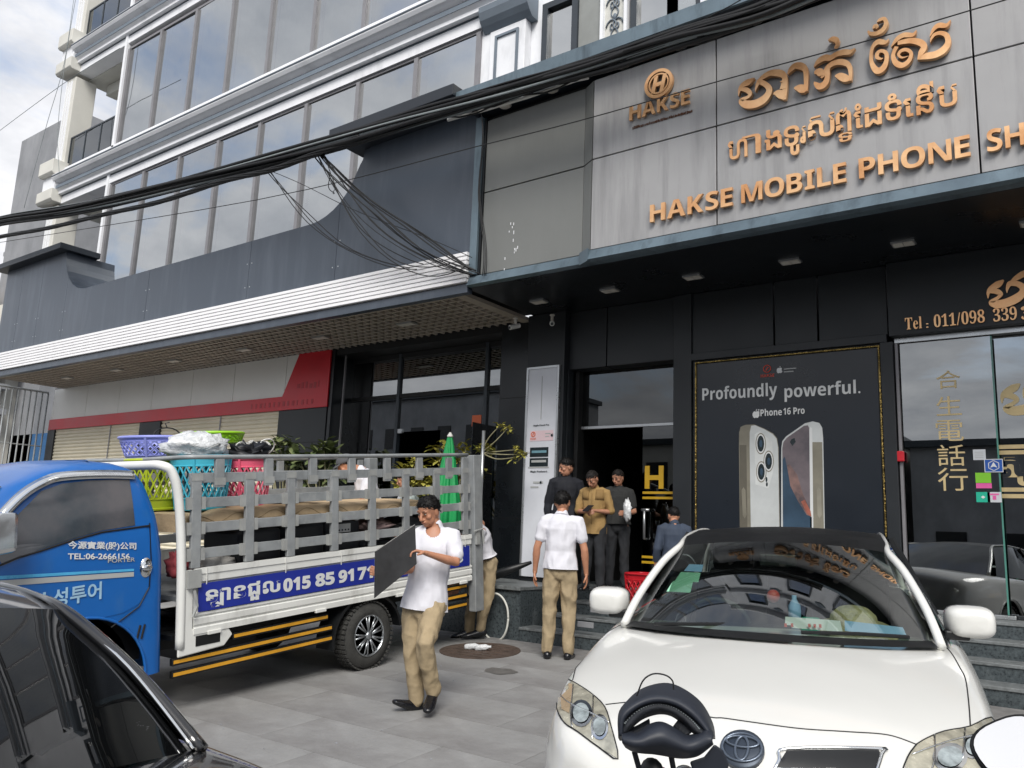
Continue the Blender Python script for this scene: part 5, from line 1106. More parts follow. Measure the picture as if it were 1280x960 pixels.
for s_ in (1, -1):
    dr = spatch([(3.42, .98), (3.50, 1.2), (3.45, 1.30), (3.30, 1.33), (3.1, 1.405), (2.86, 1.46), (2.64, 1.50), (2.30, 1.53), (2.27, 1.3), (2.28, 1.07), (2.35, .96), (2.47, .91), (2.62, .90), (3.0, .95)], m_bpaint, 'door', .004, tr, s_)
    spatch(win, m_darkwin, 'side_window', .005, tr, s_)
    q = MB(MT); q.tube([(f_, side(h, .006, s_), h) for f_, h in ((2.27,1.55),(2.265,1.27),(2.275,1.07),(2.35,.94),(2.47,.87),(2.56,.82))], .004, 5); obj('door_gap', q, m_trim, tr)
    q = MB(MT); q.tube([(f_, side(h, .007, s_), h) for f_, h in ((3.36,1.33),(3.2,1.385),(3.08,1.41),(2.86,1.465),(2.64,1.508),(2.27,1.53))], .007, 5); obj('window_rubber', q, m_trim, tr)
    vis = crv([(3.40,1.55),(3.30,1.69),(3.16,1.82),(3.0,1.905),(2.85,1.93),(2.59,1.935),(2.36,1.925)], 6)
    q = MB(MT); n = len(vis); P_ = []
    for i, (f_, h) in enumerate(vis):
        a = V(vis[min(i+1, n-1)])-V(vis[max(i-1, 0)]); a.normalize(); nn = V((a.y, -a.x)); nn = nn if nn.y < 0 else -nn
        P_ += [(f_-nn.x*.022, side(h+.0, .012, s_), h-nn.y*.022), (f_+nn.x*.012, side(h, .035, s_), h+nn.y*.012), (f_+nn.x*.04, side(h, .040, s_), h+nn.y*.04)]
    q.add(P_, [(3*i+a, 3*i+a+1, 3*i+a+4, 3*i+a+3) for i in range(n-1) for a in (0, 1)]); o = obj('window_visor', q, m_chrome, tr, smooth=True); md = o.modifiers.new('solid', 'SOLIDIFY'); md.thickness = .004
    q = MB(MT); q.ell((2.305, side(1.22, .004, s_), 1.22), (.05, .016, .075), 16, 10); hd = obj('door_handle', q, m_chrome, tr, smooth=True); q = MB(MT); q.ell((2.305, side(1.22, .022, s_), 1.22), (.045, .012, .022), 12, 8); obj('lever', q, m_chrome, hd, smooth=True)
    q = MB(MT); q.prism([(3.30, 1.44), (3.48, 1.42), (3.50, 1.66), (3.44, 1.70), (3.30, 1.69)], min(s_*.93, s_*1.08), max(s_*.93, s_*1.08), 'y'); mr_ = obj('mirror', q, m_chrome, tr, bevel=.03); q = MB(MT); q.tube([(3.36, s_*.82, 1.50), (3.40, s_*.94, 1.52)], .015, 6).tube([(3.30, s_*.80, 1.66), (3.40, s_*.94, 1.62)], .012, 6); obj('stalk', q, m_trim, mr_)
    q = MB(MT); q.tube([(AC+(AR+.045)*cos(t), side(.8, -.0, s_), AH+(AR+.045)*sin(t)) for t in [(-.35+(pi+.55)*k/24) for k in range(25)]], .012, 6); obj('arch_lip', q, m_bpaint, tr, smooth=True)
    q = MB(MT); q.lathe([(AR+.04, 0), (.02, 0)], (AC, s_*.62, AH), (0, s_, 0), 24).box(2.2, 3.3, min(s_*.3, s_*.61), max(s_*.3, s_*.61), .5, .92); obj('arch_liner', q, m_trim, tr)
    for k in range(2): q = MB(MT); q.tube([(2.30+.035*k, side(.7, .003, s_), .80), (2.325+.035*k, side(.7, .003, s_), .70)], .008, 5); obj('vent', q, m_trim, tr)
# stripes and writing on the near door
spatch([(3.45, 1.262), (2.40, 1.205), (2.40, 1.222), (3.45, 1.285)], mat('stripe_cyan', '4fa9d8', .3), 'stripe', .008); spatch([(3.45, 1.215), (2.40, 1.165), (2.40, 1.198), (3.45, 1.255)], m_pgrey, 'stripe', .008)
def door_text(s_, f0, h0, f1, h1, hgt, off=.015, m_=None, ital=0, bo=False):
    l_ = side((h0+h1)/2, .010); X = V((f1-f0, 0, h1-h0)); L_ = X.length; X.normalize(); Y_ = V((0, 0, 1)); M_ = MT @ Matrix(((X.x, Y_.x, 0, f0), (0, 0, 1, l_), (X.z, Y_.z, 0, h0), (0, 0, 0, 1)))
    q = MB(); write(q, bold(s_) if bo else s_, M_, w=L_, h=hgt, off=off, ext=.001); obj('lettering', q, m_ or m_pwhite, tr)
door_text('今源實業(股)公司', 2.885, 1.405, 2.385, 1.352, .062, .02); door_text('TEL:06-2666156', 2.885, 1.340, 2.435, 1.295, .042, .02)
door_text('PORTER', 2.60, 1.285, 2.395, 1.275, .03, .01, m_pgrey); door_text('성투어', 2.98, 1.02, 2.64, 1.035, .125, .02, mat('print_blue_white', '9ec3dc', .4)); door_text('일', 3.14, 1.01, 3.02, 1.015, .12, .02, mat('print_blue_white2', '9ec3dc', .4))
# windscreen, front
q = MB(MT); q.grid(lambda u, v: (lerp_t(FF, 1.30+.56*v)+.012+.05*cos(pi/2*(2*u-1)), (.70-.10*v)*(1-2*u), 1.30+.56*v), 16, 8); obj('windshield', q, m_darkwin, tr, smooth=True)
q = MB(MT); q.box(3.74, 3.84, -.86, .86, .36, .62); obj('bumper', q, m_bpaint, tr, bevel=.03)
for s_ in (1, -1): q = MB(MT); q.box(3.70, 3.84, min(s_*.5, s_*.82), max(s_*.5, s_*.82), .72, .92); obj('headlight', q, m_lampbowl, tr, bevel=.03)
q = MB(MT); q.tube([(3.0, -.72, 1.95), (3.0, -.74, 2.3)], .004, 5); obj('aerial', q, m_trim, tr)
# chassis and bed
q = MB(MT)
for s_ in (.36, -.36): q.box(-1.7, 3.4, s_-.04, s_+.04, .48, .62)
for f_ in (-1.5, -.6, .6, 1.4, 2.0): q.box(f_-.04, f_+.04, -.78, .78, .621, .66)
q.box(.9, 1.6, -.3, .3, .32, .58); obj('chassis', q, m_trim, tr, kind='stuff')
obj('bed_floor', MB(MT).box(-1.58, 1.94, -.82, .82, .90, .94), m_galv, tr)
m_bedw = mat('bed_white', 'dddeda', .4, var=.05, scale=1.5, dirt=('9a9993', 3, .55, .8, (1, 1, .4)))
for s_ in (1, -1):
    pr_ = [(s_*.835, .655), (s_*.872, .655), (s_*.872, .70), (s_*.858, .712), (s_*.872, .73), (s_*.872, .775), (s_*.858, .787), (s_*.872, .80), (s_*.872, .818), (s_*.850, .825), (s_*.850, 1.05), (s_*.868, 1.06), (s_*.868, 1.115), (s_*.876, 1.12), (s_*.876, 1.165), (s_*.835, 1.165)]
    q = MB(MT); n = len(pr_); q.add([(f_, l_, h) for f_ in (-1.575, 1.90) for l_, h in pr_], [tuple(range(n)), tuple(range(2*n-1, n-1, -1))]+[(i, (i+1) % n, (i+1) % n+n, i+n) for i in range(n)]); obj('side_panel', q, m_bedw, tr)
    for f_ in (1.72, .62, -.42, -1.42): q = MB(MT); q.box(f_-.06, f_+.06, min(s_*.855, s_*.885), max(s_*.855, s_*.885), .635, .665); obj('hinge', q, m_bedw, tr, bevel=.004)
# banner
ban = obj('banner', MB(MT).box(-1.53, 1.87, .874, .878, .825, 1.045), mat('banner_blue', '1f2f8f', .4, var=.06), tr)
def btext(s_, f0, f1, h0, h1, off, bo=True):
    M_ = MT @ Matrix(((-1, 0, 0, f0), (0, 0, 1, .8805), (0, 1, 0, h0), (0, 0, 0, 1))); q = MB(); write(q, bold(s_) if bo else s_, M_, w=f0-f1, h=h1-h0, off=off, ext=.0012); obj('lettering', q, m_pwhite, ban)
def fx(px): w_ = PX(px, 740, -5.942); return (MT.inverted() @ w_).x
btext('ឡានជួល', fx(257), fx(350), .845, 1.00, .03, False)
for s_, a, c in (('015', 354, 388), ('85', 394, 418), ('91', 423, 442), ('71', 447, 466), ('8', 566, 579)): btext(s_, fx(a), fx(c), .868, .985, .03)
for f_ in (1.80, 1.02, .38, -.25, -.9, -1.45): q = MB(MT); q.tube([(f_, .879, 1.035), (f_, .882, 1.10), (f_, .88, 1.17)], .004, 5); obj('tie_cord', q, m_plwhite, ban)
# white guard frame behind the cab
for s_ in (1, -1):
    q = MB(MT); q.tube(crv([(2.0, s_*.84, .56), (2.0, s_*.84, 1.2), (2.03, s_*.835, 1.7), (2.08, s_*.82, 1.92), (2.14, s_*.76, 1.985), (2.16, s_*.5, 1.99), (2.16, 0, 1.99)], 6), .037, 8); obj('guard_frame', q, m_bedw, tr, smooth=True)
    q = MB(MT); q.prism([(2.03, .50), (2.03, 1.16), (1.91, 1.16), (1.91, .70), (1.58, .66), (1.54, .60), (1.62, .52)], min(s_*.845, s_*.865), max(s_*.845, s_*.865), 'y'); gp = obj('bracket_plate', q, m_bedw, tr, bevel=.01)
    q = MB(MT); q.box(1.66, 1.88, min(s_*.866, s_*.868), max(s_*.866, s_*.868), .56, .64); obj('slot', q, m_trim, gp)
    # side guard bars, black with a yellow stripe
    for f0, f1, h in ((2.06, .45, .375), (2.06, .45, .47), (1.52, .5, .575), (-.62, -1.52, .40), (-.62, -1.52, .50), (-.62, -1.52, .60)):
        q = MB(MT); q.box(f1, f0, min(s_*.80, s_*.84), max(s_*.80, s_*.84), h-.03, h+.025); gb = obj('guard_bar', q, m_trim, tr, bevel=.005)
        q = MB(MT); q.box(f1+.01, f0-.01, min(s_*.841, s_*.844), max(s_*.841, s_*.844), h-.014, h+.012); obj('stripe', q, mat('bar_yellow', 'd39a2b', .4) if 'bar_yellow' not in bpy.data.materials else bpy.data.materials['bar_yellow'], gb)
    q = MB(MT); mf = [(0+.46*cos(t), .30+.42*sin(t)) for t in [pi*k/14-.1 for k in range(15)]]; q.prism(mf+[(x*.94, .30+(z-.30)*.94) for x, z in mf[::-1]], min(s_*.62, s_*.85), max(s_*.62, s_*.85), 'y'); obj('mudguard', q, m_trim, tr, smooth=False)
    w_ = MT @ V((0, s_*.86, .3)); w_.z = gz(w_.y)+.318; wheel(tr, w_, (s_, 0, 0), .318, .2, 9)
    w_ = MT @ V((AC, s_*.84, .3)); w_.z = gz(w_.y)+.318; wheel(tr, w_, (s_, 0, 0), .318, .2, 9)
# stake rack, near, far and rear
weld = MB(MT)
for s_ in (1, -1):
    a, c = min(s_*.83, s_*.865), max(s_*.83, s_*.865); a2, c2 = min(s_*.80, s_*.829), max(s_*.80, s_*.829)
    q = MB(MT); q.tube(crv([(1.96, 0, 2.04), (1.96, s_*.5, 2.045), (1.95, s_*.78, 2.05), (1.86, s_*.85, 2.05), (1.5, s_*.85, 2.05), (0, s_*.85, 2.055), (-1.55, s_*.85, 2.065)], 5), .019, 8); obj('top_rail', q, m_galv, tr, smooth=True)
    for h0 in (1.84, 1.64, 1.44, 1.235): obj('slat', MB(MT).box(-1.55, 1.93, a2, c2, h0, h0+.082), m_galv, tr, bevel=.004)
    for f_ in (1.89, 1.385, .95, .44, -.05, -.53, -1.01, -1.49):
        top_ = 2.04 if f_ > 2 or f_ < -1.3 else 1.90
        obj('stake', MB(MT).box(f_-.042, f_+.042, a, c, 1.17, top_), m_galv, tr, bevel=.004)
        for h0 in (1.44, 1.64, 1.235):
            for d in (-.062, .062): weld.box(f_+d-.018, f_+d+.018, min(s_*.866, s_*.829), max(s_*.866, s_*.829), h0-.008, h0+.09)
        weld.box(f_-.05, f_+.05, min(s_*.866, s_*.868), max(s_*.866, s_*.868), 1.86, 1.915)
    for f_ in (1.68, 1.19, .70, .22, -.26, -.74, -1.22):
        obj('short_stake', MB(MT).box(f_-.042, f_+.042, a, c, 1.80, 2.035), m_galv, tr, bevel=.004); weld.box(f_-.05, f_+.05, min(s_*.866, s_*.868), max(s_*.866, s_*.868), 1.82, 1.88)
obj('weld_plate', weld, m_galvweld, tr, kind='stuff', fix=False)
obj('rear_post', MB(MT).box(-1.75, -1.60, .80, .90, .30, 2.06), m_galv, tr, bevel=.008)
obj('rear_post', MB(MT).box(-1.75, -1.60, -.90, -.80, .30, 2.06), m_galv, tr, bevel=.008)
q = MB(MT); q.tube([(-1.55, .93, 1.20), (-1.70, .93, 1.22), (-1.72, .93, 1.05)], .012, 6).box(-1.66, -1.60, .90, .93, 1.05, 1.20); obj('latch', q, m_galvweld, tr)
q = MB(MT); q.tube([(-1.0, .75, .47), (-1.9, .72, .44)], .022, 6).tube([(-1.9, .72, .44), (-1.95, .7, .12)], .018, 6); obj('tow_bar', q, m_trim, tr)
q = MB(MT); q.tube([(1.92, .90, 1.0), (1.90, .91, .88), (1.93, .90, .8)], .012, 6).box(1.86, 1.97, .87, .90, 1.02, 1.16); obj('latch', q, m_galvweld, tr)
# ------------------------------------------------------------------ the truck's load
random.seed(21)
m_matt = mat('mattress_quilt', 'bda583', .75, var=.1, scale=5, bump=.5, bscale=14)
m_case = mat('dark_case', '14171c', .45, var=.2, scale=3)
def plast(n, c): return mat(n, c, .35, var=.05)
m_teal = plast('teal_plastic', '49b3c9'); m_pinkp = plast('pink_plastic', 'dd5f7a'); m_lime = plast('lime_plastic', '8fc524'); m_lav = plast('lavender_plastic', '8d94d8'); m_yg = plast('yellow_green_plastic', 'a9b92c'); m_redp = plast('red_plastic', 'b01824')
m_cloth = mat('pale_cloth', 'b9b7b3', .8, var=.25, scale=6, bump=.6, bscale=12); m_clred = mat('red_cloth', '86333a', .8, var=.3, scale=6)
def basket(nm, lab, c, r0, r1, h, m_, sq=1.0, rows=4, cols=24, M=None, grp='plastic baskets', cat='basket', rot=0):
    c = V(c); t = thing(nm, lab, cat, (M @ c) if M else c, grp)
    def P_(a, v): 
        r_ = r0+(r1-r0)*v; x, y = cos(a), sin(a); k = (abs(x)**sq+abs(y)**sq)**(-1/sq) if sq > 2 else 1
        x, y = x*k*r_, y*k*r_; return c+V((x*cos(rot)-y*sin(rot), x*sin(rot)+y*cos(rot), h*v))
    q = MB(M); n = cols*2
    for v, rr_ in ((0, .012), (.2, .008), (.82, .008)): q.tube([P_(2*pi*k/n, v) for k in range(n)], rr_, 5, closed=True)
    m0 = len(q.v)
    for band_ in ((.0, .2), (.82, 1.0)):                      # solid bands
        vs = [P_(2*pi*k/n, v) for v in band_ for k in range(n)]; q.add([(p if M is None else p) for p in vs], [(k, (k+1) % n, n+(k+1) % n, n+k) for k in range(n)])
    obj('wall_band', q, m_, t, fix=False)
    q = MB(M)
    for k in range(cols):
        for d in (1, -1): q.tube([P_(2*pi*(k+d*j/rows*2.0)/cols, .2+.62*j/rows) for j in range(rows+1)], .0085, 4)
    for k in range(4): 
        a = pi/4+k*pi/2; q.tube([P_(a, .0), P_(a, 1)], .014, 5)
    obj('lattice', q, m_, t, fix=False, kind='stuff')
    q = MB(M); q.tube([P_(2*pi*k/n, 1.0) for k in range(n)], .014, 7, closed=True); obj('rim', q, m_, t, smooth=True)
    q = MB(M); q.add([P_(2*pi*k/n, .01) for k in range(n)], [tuple(range(n))]); obj('base', q, m_, t, fix=False); return t
def blobm(q, c, r, amp=.18, f=3.0, n=22, m=14, seed=0, flatb=True):
    c = V(c); vs = []
    for i in range(m+1):
        th = pi*i/m
        for k in range(n):
            d = V((sin(th)*cos(2*pi*k/n), sin(th)*sin(2*pi*k/n), cos(th))); s_ = 1+amp*noise.noise(d*f+V((seed, 0, 0)))+amp*.5*noise.noise(d*f*2.7+V((0, seed, 0)))
            z = d.z*r[2]*s_; z = max(z, -r[2]*.55) if flatb else z; vs.append(c+V((d.x*r[0]*s_, d.y*r[1]*s_, z)))
    q.add(vs, [(i*n+k, (i+1)*n+k, (i+1)*n+(k+1) % n, i*n+(k+1) % n) for i in range(m) for k in range(n)])
def soft(nm, lab, cat, c, r, m_, M=MT, amp=.2, f=3, seed=1, grp=None):
    q = MB(M); blobm(q, c, r, amp, f, seed=seed); return tag(obj(nm, q, m_, None, smooth=True), lab, cat, grp)
# mattress, wavy quilting
q = MB(MT)
def mq(u, v):
    f_ = 1.92-2.8*u; ang = v*2*pi; x = cos(ang); y = sin(ang); k = (abs(x)**6+abs(y)**6)**(-1/6)
    return (f_, .12+.64*x*k, 1.535+.075*y*k+.006*sin(u*60)*abs(y*k)+.02*sin(u*5)+(-.02 if u < .1 else 0))
q.grid(mq, 70, 40); q.add([mq(0, v/40) for v in range(40)], [tuple(range(40))]); q.add([mq(1, v/40) for v in range(40)], [tuple(range(40))])
mt_ = tag(obj('mattress', q, m_matt, None, smooth=True, fix=False), 'beige quilted mattress laid along the truck bed inside the rack', 'mattress')
q = MB(MT)
for s_ in (.757,):
    q.tube([(1.9-2.75*k/110, s_+.004, 1.535+.03*sin(k*.42)+.02*sin(k/110*5)) for k in range(111)], .003, 4)
obj('quilt_seam', q, mat('quilt_thread', '97825f', .8), mt_)
for i, (f0, f1, h1, lab) in enumerate(((1.40, .96, 1.42, 'black case under the mattress nearest the cab'), (.90, .46, 1.43, 'second black case under the mattress from the cab'), (-.06, -.50, 1.20, 'low dark case beneath the rack opening with clothes'), (-.62, -1.4, 1.16, 'dark crate at the rear end of the truck bed'))):
    t = obj('travel_case', MB(MT).box(f1, f0, .2, .74, .945, h1), m_case, None, bevel=.03); tag(t, lab, 'case')
t = thing('television', 'black television set with pale label behind the rack', 'television', MT @ V((.2, .6, .95)))
obj('casing', MB(MT).box(0, .42, .3, .72, .945, 1.42), m_case, t, bevel=.015); obj('label_plate', MB(MT).box(.12, .30, .721, .724, 1.32, 1.40), m_pgrey, t)
for k in range(4): obj('button', MB(MT).box(.14+.04*k, .155+.04*k, .7245, .728, 1.335, 1.35), m_case, t)
soft('clothes_bag', 'bundle of white and grey clothes at the front lower corner of the truck bed', 'bundle', (1.62, .6, 1.13), (.22, .16, .13), m_cloth, amp=.6, f=4, seed=2); soft('clothes_bundle', 'dark red cloth bundle beside the white clothes in the truck bed', 'bundle', (1.86, .62, 1.15), (.1, .14, .12), m_clred, amp=.6, seed=4)
soft('clothes_heap', 'heap of brown and grey clothes between the rack boards', 'bundle', (-.25, .6, 1.33), (.26, .15, .07), mat('mauve_cloth', '7d6a68', .8, var=.4, scale=9), amp=.7, f=5, seed=5)
soft('dark_bag', 'dark shiny bag near the rear of the truck bed', 'bag', (-.86, .55, 1.30), (.3, .2, .16), m_case, amp=.5, f=4, seed=8); soft('striped_bag', 'small striped cloth bag lying behind the mattress end', 'bag', (-1.0, .45, 1.55), (.1, .12, .10), mat('stripe_cloth', '8f9a97', .7, var=.5, scale=18), amp=.3, seed=3)
# white board
t = obj('cream_board', MB(MT).box(1.0, .5, .3, .7, 1.66, 1.69), m_plwhite, None); tag(t, 'cream board lying on the mattress beside the pink basket', 'board')
# baskets
def TP(px, py, l): w_ = PX(px, py, -6.82+l); return MT.inverted() @ w_
a = TP(250, 622, .45); basket('laundry_basket', 'turquoise lattice basket standing on the mattress at the front of the rack', (a.x, .45, 1.62), .20, .25, .44, m_teal, M=MT)
a = TP(307, 620, .45); basket('laundry_basket', 'pink lattice basket on the mattress right of the turquoise one', (a.x, .42, 1.62), .19, .24, .42, m_pinkp, M=MT)
a = TP(204, 600, .2); basket('laundry_basket', 'yellow-green lattice basket tucked behind the cab beside the white guard frame', (a.x, .05, 1.62), .19, .23, .42, m_yg, M=MT)
a = TP(193, 560, -.1); basket('laundry_basket', 'lavender lattice basket topping the pile behind the cab', (a.x, -.1, 2.04), .22, .29, .20, m_lav, rows=3, M=MT)
a = TP(274, 552, .2); basket('shallow_basket', 'lime green shallow basket upside over the pile above the turquoise basket', (a.x, .1, 2.20), .24, .27, .08, m_lime, rows=2, M=MT)
a = TP(248, 556, .45); soft('white_sack', 'white plastic sack slumped over the turquoise basket', 'sack', (a.x, .42, 2.14), (.27, .24, .13), m_clearbag, amp=.35, f=3, seed=6)
a = TP(310, 562, .42); soft('cable_clutter', 'tangle of black and white household cables on top of the pink basket', 'clutter', (a.x, .42, 2.08), (.2, .18, .09), m_case, amp=.9, f=6, seed=9)
q = MB(MT)
for k in range(9):
    b_ = V((a.x+random.uniform(-.18, .16), .42+random.uniform(-.1, .15), 2.12)); ph = random.uniform(0, 6); rr_ = random.uniform(.03, .09)
    q.tube([b_+V((rr_*cos(ph+i*.5), .3*rr_*sin(i*.7), .03+rr_*.8*sin(ph+i*.5))) for i in range(12)], .006, 4)
tag(obj('loose_wires', q, m_plwhite, None, kind='stuff'), 'loops of loose wire standing out of the pink basket', 'wires')
a = TP(205, 545, -.1); q = MB(MT); q.tube([(a.x+.13*cos(t), -.05, 2.26+.07*sin(t)) for t in [k*pi/8 for k in range(9)]], .006, 5).tube([(a.x, -.05, 2.33), (a.x+.02, -.05, 2.37), (a.x-.02, -.05, 2.38)], .005, 5); tag(obj('coat_hanger', q, m_cable, None), 'black wire coat hanger on top of the lavender basket', 'hanger')
# red basket on the steps, bags, hose, manhole, umbrella, plants
a = PY(806, 700, 8.8); basket('shopping_basket', 'red plastic basket standing on the steps by the glass door', (a.x, 8.84, .94), .17, .20, .36, m_redp, sq=6, cols=20, rows=5)
a = PZ(640, 722, 1.09)
q = MB(); blobm(q, (a.x+.28, a.y+.10, 1.18), (.2, .16, .15), .5, 4, seed=12); tag(obj('plastic_bag', q, m_clearbag, None, smooth=True), 'crumpled translucent plastic bag on the granite block beside the steps', 'bag')
q = MB(); b0_, b1_ = PY(592, 728, 8.35), PY(664, 703, 8.55); q.tube([b0_, b0_.lerp(b1_, .5)+V((0, 0, .0)), b1_], [.05, .06, .02], 8); tag(obj('folded_tarpaulin', q, m_trim, None, smooth=True), 'dark rolled cloth leaning along the granite block to the pillar', 'cloth')
a = PY(620, 768, 8.0); q = MB()
q.tube(crv([(a.x+.19*cos(t)*(1-.12*sin(t)), 7.99+.01*sin(3*t), a.z-.03+.27*sin(t)) for t in [2*pi*k/14 for k in range(15)]], 4), .013, 7, closed=False); tag(obj('hose', q, m_hose, None, smooth=True), 'white hose hanging in a loop on the granite block', 'hose')
a = PY(600, 812, 7.6); gx = -5.7
a = PZ(600, 813, gz(7.35)); q = MB(); q.lathe([(.44, -.01), (.44, .006), (.42, .010), (.40, .006), (.01, .006)], (a.x, a.y, gz(a.y)+.002), (0, -.061, 1), 36)
t = obj('manhole_cover', q, m_rust, None, smooth=True, angle=30); tag(t, 'round rusty manhole cover in the paving behind the truck', 'manhole cover')
for k in range(-3, 4): obj('rib', MB().box(a.x-.3, a.x+.3, a.y+k*.1-.008, a.y+k*.1+.008, gz(a.y+k*.1)+.006, gz(a.y+k*.1)+.013), m_rust, t)
b_ = PZ(588, 806, gz(7.4)+.05)
for k, (dx_, lab) in enumerate(((-.07, 'clear plastic bottle left on the manhole cover, the left one'), (.05, 'clear plastic bottle left on the manhole cover, the right one'))):
    q = MB(); q.lathe([(.03, 0), (.033, .02), (.033, .12), (.014, .16), (.014, .18)], (b_.x+dx_, b_.y+.03*k, gz(b_.y)+.03), (.9, .3, .15), 12); tag(obj('plastic_bottle', q, m_clearbag, None, smooth=True), lab, 'bottle', 'bottles on the manhole cover')
# closed green umbrella
a = PY(563, 538, 8.75); x, y = a.x, 8.75; t = thing('patio_umbrella', 'closed bright green patio umbrella behind the rear of the truck', 'umbrella', (x, y, 1.09))
q = MB(); q.tube([(x, y, 1.09), (x, y, 3.02)], .02, 8); obj('pole', q, m_alulite, t, smooth=True)
q = MB(); n = 40; prf = [(.03, 3.0), (.055, 2.85), (.09, 2.6), (.13, 2.3), (.165, 2.05), (.175, 1.85), (.13, 1.70), (.11, 1.66)]
vs = [(x+r_*(1+.28*cos(8*2*pi*k/n+i*.15))*cos(2*pi*k/n), y+r_*(1+.28*cos(8*2*pi*k/n+i*.15))*sin(2*pi*k/n), z) for i, (r_, z) in enumerate(prf) for k in range(n)]
q.add(vs, [(i*n+k, (i+1)*n+k, (i+1)*n+(k+1) % n, i*n+(k+1) % n) for i in range(len(prf)-1) for k in range(n)]); obj('canopy', q, m_umb, t, smooth=True, fix=False)
obj('finial', MB().lathe([(.04, 0), (.045, .02), (.03, .04), (.012, .07)], (x, y, 3.0), n=12), m_plwhite, t, smooth=True); obj('base', MB().lathe([(.25, 0), (.25, .05), (.05, .09)], (x, y, 1.09), n=20), m_concrete, t)
# potted plants
def plant(lab, base, tips, m_l, lf=.11, nl=9, spread=.10, r0=.02, pot=True, seed=0, fk=None):
    random.seed(seed); t = thing('potted_plant', lab, 'plant', base); b_ = V(base)
    if pot: obj('pot', MB().lathe([(.14, 0), (.19, .28), (.20, .30), (.17, .30), (.16, .26), (.01, .26)], b_, n=18), m_pot, t, smooth=True, angle=40)
    br = MB(); lv = MB(); fork = V(fk) if fk else b_+V((0, 0, .75)); nl = int(nl*2.4)
    br.tube([b_+V((0, 0, .2)), fork], [r0*1.4, r0], 7)
    for tip in tips:
        tip = V(tip); mid = fork.lerp(tip, .5)+V((random.uniform(-.05, .05), random.uniform(-.05, .05), random.uniform(-.08, .05))); pts = crv([tuple(fork), tuple(mid), tuple(tip)], 5); br.tube(pts, [r0*(1-.6*i/len(pts)) for i in range(len(pts))], 6)
        for k in range(nl):
            a_ = random.uniform(0, 2*pi); el_ = random.uniform(-.5, 1.0); d = V((cos(a_)*cos(el_), sin(a_)*cos(el_), sin(el_))); o_ = tip+V((random.gauss(0, spread*.45), random.gauss(0, spread*.45), random.gauss(0, spread*.4)))
            L = lf*random.uniform(.7, 1.25); sd = d.cross(V((0, 0, 1))); sd = sd.normalized() if sd.length > .01 else V((1, 0, 0)); w_ = L*.23; dr = V((0, 0, -L*.12))
            lv.add([o_, o_+d*L*.35+sd*w_, o_+d*L*.35-sd*w_, o_+d*L*.75+sd*w_*.8+dr, o_+d*L*.75-sd*w_*.8+dr, o_+d*L+dr*2.2, o_+d*L*.4+V((0, 0, -.008)), o_+d*L*.75+dr+V((0, 0, -.008))], [(0, 1, 6), (0, 6, 2), (1, 3, 7, 6), (6, 7, 4, 2), (3, 5, 7), (7, 5, 4)])
    obj('branch', br, m_bark, t, smooth=True); obj('foliage', lv, m_l, t, smooth=True, fix=False, kind='stuff'); return t
def pp_(px, py, Y): return tuple(PY(px, py, Y))
def pbase(px, Y): p = PY(px, 640, Y); return (p.x, Y, 1.09)
plant('bushy dark-leaved potted plant behind the pink basket in front of the shutter', pbase(352, 8.7), [pp_(px, py, 8.7+random.uniform(-.15, .2)) for px, py in ((338, 560), (350, 550), (362, 558), (358, 572), (342, 575), (366, 575), (350, 585), (375, 590))], m_leaf, .19, 16, .13, seed=3)
plant('spiky potted plant left of the man in the cap', pbase(398, 8.8), [pp_(px, py, 8.8+random.uniform(-.15, .2)) for px, py in ((380, 590), (392, 570), (405, 562), (415, 572), (398, 585), (388, 600), (412, 595), (375, 575))], m_leaf, .22, 14, .15, seed=4)
plant('yellow-green potted plant in front of the lobby door', pbase(520, 8.75), [pp_(px, py, 8.75+random.uniform(-.15, .15)) for px, py in ((505, 590), (518, 578), (530, 590), (512, 600), (540, 605), (535, 618), (500, 605), (525, 602))], m_leafy, .15, 13, .11, seed=5)
plant('sparse yellow-leaved plant behind the green umbrella', pbase(576, 8.95), [pp_(px, py, 8.95) for px, py in ((548, 560), (582, 562), (590, 578), (575, 572), (549, 575), (585, 595), (597, 590))], m_leafy, .14, 11, .10, seed=6)
plant('leggy plant stretching two bare branches towards the white advert pillar', pbase(600, 8.6), [pp_(px, py, 8.6) for px, py in ((626, 531), (634, 536), (598, 560), (605, 556), (647, 562), (655, 568), (643, 572), (612, 562))], m_leafy, .09, 6, .055, r0=.011, seed=7, fk=pp_(602, 566, 8.6))
ch = MB(); p0_ = PY(603, 575, 8.3); ch.tube([(p0_.x, 8.3, 3.0), (p0_.x, 8.3, 1.09)], .022, 8); tag(obj('standpipe', ch, m_alulite, None, smooth=True), 'slim grey standpipe rising behind the rear post of the truck', 'pipe')
# helmet on the handlebar and the scooter it hangs on, nearest the camera
m_helm = mat('helmet_shell', '1e232d', .5, var=.1, scale=3); m_pad = mat('helmet_padding', '171b22', .75, var=.1, bump=.3)
sc_ = thing('scooter', 'scooter just below the frame whose handlebar carries the helmet and a round mirror', 'scooter', (-.62, 1.75, .1))
def CP(px, py, d): r_ = ray(px, py); return EYE+r_/1024*d
hb0, hb1 = CP(800, 1010, 1.75), CP(1210, 1060, 1.75)
q = MB(); q.tube([hb0, hb0.lerp(hb1, .3)+V((0, .03, -.03)), hb0.lerp(hb1, .7)+V((0, .03, -.03)), hb1], .014, 8); obj('handlebar', q, m_trim, sc_, smooth=True)
mid = hb0.lerp(hb1, .5); gm = V((mid.x+.05, mid.y+.35, gz(mid.y+.4)))
q = MB(); q.tube([mid+V((0, .03, -.04)), mid+V((0, .16, -.45)), V((gm.x, gm.y, gm.z+.27))], [.05, .04, .03], 10); obj('steering_column', q, m_trim, sc_, smooth=True)
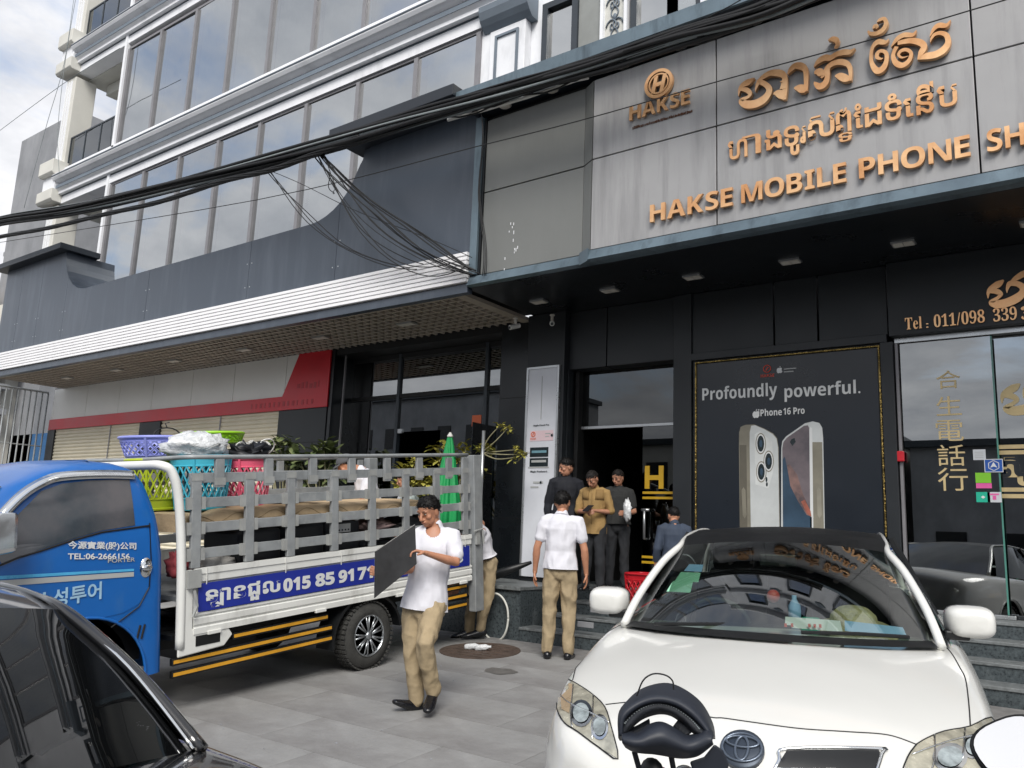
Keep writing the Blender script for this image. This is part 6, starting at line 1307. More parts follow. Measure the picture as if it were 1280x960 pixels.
blobm_ = MB(); blobm_.ell(mid+V((0, .02, -.10)), (.16, .10, .10), 18, 10); obj('headlight_cowl', blobm_, m_trim, sc_, smooth=True)
wheel(sc_, (gm.x+.05, gm.y+.02, gz(gm.y)+.24), (1, 0, 0), .24, .09, 5)
bk = V((gm.x-.0, -.75, -.03)); wheel(sc_, (bk.x+.05, bk.y, gz(bk.y)+.24), (1, 0, 0), .24, .10, 5)
q = MB(); q.tube([mid+V((0, .05, -.5)), mid+V((0, -.3, -.85)), mid+V((0, -.7, -.80)), V((bk.x, bk.y+.1, .55))], [.10, .12, .14, .10], 10); obj('floorboard', q, m_trim, sc_, smooth=True)
q = MB(); q.tube([mid+V((0, -.7, -.60)), mid+V((0, -1.0, -.52)), V((bk.x, bk.y-.1, .74))], [.09, .13, .10], 10); obj('saddle', q, m_pad, sc_, smooth=True)
# mirror: rounded plate facing the rider
mc = CP(1266, 932, 1.62); nf = ((EYE-mc).normalized()+V((0, 0, .42))).normalized(); xu = nf.cross(V((0, 0, 1))).normalized()*-1; yu = nf.cross(xu)*-1
if yu.z < 0: yu = -yu
def mring(sc, off, n=28, e=.75): return [mc+nf*off+(xu*(.070*sc*(abs(cos(2*pi*k/n))**e)*(1 if cos(2*pi*k/n) > 0 else -1))+yu*(.052*sc*(abs(sin(2*pi*k/n))**e)*(1 if sin(2*pi*k/n) > 0 else -1))+ (xu*.3+yu*.0)*0) for k in range(n)]
rotm = Matrix.Rotation(radians(32), 3, nf)
def rot_(L): return [mc+rotm @ (p-mc) for p in L]
q = MB(); R4 = [rot_(mring(1.0, 0)), rot_(mring(1.08, -.004)), rot_(mring(1.05, -.022)), rot_(mring(.6, -.045)), rot_(mring(.1, -.05))]; n = 28
q.add([p for r_ in R4 for p in r_], [(i*n+k, i*n+(k+1) % n, (i+1)*n+(k+1) % n, (i+1)*n+k) for i in range(4) for k in range(n)]); mh = obj('mirror', q, m_trim, sc_, smooth=True)
q = MB(); q.add(rot_(mring(.97, .0015)), [tuple(range(n))]); obj('mirror_glass', q, mat('mirror_face', 'fafafa', .1, metal=.9, var=.0), mh)
q = MB(); q.tube([mc-nf*.04-V((0, 0, .02)), mc-nf*.05+V((-.06, 0, -.12)), hb1+V((-.06, 0, .02))], .007, 6); obj('mirror_stalk', q, m_trim, mh, smooth=True)
# helmet, hanging upside down: shell ring with open middle, padding rolls, peak
hc_ = CP(846, 915, 1.75); hx = RT; hy = UP; hz = -FW
he = thing('motorcycle_helmet', 'dark navy half helmet hanging open side up on the scooter handlebar', 'helmet', hc_)
k1 = 1.75/1024
def HPt(px, py, d): return CP(px, py, 1.75+d)
def ribbon(cp, rad, m_, nm, ns=12, sq=1.0):
    pts = crv(cp, 6); q = MB(); P_ = [HPt(x, y, d) for x, y, d in pts]; q.tube(P_, [rad*(1 if not sq else 1)*min(1, .35+3.2*min(i, len(P_)-1-i)/len(P_)) for i in range(len(P_))], ns); return obj(nm, q, m_, he, smooth=True)
def loftc(rows, m_, nm, thick=.008, n=40):
    R_ = []
    for row in rows:
        c = crv([tuple(map(float, p)) for p in row], 12); ln = [0]
        for a, b_ in zip(c, c[1:]): ln.append(ln[-1]+hypot(b_[0]-a[0], b_[1]-a[1]))
        out = []; k = 0
        for i in range(n+1):
            t = ln[-1]*i/n
            while k < len(ln)-2 and ln[k+1] < t: k += 1
            u = (t-ln[k])/max(1e-9, ln[k+1]-ln[k]); out.append(tuple(a+(b_-a)*u for a, b_ in zip(c[k], c[k+1])))
        R_.append(out)
    q = MB(); m = len(R_); F = [];
    prof_ = []
    for i in range(m-1):
        for t in (0, .25, .5, .75): prof_.append((i, t))
    prof_.append((m-2, 1)); P_ = []
    for i in range(n+1):
        col = crv([R_[r][i] for r in range(m)], 4); P_.append([HPt(*c) for c in col])
    h_ = len(P_[0]); q.add([p for c in P_ for p in c], [(i*h_+k, i*h_+k+1, (i+1)*h_+k+1, (i+1)*h_+k) for i in range(n) for k in range(h_-1)])
    o = obj(nm, q, m_, he, smooth=True, fix=False); md = o.modifiers.new('solid', 'SOLIDIFY'); md.thickness = thick; md.offset = 0; return o
loftc([[(777,926,.09),(776,893,.12),(795,868,.15),(820,857,.17),(844,858,.17),(873,877,.15),(889,904,.12),(892,924,.09)],
       [(775,922,.03),(776,890,.05),(796,872,.07),(820,864,.085),(845,867,.085),(869,882,.07),(885,906,.04),(891,922,.03)],
       [(776,920,.0),(778,896,.01),(797,880,.02),(820,873,.03),(844,877,.03),(865,890,.02),(881,908,.01),(889,922,.0)],
       [(777,920,.015),(780,899,.02),(798,883,.035),(820,877,.045),(843,881,.045),(863,894,.035),(878,909,.02),(887,921,.015)]], m_helm, 'shell')
loftc([[(779,918,.02),(782,903,.025),(799,886,.04),(820,879,.05),(842,883,.05),(862,896,.04),(875,910,.02),(885,920,.02)],
       [(780,916,.0),(786,905,.005),(801,891,.02),(821,884,.03),(841,888,.03),(858,900,.02),(870,912,.005),(880,919,.0)],
       [(781,916,.03),(790,907,.035),(803,897,.05),(822,891,.06),(839,893,.06),(855,904,.05),(866,914,.035),(876,920,.03)]], m_pad, 'padding_roll')
loftc([[(778,918,.02),(788,917,.02),(798,917,.02),(812,908,.02),(827,905,.02),(844,913,.02),(858,921,.02),(872,919,.02),(884,913,.02),(891,918,.02)],
       [(777,922,-.02),(787,922,-.025),(799,922,-.03),(813,915,-.03),(828,912,-.03),(844,920,-.03),(858,927,-.03),(872,925,-.03),(884,920,-.02),(891,922,-.02)],
       [(779,926,-.03),(789,930,-.04),(801,931,-.045),(815,928,-.045),(829,927,-.045),(845,932,-.045),(859,936,-.045),(872,934,-.04),(884,928,-.03),(890,925,-.03)],
       [(783,932,-.0),(792,937,.0),(803,939,.0),(816,940,.0),(829,942,.0),(846,945,.0),(860,945,.0),(872,942,.0),(883,934,.0),(890,928,.0)]], m_helm, 'shell_front', .01)
loftc([[(784,914,.05),(798,908,.06),(812,900,.07)], [(790,918,.03),(800,914,.04),(812,908,.05)]], m_pad, 'ear_pad')
loftc([[(848,900,.05),(856,906,.04),(866,914,.03)], [(842,908,.05),(848,914,.04),(856,920,.02)]], m_pad, 'ear_pad')
stp = [(781,904,.017),(799,888,.03),(820,881,.04),(842,885,.04),(862,898,.03),(874,911,.01)]
q = MB(); P_ = crv([tuple(map(float, p)) for p in stp], 7)
for p in P_[::1]: q.ell(HPt(p[0], p[1], p[2]-.008), (.0022, .0016, .0016), 5, 3)
obj('stitching', q, m_cablegrey, he, kind='stuff', fix=False)
q = MB(); pk = [(862,952),(880,946),(893,930),(904,938),(911,955),(908,975),(892,988),(872,982)]; q2 = [HPt(x, y, .0) for x, y in pk]+[HPt(x, y, .012) for x, y in pk]; n = len(pk); q.add(q2, [tuple(range(n)), tuple(range(2*n-1, n-1, -1))]+[(i, (i+1) % n, (i+1) % n+n, i+n) for i in range(n)]); obj('peak', q, m_helm, he, bevel=.004)
q = MB(); q.tube([HPt(x, y, d) for x, y, d in crv([(796,870,.02),(803,852,.02),(812,844,.02),(822,842,.02),(834,845,.02),(841,852,.02),(842,862,.02)], 4)], .0018, 5); obj('strap_wire', q, m_cable, he)
q = MB(); q.tube([HPt(x, y, d) for x, y, d in ((793,940,.02),(800,965,.03),(804,1000,.03))], .006, 6).tube([HPt(x, y, d) for x, y, d in ((838,940,.02),(842,962,.03),(836,1000,.03))], .006, 6); obj('chin_strap', q, m_pad, he)
q = MB(); q.ell(HPt(815, 968, .05), (.03, .02, .035), 12, 8); obj('grip', q, m_trim, sc_, smooth=True); q = MB(); q.ell(HPt(829, 966, .045), (.008, .008, .012), 8, 6); obj('switch', q, m_pred, sc_, smooth=True); q = MB(); q.ell(HPt(856, 965, .05), (.022, .02, .014), 12, 8); obj('brake_master', q, m_alulite, sc_, smooth=True)
# ------------------------------------------------------------------ people
def skin(n, c): return mat(n, c, .5, var=.08, scale=12)
m_skin = skin('skin', 'b27e62'); m_skin2 = skin('skin_tanned', 'a87860'); m_hair = mat('black_hair', '0a0808', .55, var=.3, scale=30, bump=.3, spec=.25); m_hairg = mat('greying_hair', '1d1a19', .65, var=.5, scale=40, bump=.3, spec=.25)
m_brow = mat('eyebrow', '4a342a', .7, var=.1); m_eyew = mat('eye_white', 'b9b0a6', .4, var=.02); m_lip = mat('lip', '96604f', .5, var=.05)
m_tee = mat('white_tee', 'd3d3da', .85, var=.02, scale=3, bump=.3, bscale=8); m_khaki = mat('khaki_trousers', 'a08f72', .85, var=.1, scale=7, bump=.6, bscale=10); m_shoe = mat('black_shoe', '15161a', .25, var=.15, scale=6)
m_navy = mat('navy_shirt', '10131c', .85, var=.2, bump=.4, bscale=10); m_tanshirt = mat('tan_shirt', '93774a', .85, var=.12, scale=7, bump=.6, bscale=11); m_char = mat('charcoal_cloth', '24262a', .9, var=.2, bump=.4, bscale=9); m_greytee = mat('dark_grey_tee', '2b2c2c', .9, var=.15, bump=.4); m_belt = mat('belt', '2a1a14', .5)
m_bluejacket = mat('blue_grey_jacket', '323c4c', .8, var=.15, bump=.4, bscale=10); m_capc = mat('grey_cap', '4c4d50', .8, var=.1); m_stripe = mat('striped_shirt', 'b9bcc0', .85, var=.1)
def elltube(q, pts, side_, n=16):
    """pts: (centre, ra along side_, rb across), ends closed with domes"""
    P_ = [V(p[0]) for p in pts]; m = len(P_)
    rows = []
    def dirn(i): return (P_[min(i+1, m-1)]-P_[max(i-1, 0)]).normalized()
    def row(c, d, ra, rb):
        s_ = (V(side_)-d*V(side_).dot(d)); s_ = s_.normalized() if s_.length > 1e-4 else V((1, 0, 0)); b_ = d.cross(s_); return [c+s_*ra*cos(2*pi*k/n)+b_*rb*sin(2*pi*k/n) for k in range(n)]
    d0 = dirn(0); ra, rb = pts[0][1], pts[0][2]; rm = min(ra, rb)
    for t in (.15, .5, .85): rows.append(row(P_[0]-d0*rm*cos(t*pi/2)*.9, d0, ra*sin(t*pi/2), rb*sin(t*pi/2)))
    for i in range(m): rows.append(row(P_[i], dirn(i), pts[i][1], pts[i][2]))
    d1 = dirn(m-1); ra, rb = pts[-1][1], pts[-1][2]; rm = min(ra, rb)
    for t in (.85, .5, .15): rows.append(row(P_[-1]+d1*rm*cos(t*pi/2)*.9, d1, ra*sin(t*pi/2), rb*sin(t*pi/2)))
    vs = [p for r_ in rows for p in r_]; M_ = len(rows)
    q.add(vs, [(i*n+k, i*n+(k+1) % n, (i+1)*n+(k+1) % n, (i+1)*n+k) for i in range(M_-1) for k in range(n)]+[tuple(reversed(range(n))), tuple(range((M_-1)*n, M_*n))])
def remesh(q, vox, sm=4, wrk=0, wf=9, cuts=None, hemp=None):
    me = bpy.data.meshes.new('tmp'); me.from_pydata(q.v, [], q.f); b_ = bmesh.new(); b_.from_mesh(me); bmesh.ops.recalc_face_normals(b_, faces=b_.faces); b_.to_mesh(me); b_.free()
    o = bpy.data.objects.new('tmp', me); C.objects.link(o); r_ = o.modifiers.new('r', 'REMESH'); r_.mode = 'VOXEL'; r_.voxel_size = vox; s_ = o.modifiers.new('s', 'SMOOTH'); s_.factor = .5; s_.iterations = sm
    dg = bpy.context.evaluated_depsgraph_get(); dg.update(); ev = o.evaluated_get(dg); m2 = ev.to_mesh(); vs = [v.co.copy() for v in m2.vertices]; ns = [v.normal.copy() for v in m2.vertices]; fs = [tuple(p.vertices) for p in m2.polygons]
    ev.to_mesh_clear(); bpy.data.objects.remove(o); bpy.data.meshes.remove(me)
    if wrk:
        for i, v in enumerate(vs):
            p = V((v.x*wf, v.y*wf, v.z*wf*.55)); a = noise.noise(p+V((3, 1, 7))); b2 = noise.noise(p*2.1); vs[i] = v+ns[i]*(wrk*(abs(a)*-1.6+.5+b2*.5))
    if hemp:
        hp_, hn, hr = hemp; bad = set()
        for i, v in enumerate(vs):
            dd = (v-hp_).dot(hn)
            if dd < 0 and (v-hp_).length < hr:
                if dd > -vox*1.3: vs[i] = v-hn*dd
                else: bad.add(i)
        fs = [f for f in fs if not any(k in bad for k in f)]
        if not cuts: cuts = lambda c_: False
    if cuts:
        keep = [i for i, f in enumerate(fs) if not any(cuts(sum((vs[k] for k in f), V())/len(f)) for _ in (0,))]; fs = [fs[i] for i in keep]; used = sorted({i for f in fs for i in f}); mp = {o_: n_ for n_, o_ in enumerate(used)}; vs = [vs[i] for i in used]; fs = [tuple(mp[i] for i in f) for f in fs]
    return vs, fs
def hand(q, w, d, pn, s=1, curl=.5, thumb=1):
    """w wrist, d direction to the fingers, pn palm normal (fingers curl towards it)"""
    w = V(w); d = V(d).normalized(); pn = V(pn); pn = (pn-d*pn.dot(d)).normalized(); sd = d.cross(pn)*thumb
    elltube(q, [(w, .026*s, .02*s), (w+d*.03*s, .034*s, .016*s), (w+d*.075*s, .04*s, .014*s), (w+d*.09*s, .038*s, .012*s)], sd, 10)
    for k, L in enumerate((.066, .075, .070, .056)):
        o_ = w+d*.088*s+sd*(.029-.0195*k)*s; a1, a2, a3 = curl*.5, curl*1.2, curl*1.7; p = o_; P_ = [(o_, .0092*s, .0085*s)]
        for an, l_ in ((a1, L*.45), (a2, L*.32), (a3, L*.25)): dd = d*cos(an)+pn*sin(an); p = p+dd*l_*s; P_.append((p, .0085*s, .008*s))
        elltube(q, P_, sd, 7)
    o_ = w+d*.025*s+sd*.028*s; dd = (d*.65+sd*.65+pn*.35).normalized(); e_ = (d*.9+sd*.15+pn*.45).normalized()
    elltube(q, [(o_, .013*s, .012*s), (o_+dd*.035*s, .0115*s, .011*s), (o_+dd*.035*s+e_*.03*s, .0095*s, .009*s)], pn, 7)
def head(c, f, up, s0, hair_, hairm, skm, t, body_q, cap=None, older=False):
    """c head centre, f facing, up; returns finer head mesh pieces"""
    s = s0*1.07; f = V(f).normalized(); up = V(up); up = (up-f*up.dot(f)).normalized(); rt = f.cross(up); c = V(c)
    R3 = Matrix((rt, f, up)).transposed()
    def L(x, y, z): return c+R3 @ V((x*s, y*s, z*s))
    q = MB()
    q.ell(L(0, -.008, .028), (.074*s, .093*s, .088*s), 18, 12, R3); q.ell(L(0, .022, -.045), (.058*s, .060*s, .066*s), 16, 10, R3); q.ell(L(0, .052, -.082), (.026*s, .026*s, .022*s), 10, 7, R3)
    q.ell(L(0, -.01, -.01), (.068*s, .078*s, .08*s), 14, 10, R3)
    elltube(q, [(L(0, .082, .018), .009*s, .008*s), (L(0, .096, -.008), .012*s, .011*s), (L(0, .104, -.026), .015*s, .012*s)], rt, 8)
    for x in (-1, 1):
        q.ell(L(x*.012, .092, -.031), (.008*s, .009*s, .007*s), 8, 5, R3); q.ell(L(x*.028, .074, .030), (.024*s, .012*s, .009*s), 10, 6, R3); q.ell(L(x*.038, .054, -.016), (.024*s, .023*s, .022*s), 10, 7, R3); q.ell(L(x*.029, .064, .009), (.020*s, .013*s, .018*s), 10, 7, R3)
        q.ell(L(x*.073, -.008, -.006), (.008*s, .018*s, .030*s), 10, 7, R3)
    q.ell(L(0, .080, -.050), (.024*s, .013*s, .007*s), 10, 6, R3); q.ell(L(0, .078, -.060), (.020*s, .013*s, .008*s), 10, 6, R3)
    vs, fs = remesh(q, .0055*s, 2)
    out = (vs, fs)
    q = MB()
    for x in (-1, 1): q.ell(L(x*.029, .0755, .010), (.0115*s, .006*s, .0032*s), 10, 6, R3)
    e_ = obj('eyes', q, m_eyew, t, smooth=True, kind='stuff'); q = MB()
    for x in (-1, 1): q.ell(L(x*.029+.001, .0805, .0095), (.0042*s, .003*s, .0030*s), 8, 5, R3); q.tube([L(x*.040, .074, .0135), L(x*.029, .0825, .0160), L(x*.017, .080, .0135)], .0010*s, 4)
    obj('irises', q, m_hair, t, smooth=True, kind='stuff'); q = MB()
    for x in (-1, 1): q.tube([L(x*.046, .072, .031), L(x*.032, .086, .038), L(x*.014, .088, .034)], [.0012*s, .0024*s, .0020*s], 5)
    obj('eyebrows', q, m_brow, t, smooth=True, kind='stuff'); q = MB(); q.tube([L(-.022, .083, -.053), L(-.008, .0945, -.053), L(.008, .0945, -.053), L(.022, .083, -.053)], [.0016*s, .0034*s, .0034*s, .0016*s], 5); obj('mouth', q, m_lip, t, smooth=True)
    # hair: cap of the skull with a hairline
    q = MB(); n, m = 30, 16; vs2 = []
    for i in range(m+1):
        for k in range(n):
            a = 2*pi*k/n; fr = sin(a)                       # +1 towards the face
            lim = 1.66-.50*max(0, fr)**1.2+(.02 if abs(cos(a)) > .85 else 0)+(.70*max(0, -fr)); lim *= 1+.07*noise.noise(V((cos(a)*5, sin(a)*5, s*40)))
            th = lim*i/m; d = V((sin(th)*cos(a), sin(th)*sin(a), cos(th))); fl = 1+.10*noise.noise(d*6+V((s*9, 0, 0)))+.05*noise.noise(d*17)
            tk = hair_*.6*(1 if i < m-3 else (.7, .4, .0, -.004)[i-m+3]); p = V((d.x*(.075+tk), d.y*(.094+tk)-.009, d.z*(.090+tk*1.1)+.028)); vs2.append(c+R3 @ (p*s*(1+.0*fl)+d*(fl-1)*.09*s))
    q.add(vs2, [(i*n+k, (i+1)*n+k, (i+1)*n+(k+1) % n, i*n+(k+1) % n) for i in range(m) for k in range(n)])
    for _ in range(260):
        a = random.uniform(0, 2*pi); fr = sin(a); lim = (1.62-.50*max(0, fr)**1.2+.62*max(0, -fr)); th = lim*sqrt(random.random()); d = V((sin(th)*cos(a), sin(th)*sin(a), cos(th))); p = V((d.x*(.076+hair_), d.y*(.095+hair_)-.009, d.z*(.090+hair_)+.028))
        tg = V((random.gauss(0, .5), random.gauss(.35, .5), random.gauss(-.2, .4))); tg = (tg-d*tg.dot(d)).normalized(); w2 = d.cross(tg)*.0035; e2 = p+tg*random.uniform(.012, .022)+d*random.uniform(.001, .007); p0 = p-d*.003
        q.add([c+R3 @ ((p0+w2)*s), c+R3 @ ((p0-w2)*s), c+R3 @ (e2*s)], [(0, 1, 2)])
    if cap is None: obj('hair', q, hairm, t, smooth=True)
    else:
        obj('hair', q, hairm, t, smooth=True); q = MB(); vs3 = []
        for i in range(9):
            for k in range(24): a = 2*pi*k/24; th = 1.5*i/8; vs3.append(L(sin(th)*cos(a)*.090, sin(th)*sin(a)*.108-.008, cos(th)*.10+.038))
        q.add(vs3, [(i*24+k, (i+1)*24+k, (i+1)*24+(k+1) % 24, i*24+(k+1) % 24) for i in range(8) for k in range(24)]); q.add([L(x, .085+.075*(1-(x/.075)**2), .040-.02*(1-(x/.075)**2)) for x in (-.075, -.05, -.025, 0, .025, .05, .075)]+[L(x, .075, .052) for x in (-.075, -.05, -.025, 0, .025, .05, .075)], [(k, k+1, k+8, k+7) for k in range(6)])
        o = obj('cap', q, cap, t, smooth=True, fix=False); md = o.modifiers.new('s', 'SOLIDIFY'); md.thickness = .004
    return out
def person(label, base, J, face, s, skm, shirt, trous, hairm=m_hair, hair_=.010, sleeve=.55, loose=1.0, chest_side=None, shoe=m_shoe, cap=None, curls=(.5, .5), hands=None, hem=.0, belt=None, vneck=0, up=(0, 0, 1), long_shirt=0.0, group=None):
    """J: joint name -> world point"""
    t = thing('person', label, 'person', base, group); J = {k: V(v) for k, v in J.items()}
    side_ = (J['shR']-J['shL']).normalized(); hs = (J['hipR']-J['hipL']).normalized(); pel = (J['hipL']+J['hipR'])/2; nk = J['neck']; ch = pel.lerp(nk, .72); wa = pel.lerp(nk, .30)
    q = MB()
    elltube(q, [(pel-V((0, 0, .02))*s, .135*s, .10*s), (pel+(nk-pel)*.12, .14*s, .10*s), (wa, .125*s, .09*s), (pel.lerp(nk, .55), .14*s, .10*s), (ch, .15*s, .105*s), (pel.lerp(nk, .88), .13*s, .08*s), (nk, .06*s, .055*s)], side_, 18)
    hd = J['head']; elltube(q, [(nk-(hd-nk)*.2, .058*s, .058*s), (nk.lerp(hd, .45), .052*s, .054*s), (nk.lerp(hd, .85), .050*s, .052*s)], side_, 14)
    for a in 'LR':
        sh, el, wr = J['sh'+a], J['el'+a], J['wr'+a]
        elltube(q, [(sh, .048*s, .048*s), (sh.lerp(el, .35), .046*s, .046*s), (sh.lerp(el, .8), .040*s, .040*s), (el, .040*s, .038*s), (el.lerp(wr, .25), .042*s, .038*s), (el.lerp(wr, .75), .029*s, .026*s), (wr, .026*s, .021*s)], (0, 0, 1) if abs((el-sh).normalized().z) < .8 else side_, 12)
        hp, kn, an = J['hip'+a], J['kn'+a], J['an'+a]
        elltube(q, [(hp, .085*s, .085*s), (hp.lerp(kn, .5), .072*s, .072*s), (kn, .052*s, .054*s), (kn.lerp(an, .3), .056*s, .056*s), (kn.lerp(an, .8), .036*s, .038*s), (an, .034*s, .036*s), (an+V((0, 0, -.05*s)), .03*s, .03*s)], side_, 12)
    vs, fs = remesh(q, .011*s, 2); B_ = MB(); B_.add(vs, fs)
    for i, a in enumerate('LR'):
        wr, el = J['wr'+a], J['el'+a]; dflt = (wr-el).normalized(); hinf = (hands or {}).get(a); d = V(hinf[0]) if hinf and hinf[0] else dflt; pn = V(hinf[1]) if hinf else side_*(1 if a == 'L' else -1)
        hq = MB(); hand(hq, wr-d.normalized()*.01, d, pn, s, curls[i], 1 if a == 'L' else -1); hv, hf = remesh(hq, .0042*s, 1); B_.add(hv, hf)
    hv, hf = head(hd, face, up, s, hair_, hairm, skm, t, q, cap); B_.add(hv, hf)
    obj('body', B_, skm, t, smooth=True, fix=False)
    # trousers
    q = MB(); lo = loose
    elltube(q, [(pel+(nk-pel)*.16, .142*s, .106*s), (pel, .150*s, .116*s), (pel-V((0, 0, .05))*s, .148*s, .115*s)], hs, 18)
    for a in 'LR':
        hp, kn, an = J['hip'+a], J['kn'+a], J['an'+a]
        elltube(q, [(hp, .090*s*lo, .098*s*lo), (hp.lerp(kn, .35), .088*s*lo, .090*s*lo), (kn, .068*s*lo, .072*s*lo), (kn.lerp(an, .35), .066*s*lo, .070*s*lo), (kn.lerp(an, .75), .058*s*lo, .062*s*lo), (an.lerp(kn, .06), .056*s*lo, .062*s*lo), (an+V((0, 0, -.012*s)), .052*s*lo, .058*s*lo)], side_, 14)
    vs, fs = remesh(q, .010*s, 1, .018*s, 10); T_ = MB(); T_.add(vs, fs); obj('trousers', T_, trous, t, smooth=True, fix=False)
    if belt: q = MB(); b_ = pel+(nk-pel)*.15; n = 24; s2 = (side_-(nk-pel).normalized()*side_.dot((nk-pel).normalized())).normalized(); b2 = (nk-pel).normalized().cross(s2); q.tube([b_+s2*.163*s*cos(2*pi*k/n)+b2*.125*s*sin(2*pi*k/n) for k in range(n)], .016*s, 6, closed=True); obj('belt', q, belt, t, smooth=True)
    # shirt
    q = MB(); nd0 = (nk-pel).normalized(); fw0 = side_.cross(nd0); fw0 = fw0 if fw0.dot(V(face)) > 0 else -fw0; lowp = pel+(nk-pel)*(.02-hem)
    elltube(q, [(lowp-nd0*.03*s, .194*s, .154*s), (lowp, .191*s, .152*s), (pel+(nk-pel)*.15, .176*s, .138*s), (wa, .158*s, .118*s), (pel.lerp(nk, .55), .166*s, .122*s), (ch, .182*s, .124*s), (pel.lerp(nk, .87), .176*s, .100*s), (pel.lerp(nk, .95), .120*s, .080*s), (nk, .070*s, .066*s)], side_, 20)
    for a in 'LR':
        sh, el, wr = J['sh'+a], J['el'+a], J['wr'+a]; pts = [(sh.lerp(nk, .35), .052*s, .052*s), (sh, .067*s, .067*s), (sh.lerp(el, min(1, sleeve)*.5), .066*s, .066*s), (sh.lerp(el, min(1, sleeve)), .063*s, .061*s)]
        if sleeve > 1: pts += [(el, .056*s, .056*s), (el.lerp(wr, .5), .050*s, .048*s), (el.lerp(wr, (sleeve-1)), .040*s, .038*s)]
        elltube(q, pts, side_, 14)
    nd = (nk-pel).normalized(); fwd_ = V(face); 
    vs, fs = remesh(q, .009*s, 1, .013*s, 9, cuts=((lambda c_: (c_-(nk+fw0*.085*s-nd0*.035*s)).length < vneck*s) if vneck else None), hemp=(lowp, nd0, .3*s)); T_ = MB(); T_.add(vs, fs); so = obj('shirt', T_, shirt, t, smooth=True, fix=False)
    # collar band
    q = MB(); n = 22; cn = nk+nd*.012*s; s2 = side_; b2 = nd.cross(s2); q.tube([cn+s2*.070*s*cos(2*pi*k/n)+b2*.064*s*sin(2*pi*k/n)-nd*.02*s*(1+sin(2*pi*k/n)*(1 if b2.dot(V(face)) > 0 else -1)) for k in range(n)], .0075*s, 6, closed=True); None if vneck else obj('collar', q, shirt, t, smooth=True)
    for a in 'LR':
        an = J['an'+a]; d = J['to'+a]-an; gd = V((d.x, d.y, 0)); dz = d.z; L_ = gd.length; gd = gd.normalized() if L_ > 1e-4 else V((0, -1, 0)); sd_ = V((-gd.y, gd.x, 0)); dd = J['to'+a]-(an+V((0, 0, -.07*s))); dd.normalize()
        q = MB(); heel = an+V((0, 0, -.055*s))-dd*.05*s; elltube(q, [(heel, .041*s, .046*s), (heel+dd*.06*s, .044*s, .050*s), (heel+dd*.14*s+V((0, 0, -.008*s)), .049*s, .036*s), (heel+dd*.20*s+V((0, 0, -.014*s)), .050*s, .029*s), (heel+dd*.255*s+V((0, 0, -.018*s)), .036*s, .020*s)], sd_, 12)
        vs, fs = remesh(q, .009*s, 2); T_ = MB(); T_.add(vs, fs); obj('shoe', T_, shoe, t, smooth=True, fix=False)
    return t, J
def frame_of(D, foot):                                      # helper giving points at a pixel near a person's distance
    d = ray(*foot); h = V((d.x, d.y, 0)).normalized(); return (lambda px, py, dd=0.0: PD(px, py, D+dd, h)), h
def foot_at(px, py, z): p = PZ(px, py, z); return p
def stand(label, px, pfoot, phead, z, face, skm, shirt, trous, s=1.0, lift=0, arms='down', lean=0, ht=None, D=None, over=None, **kw):
    """upright figure whose body frame comes from its facing"""
    F_ = V(face); F_.z = 0; F_.normalize(); Rr = V((F_.y, -F_.x, 0)); b = foot_at(px, pfoot, z) if D is None else None
    if D is not None:
        d = ray(px, pfoot); h = V((d.x, d.y, 0)).normalized(); b = PD(px, pfoot, D, h)
    h = V((b.x, b.y, 0)).normalized(); top = PD(px, phead, V((b.x, b.y, 0)).length, h); H = ht or (top.z-b.z); k = H/1.74
    def B(x, y, zz): return b+Rr*x*k+F_*(y+lean*max(0, zz-.9))*k+V((0, 0, zz*k))
    J = dict(head=B(0, .045, 1.612), neck=B(0, .0, 1.485), shL=B(-.172, 0, 1.415), shR=B(.172, 0, 1.415), hipL=B(-.085, 0, .93), hipR=B(.085, 0, .93), knL=B(-.10, .02, .50), knR=B(.10, .02, .50), anL=B(-.11, 0, .085), anR=B(.11, 0, .085), toL=B(-.13, .19, .02), toR=B(.13, .19, .02),
             elL=B(-.235, -.03, 1.12), elR=B(.235, -.03, 1.12), wrL=B(-.25, .05, .87), wrR=B(.25, .05, .87))
    if over: J.update({n_: B(*v) for n_, v in over.items()})
    return person(label, b, J, face if 'fdir' not in kw else kw.pop('fdir'), k, skm, shirt, trous, **kw)

# A: man carrying the dark board, walking (placed joint by joint)
f, h = frame_of(6.82, (525, 886)); tc_ = -h; lf_ = V((-h.y, h.x, 0))   # lf_ = towards the left of the picture
if lf_.dot(RT) > 0: lf_ = -lf_
J = dict(head=f(536, 640, -.02), neck=f(544, 657, .02), shL=f(566, 670, -.02), shR=f(524, 668, .02), hipL=f(543, 758, -.02), hipR=f(518, 757, .06),
         elL=f(570, 703, -.16), wrL=f(531, 691, -.30), elR=f(512, 712, -.06), wrR=f(480, 716, -.22), knL=f(531, 806, -.20), anL=f(541, 862, -.06), toL=f(536, 884, -.20), knR=f(515, 812, .02), anR=f(521, 874, .05), toR=f(500, 879, -.02))
pA, _ = person('man in white tee and khaki trousers walking past the truck carrying a dark board', f(525, 884), J, lf_*.62+tc_*.72+V((0, 0, -.42)), 1.0, m_skin, m_tee, m_khaki, sleeve=.72, loose=1.03, hair_=.014, curls=(1.0, 1.1), hem=.06, vneck=.062, hands={'L': (lf_*.8+V((0, 0, .15))+tc_*.2, V((0, 0, -1))), 'R': (lf_*.75+V((0, 0, .1)), -tc_)})
q = MB(); c4 = [f(519, 655, -.34), f(521, 705, -.34), f(468, 748, -.42), f(469, 689, -.42)]; nrm = (c4[1]-c4[0]).cross(c4[3]-c4[0]).normalized(); q.add(c4+[p+nrm*.02 for p in c4], [(0, 1, 2, 3), (7, 6, 5, 4), (0, 4, 5, 1), (1, 5, 6, 2), (2, 6, 7, 3), (3, 7, 4, 0)])
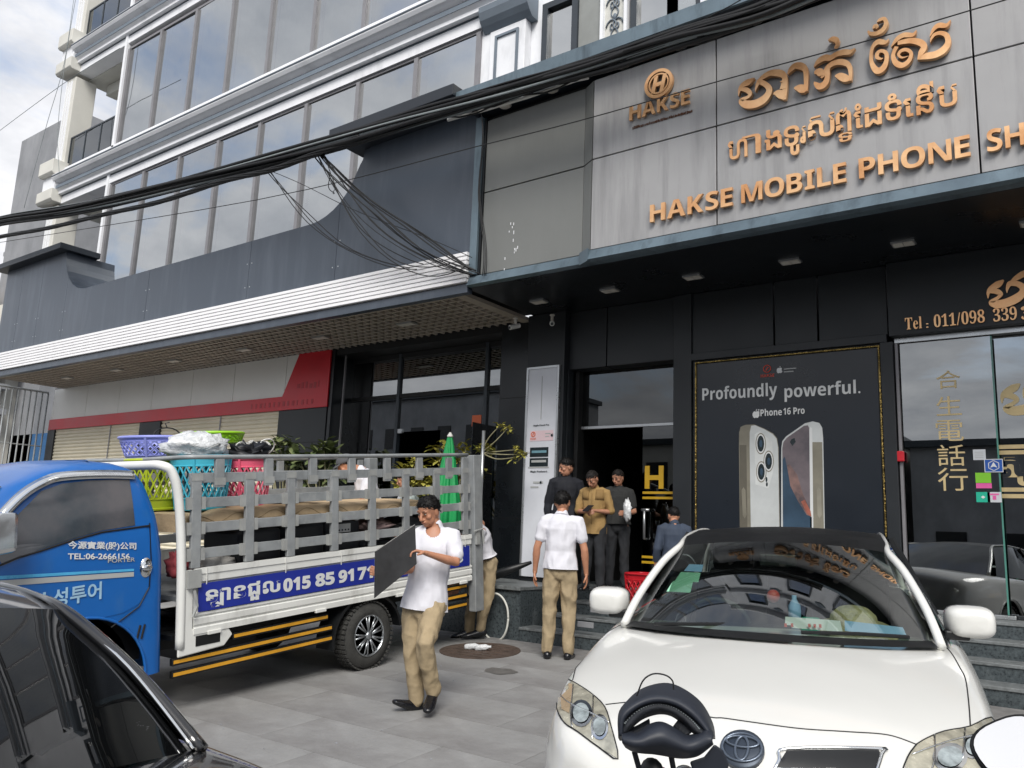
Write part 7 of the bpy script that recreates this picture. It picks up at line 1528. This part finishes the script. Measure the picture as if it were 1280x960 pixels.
bd = obj('flat_board', q, mat('dark_glossy_board', '2b2b2c', .22, var=.45, scale=3.5), None, bevel=.003); tag(bd, 'dark glossy flat board held edge-on by the walking man in white', 'board')
q = MB(); q.box(-.015, .015, -.003, .003, -.006, .006); 
# B: man seen from behind
away = V((-.45, .89, 0)); 
pB, _ = stand('man seen from behind in white tee and khaki trousers, arms hanging, facing the steps', 697, 823, 613, gz(7.45), away, m_skin, m_tee, m_khaki, sleeve=.62, loose=1.05, hair_=.012, belt=None, curls=(.5, .5), hem=.05, fdir=away+V((.15, 0, -.05)),
              over=dict(elL=(-.255, -.02, 1.12), elR=(.255, -.02, 1.12), wrL=(-.275, .04, .86), wrR=(.275, .04, .86)))
# C: dark shirt on the platform
toc = V((.5, -.86, 0)); pz = 1.09
stand('man in a black open-collar shirt by the white advert pillar, looking left', 704, 735, 573, pz, toc, m_skin2, m_navy, m_char, sleeve=1.6, loose=1.0, hair_=.016, fdir=V((-.55, -.80, -.30)))
# D: tan shirt man reading his phone
toc2 = V((.25, -.97, 0))
F_ = toc2
pD, JD = stand('man in a tan shirt and dark trousers looking down at his phone', 741, 738, 588, pz-.0, toc2, m_skin2, m_tanshirt, m_char, hairm=m_hairg, sleeve=.95, loose=1.08, hair_=.008, hem=.22, lean=.06, fdir=toc2+V((-.35, 0, -.75)), curls=(.9, .9), belt=None,
               over=dict(head=(0, .10, 1.60), elL=(-.25, .0, 1.13), elR=(.25, .0, 1.13), wrL=(-.05, .27, 1.14), wrR=(.03, .25, 1.12)))
q = MB(); p = (JD['wrL']+JD['wrR'])/2+F_*.08+V((0, 0, .03)); q.box(-.037, .037, -.075, .075, -.005, .005); rot = Matrix.Rotation(.5, 4, 'X'); q.v = [p+(rot @ v) for v in q.v]; tag(obj('mobile_phone', q, m_case, None, bevel=.003), 'dark mobile phone in the hands of the man in the tan shirt', 'phone')
# E: third man behind, holding something silver
stand('man in a dark grey tee standing behind the tan-shirted man and holding a silver bundle', 771, 737, 587, pz, V((.3, -.95, 0)), m_skin2, m_greytee, m_char, hairm=m_hairg, sleeve=.7, hair_=.006, fdir=V((-.1, -.9, -.35)), over=dict(elL=(-.24, .0, 1.12), wrL=(-.16, .24, 1.1), elR=(.24, .02, 1.12), wrR=(.2, .2, 1.05)), D=10.45)
p = PY(784, 638, 8.95); q = MB(); blobm(q, p, (.05, .05, .13), .5, 5, seed=31, flatb=False); tag(obj('silver_bundle', q, m_clearbag, None, smooth=True), 'crumpled silver wrapped bundle held by the man in the dark grey tee', 'bundle')
# F: man in blue-grey jacket behind the white car
stand('man in a blue-grey jacket seen from behind beyond the white car windscreen', 842, 790, 632, 0, V((-.5, .85, 0)), m_skin, m_bluejacket, m_char, sleeve=1.7, hair_=.008, fdir=V((-.75, .62, -.25)), D=8.55, over=dict(head=(-.0, .08, 1.60)))
# G: man bending behind the rear post
fG, hG = frame_of(9.95, (590, 796)); lG = V((-hG.y, hG.x, 0)); lG = lG if lG.dot(RT) < 0 else -lG
J = dict(hipL=fG(612, 702, .0), hipR=fG(602, 702, .12), neck=fG(585, 662, -.05), head=fG(570, 672, -.12), shL=fG(592, 668, -.15), shR=fG(584, 668, .12), elL=fG(580, 700, -.2), wrL=fG(572, 730, -.2), elR=fG(574, 700, .1), wrR=fG(565, 730, .1),
         knL=fG(610, 742, -.02), anL=fG(600, 785, .0), toL=fG(588, 794, -.02), knR=fG(592, 745, .10), anR=fG(586, 786, .12), toR=fG(570, 795, .10))
J['neck'] = fG(598, 657, -.02); J['head'] = fG(584, 668, -.04); J['shL'] = fG(603, 664, -.15); J['shR'] = fG(598, 660, .14)
person('man in white tee with brown belt bending forward behind the truck rear post', fG(600, 797), J, lG+V((0, 0, -.8)), .98, m_skin, m_tee, m_khaki, belt=m_belt, sleeve=.6, hem=-.14)
# H: man in cap leaning over behind the rack
fH, hH = frame_of(9.6, (440, 640)); lH = V((-hH.y, hH.x, 0)); lH = lH if lH.dot(RT) < 0 else -lH
J = dict(head=fH(433, 583, 0), neck=fH(450, 588, .02), shL=fH(463, 594, -.16), shR=fH(458, 592, .16), hipL=fH(492, 665, -.06), hipR=fH(490, 664, .1), elL=fH(452, 630, -.2), wrL=fH(440, 652, -.25), elR=fH(445, 628, .15), wrR=fH(430, 650, .1),
         knL=fH(486, 712, -.05), anL=fH(488, 752, -.05), toL=fH(478, 760, -.08), knR=fH(480, 712, .1), anR=fH(482, 752, .1), toR=fH(470, 760, .08))
J['hipL'] = fH(478, 668, -.08); J['hipR'] = fH(476, 666, .1)
person('man in a grey cap and white shirt stooping behind the truck rack', fH(484, 762), J, lH*.9-hH*.25+V((0, 0, -.45)), 1.0, m_skin, m_tee, m_char, sleeve=.7, cap=m_capc)
# I: another helper with striped sleeve
stand('man in a white shirt with striped sleeves standing behind the rack near the umbrella', 500, 735, 590, pz, V((-.75, -.6, 0)), m_skin, m_stripe, m_char, D=10.9, fdir=V((-.8, -.5, -.3)), sleeve=.8)

# pockets, placket and open collar of the tan shirt
so = [c for c in pD.children if c.name.startswith('shirt')][0]
bm = bmesh.new(); bm.from_mesh(so.data); bvs = BVHTree.FromBMesh(bm); bm.free(); k = .95
F_ = V((.25, -.97, 0)).normalized(); Rr = V((F_.y, -F_.x, 0))
def onshirt(x, z, lift=.003):
    o_ = (JD['hipL']+JD['hipR'])/2+Rr*x+V((0, 0, z))+F_*.6; h_ = bvs.ray_cast(o_, -F_); return (h_[0]+h_[1]*lift if h_[0] else None)
for x in (-.085, .085):
    g_ = [[onshirt(x+dx_, .36+dz_) for dx_ in (-.045, -.015, .015, .045)] for dz_ in (-.06, -.02, .02, .055)]
    if all(p for r_ in g_ for p in r_): q = MB(); q.add([p for r_ in g_ for p in r_], [(i*4+j, i*4+j+1, i*4+j+5, i*4+j+4) for i in range(3) for j in range(3)]); o = obj('pocket', q, mat('tan_pocket', '84693f', .85) if 'tan_pocket' not in bpy.data.materials else bpy.data.materials['tan_pocket'], so, smooth=True, fix=False); md = o.modifiers.new('s', 'SOLIDIFY'); md.thickness = .006
P_ = [onshirt(.0, z, .002) for z in [.02+.05*i for i in range(9)]]; P_ = [p for p in P_ if p]
if len(P_) > 3: obj('placket', MB().tube(P_, .007, 5), m_tanshirt, so, smooth=True)
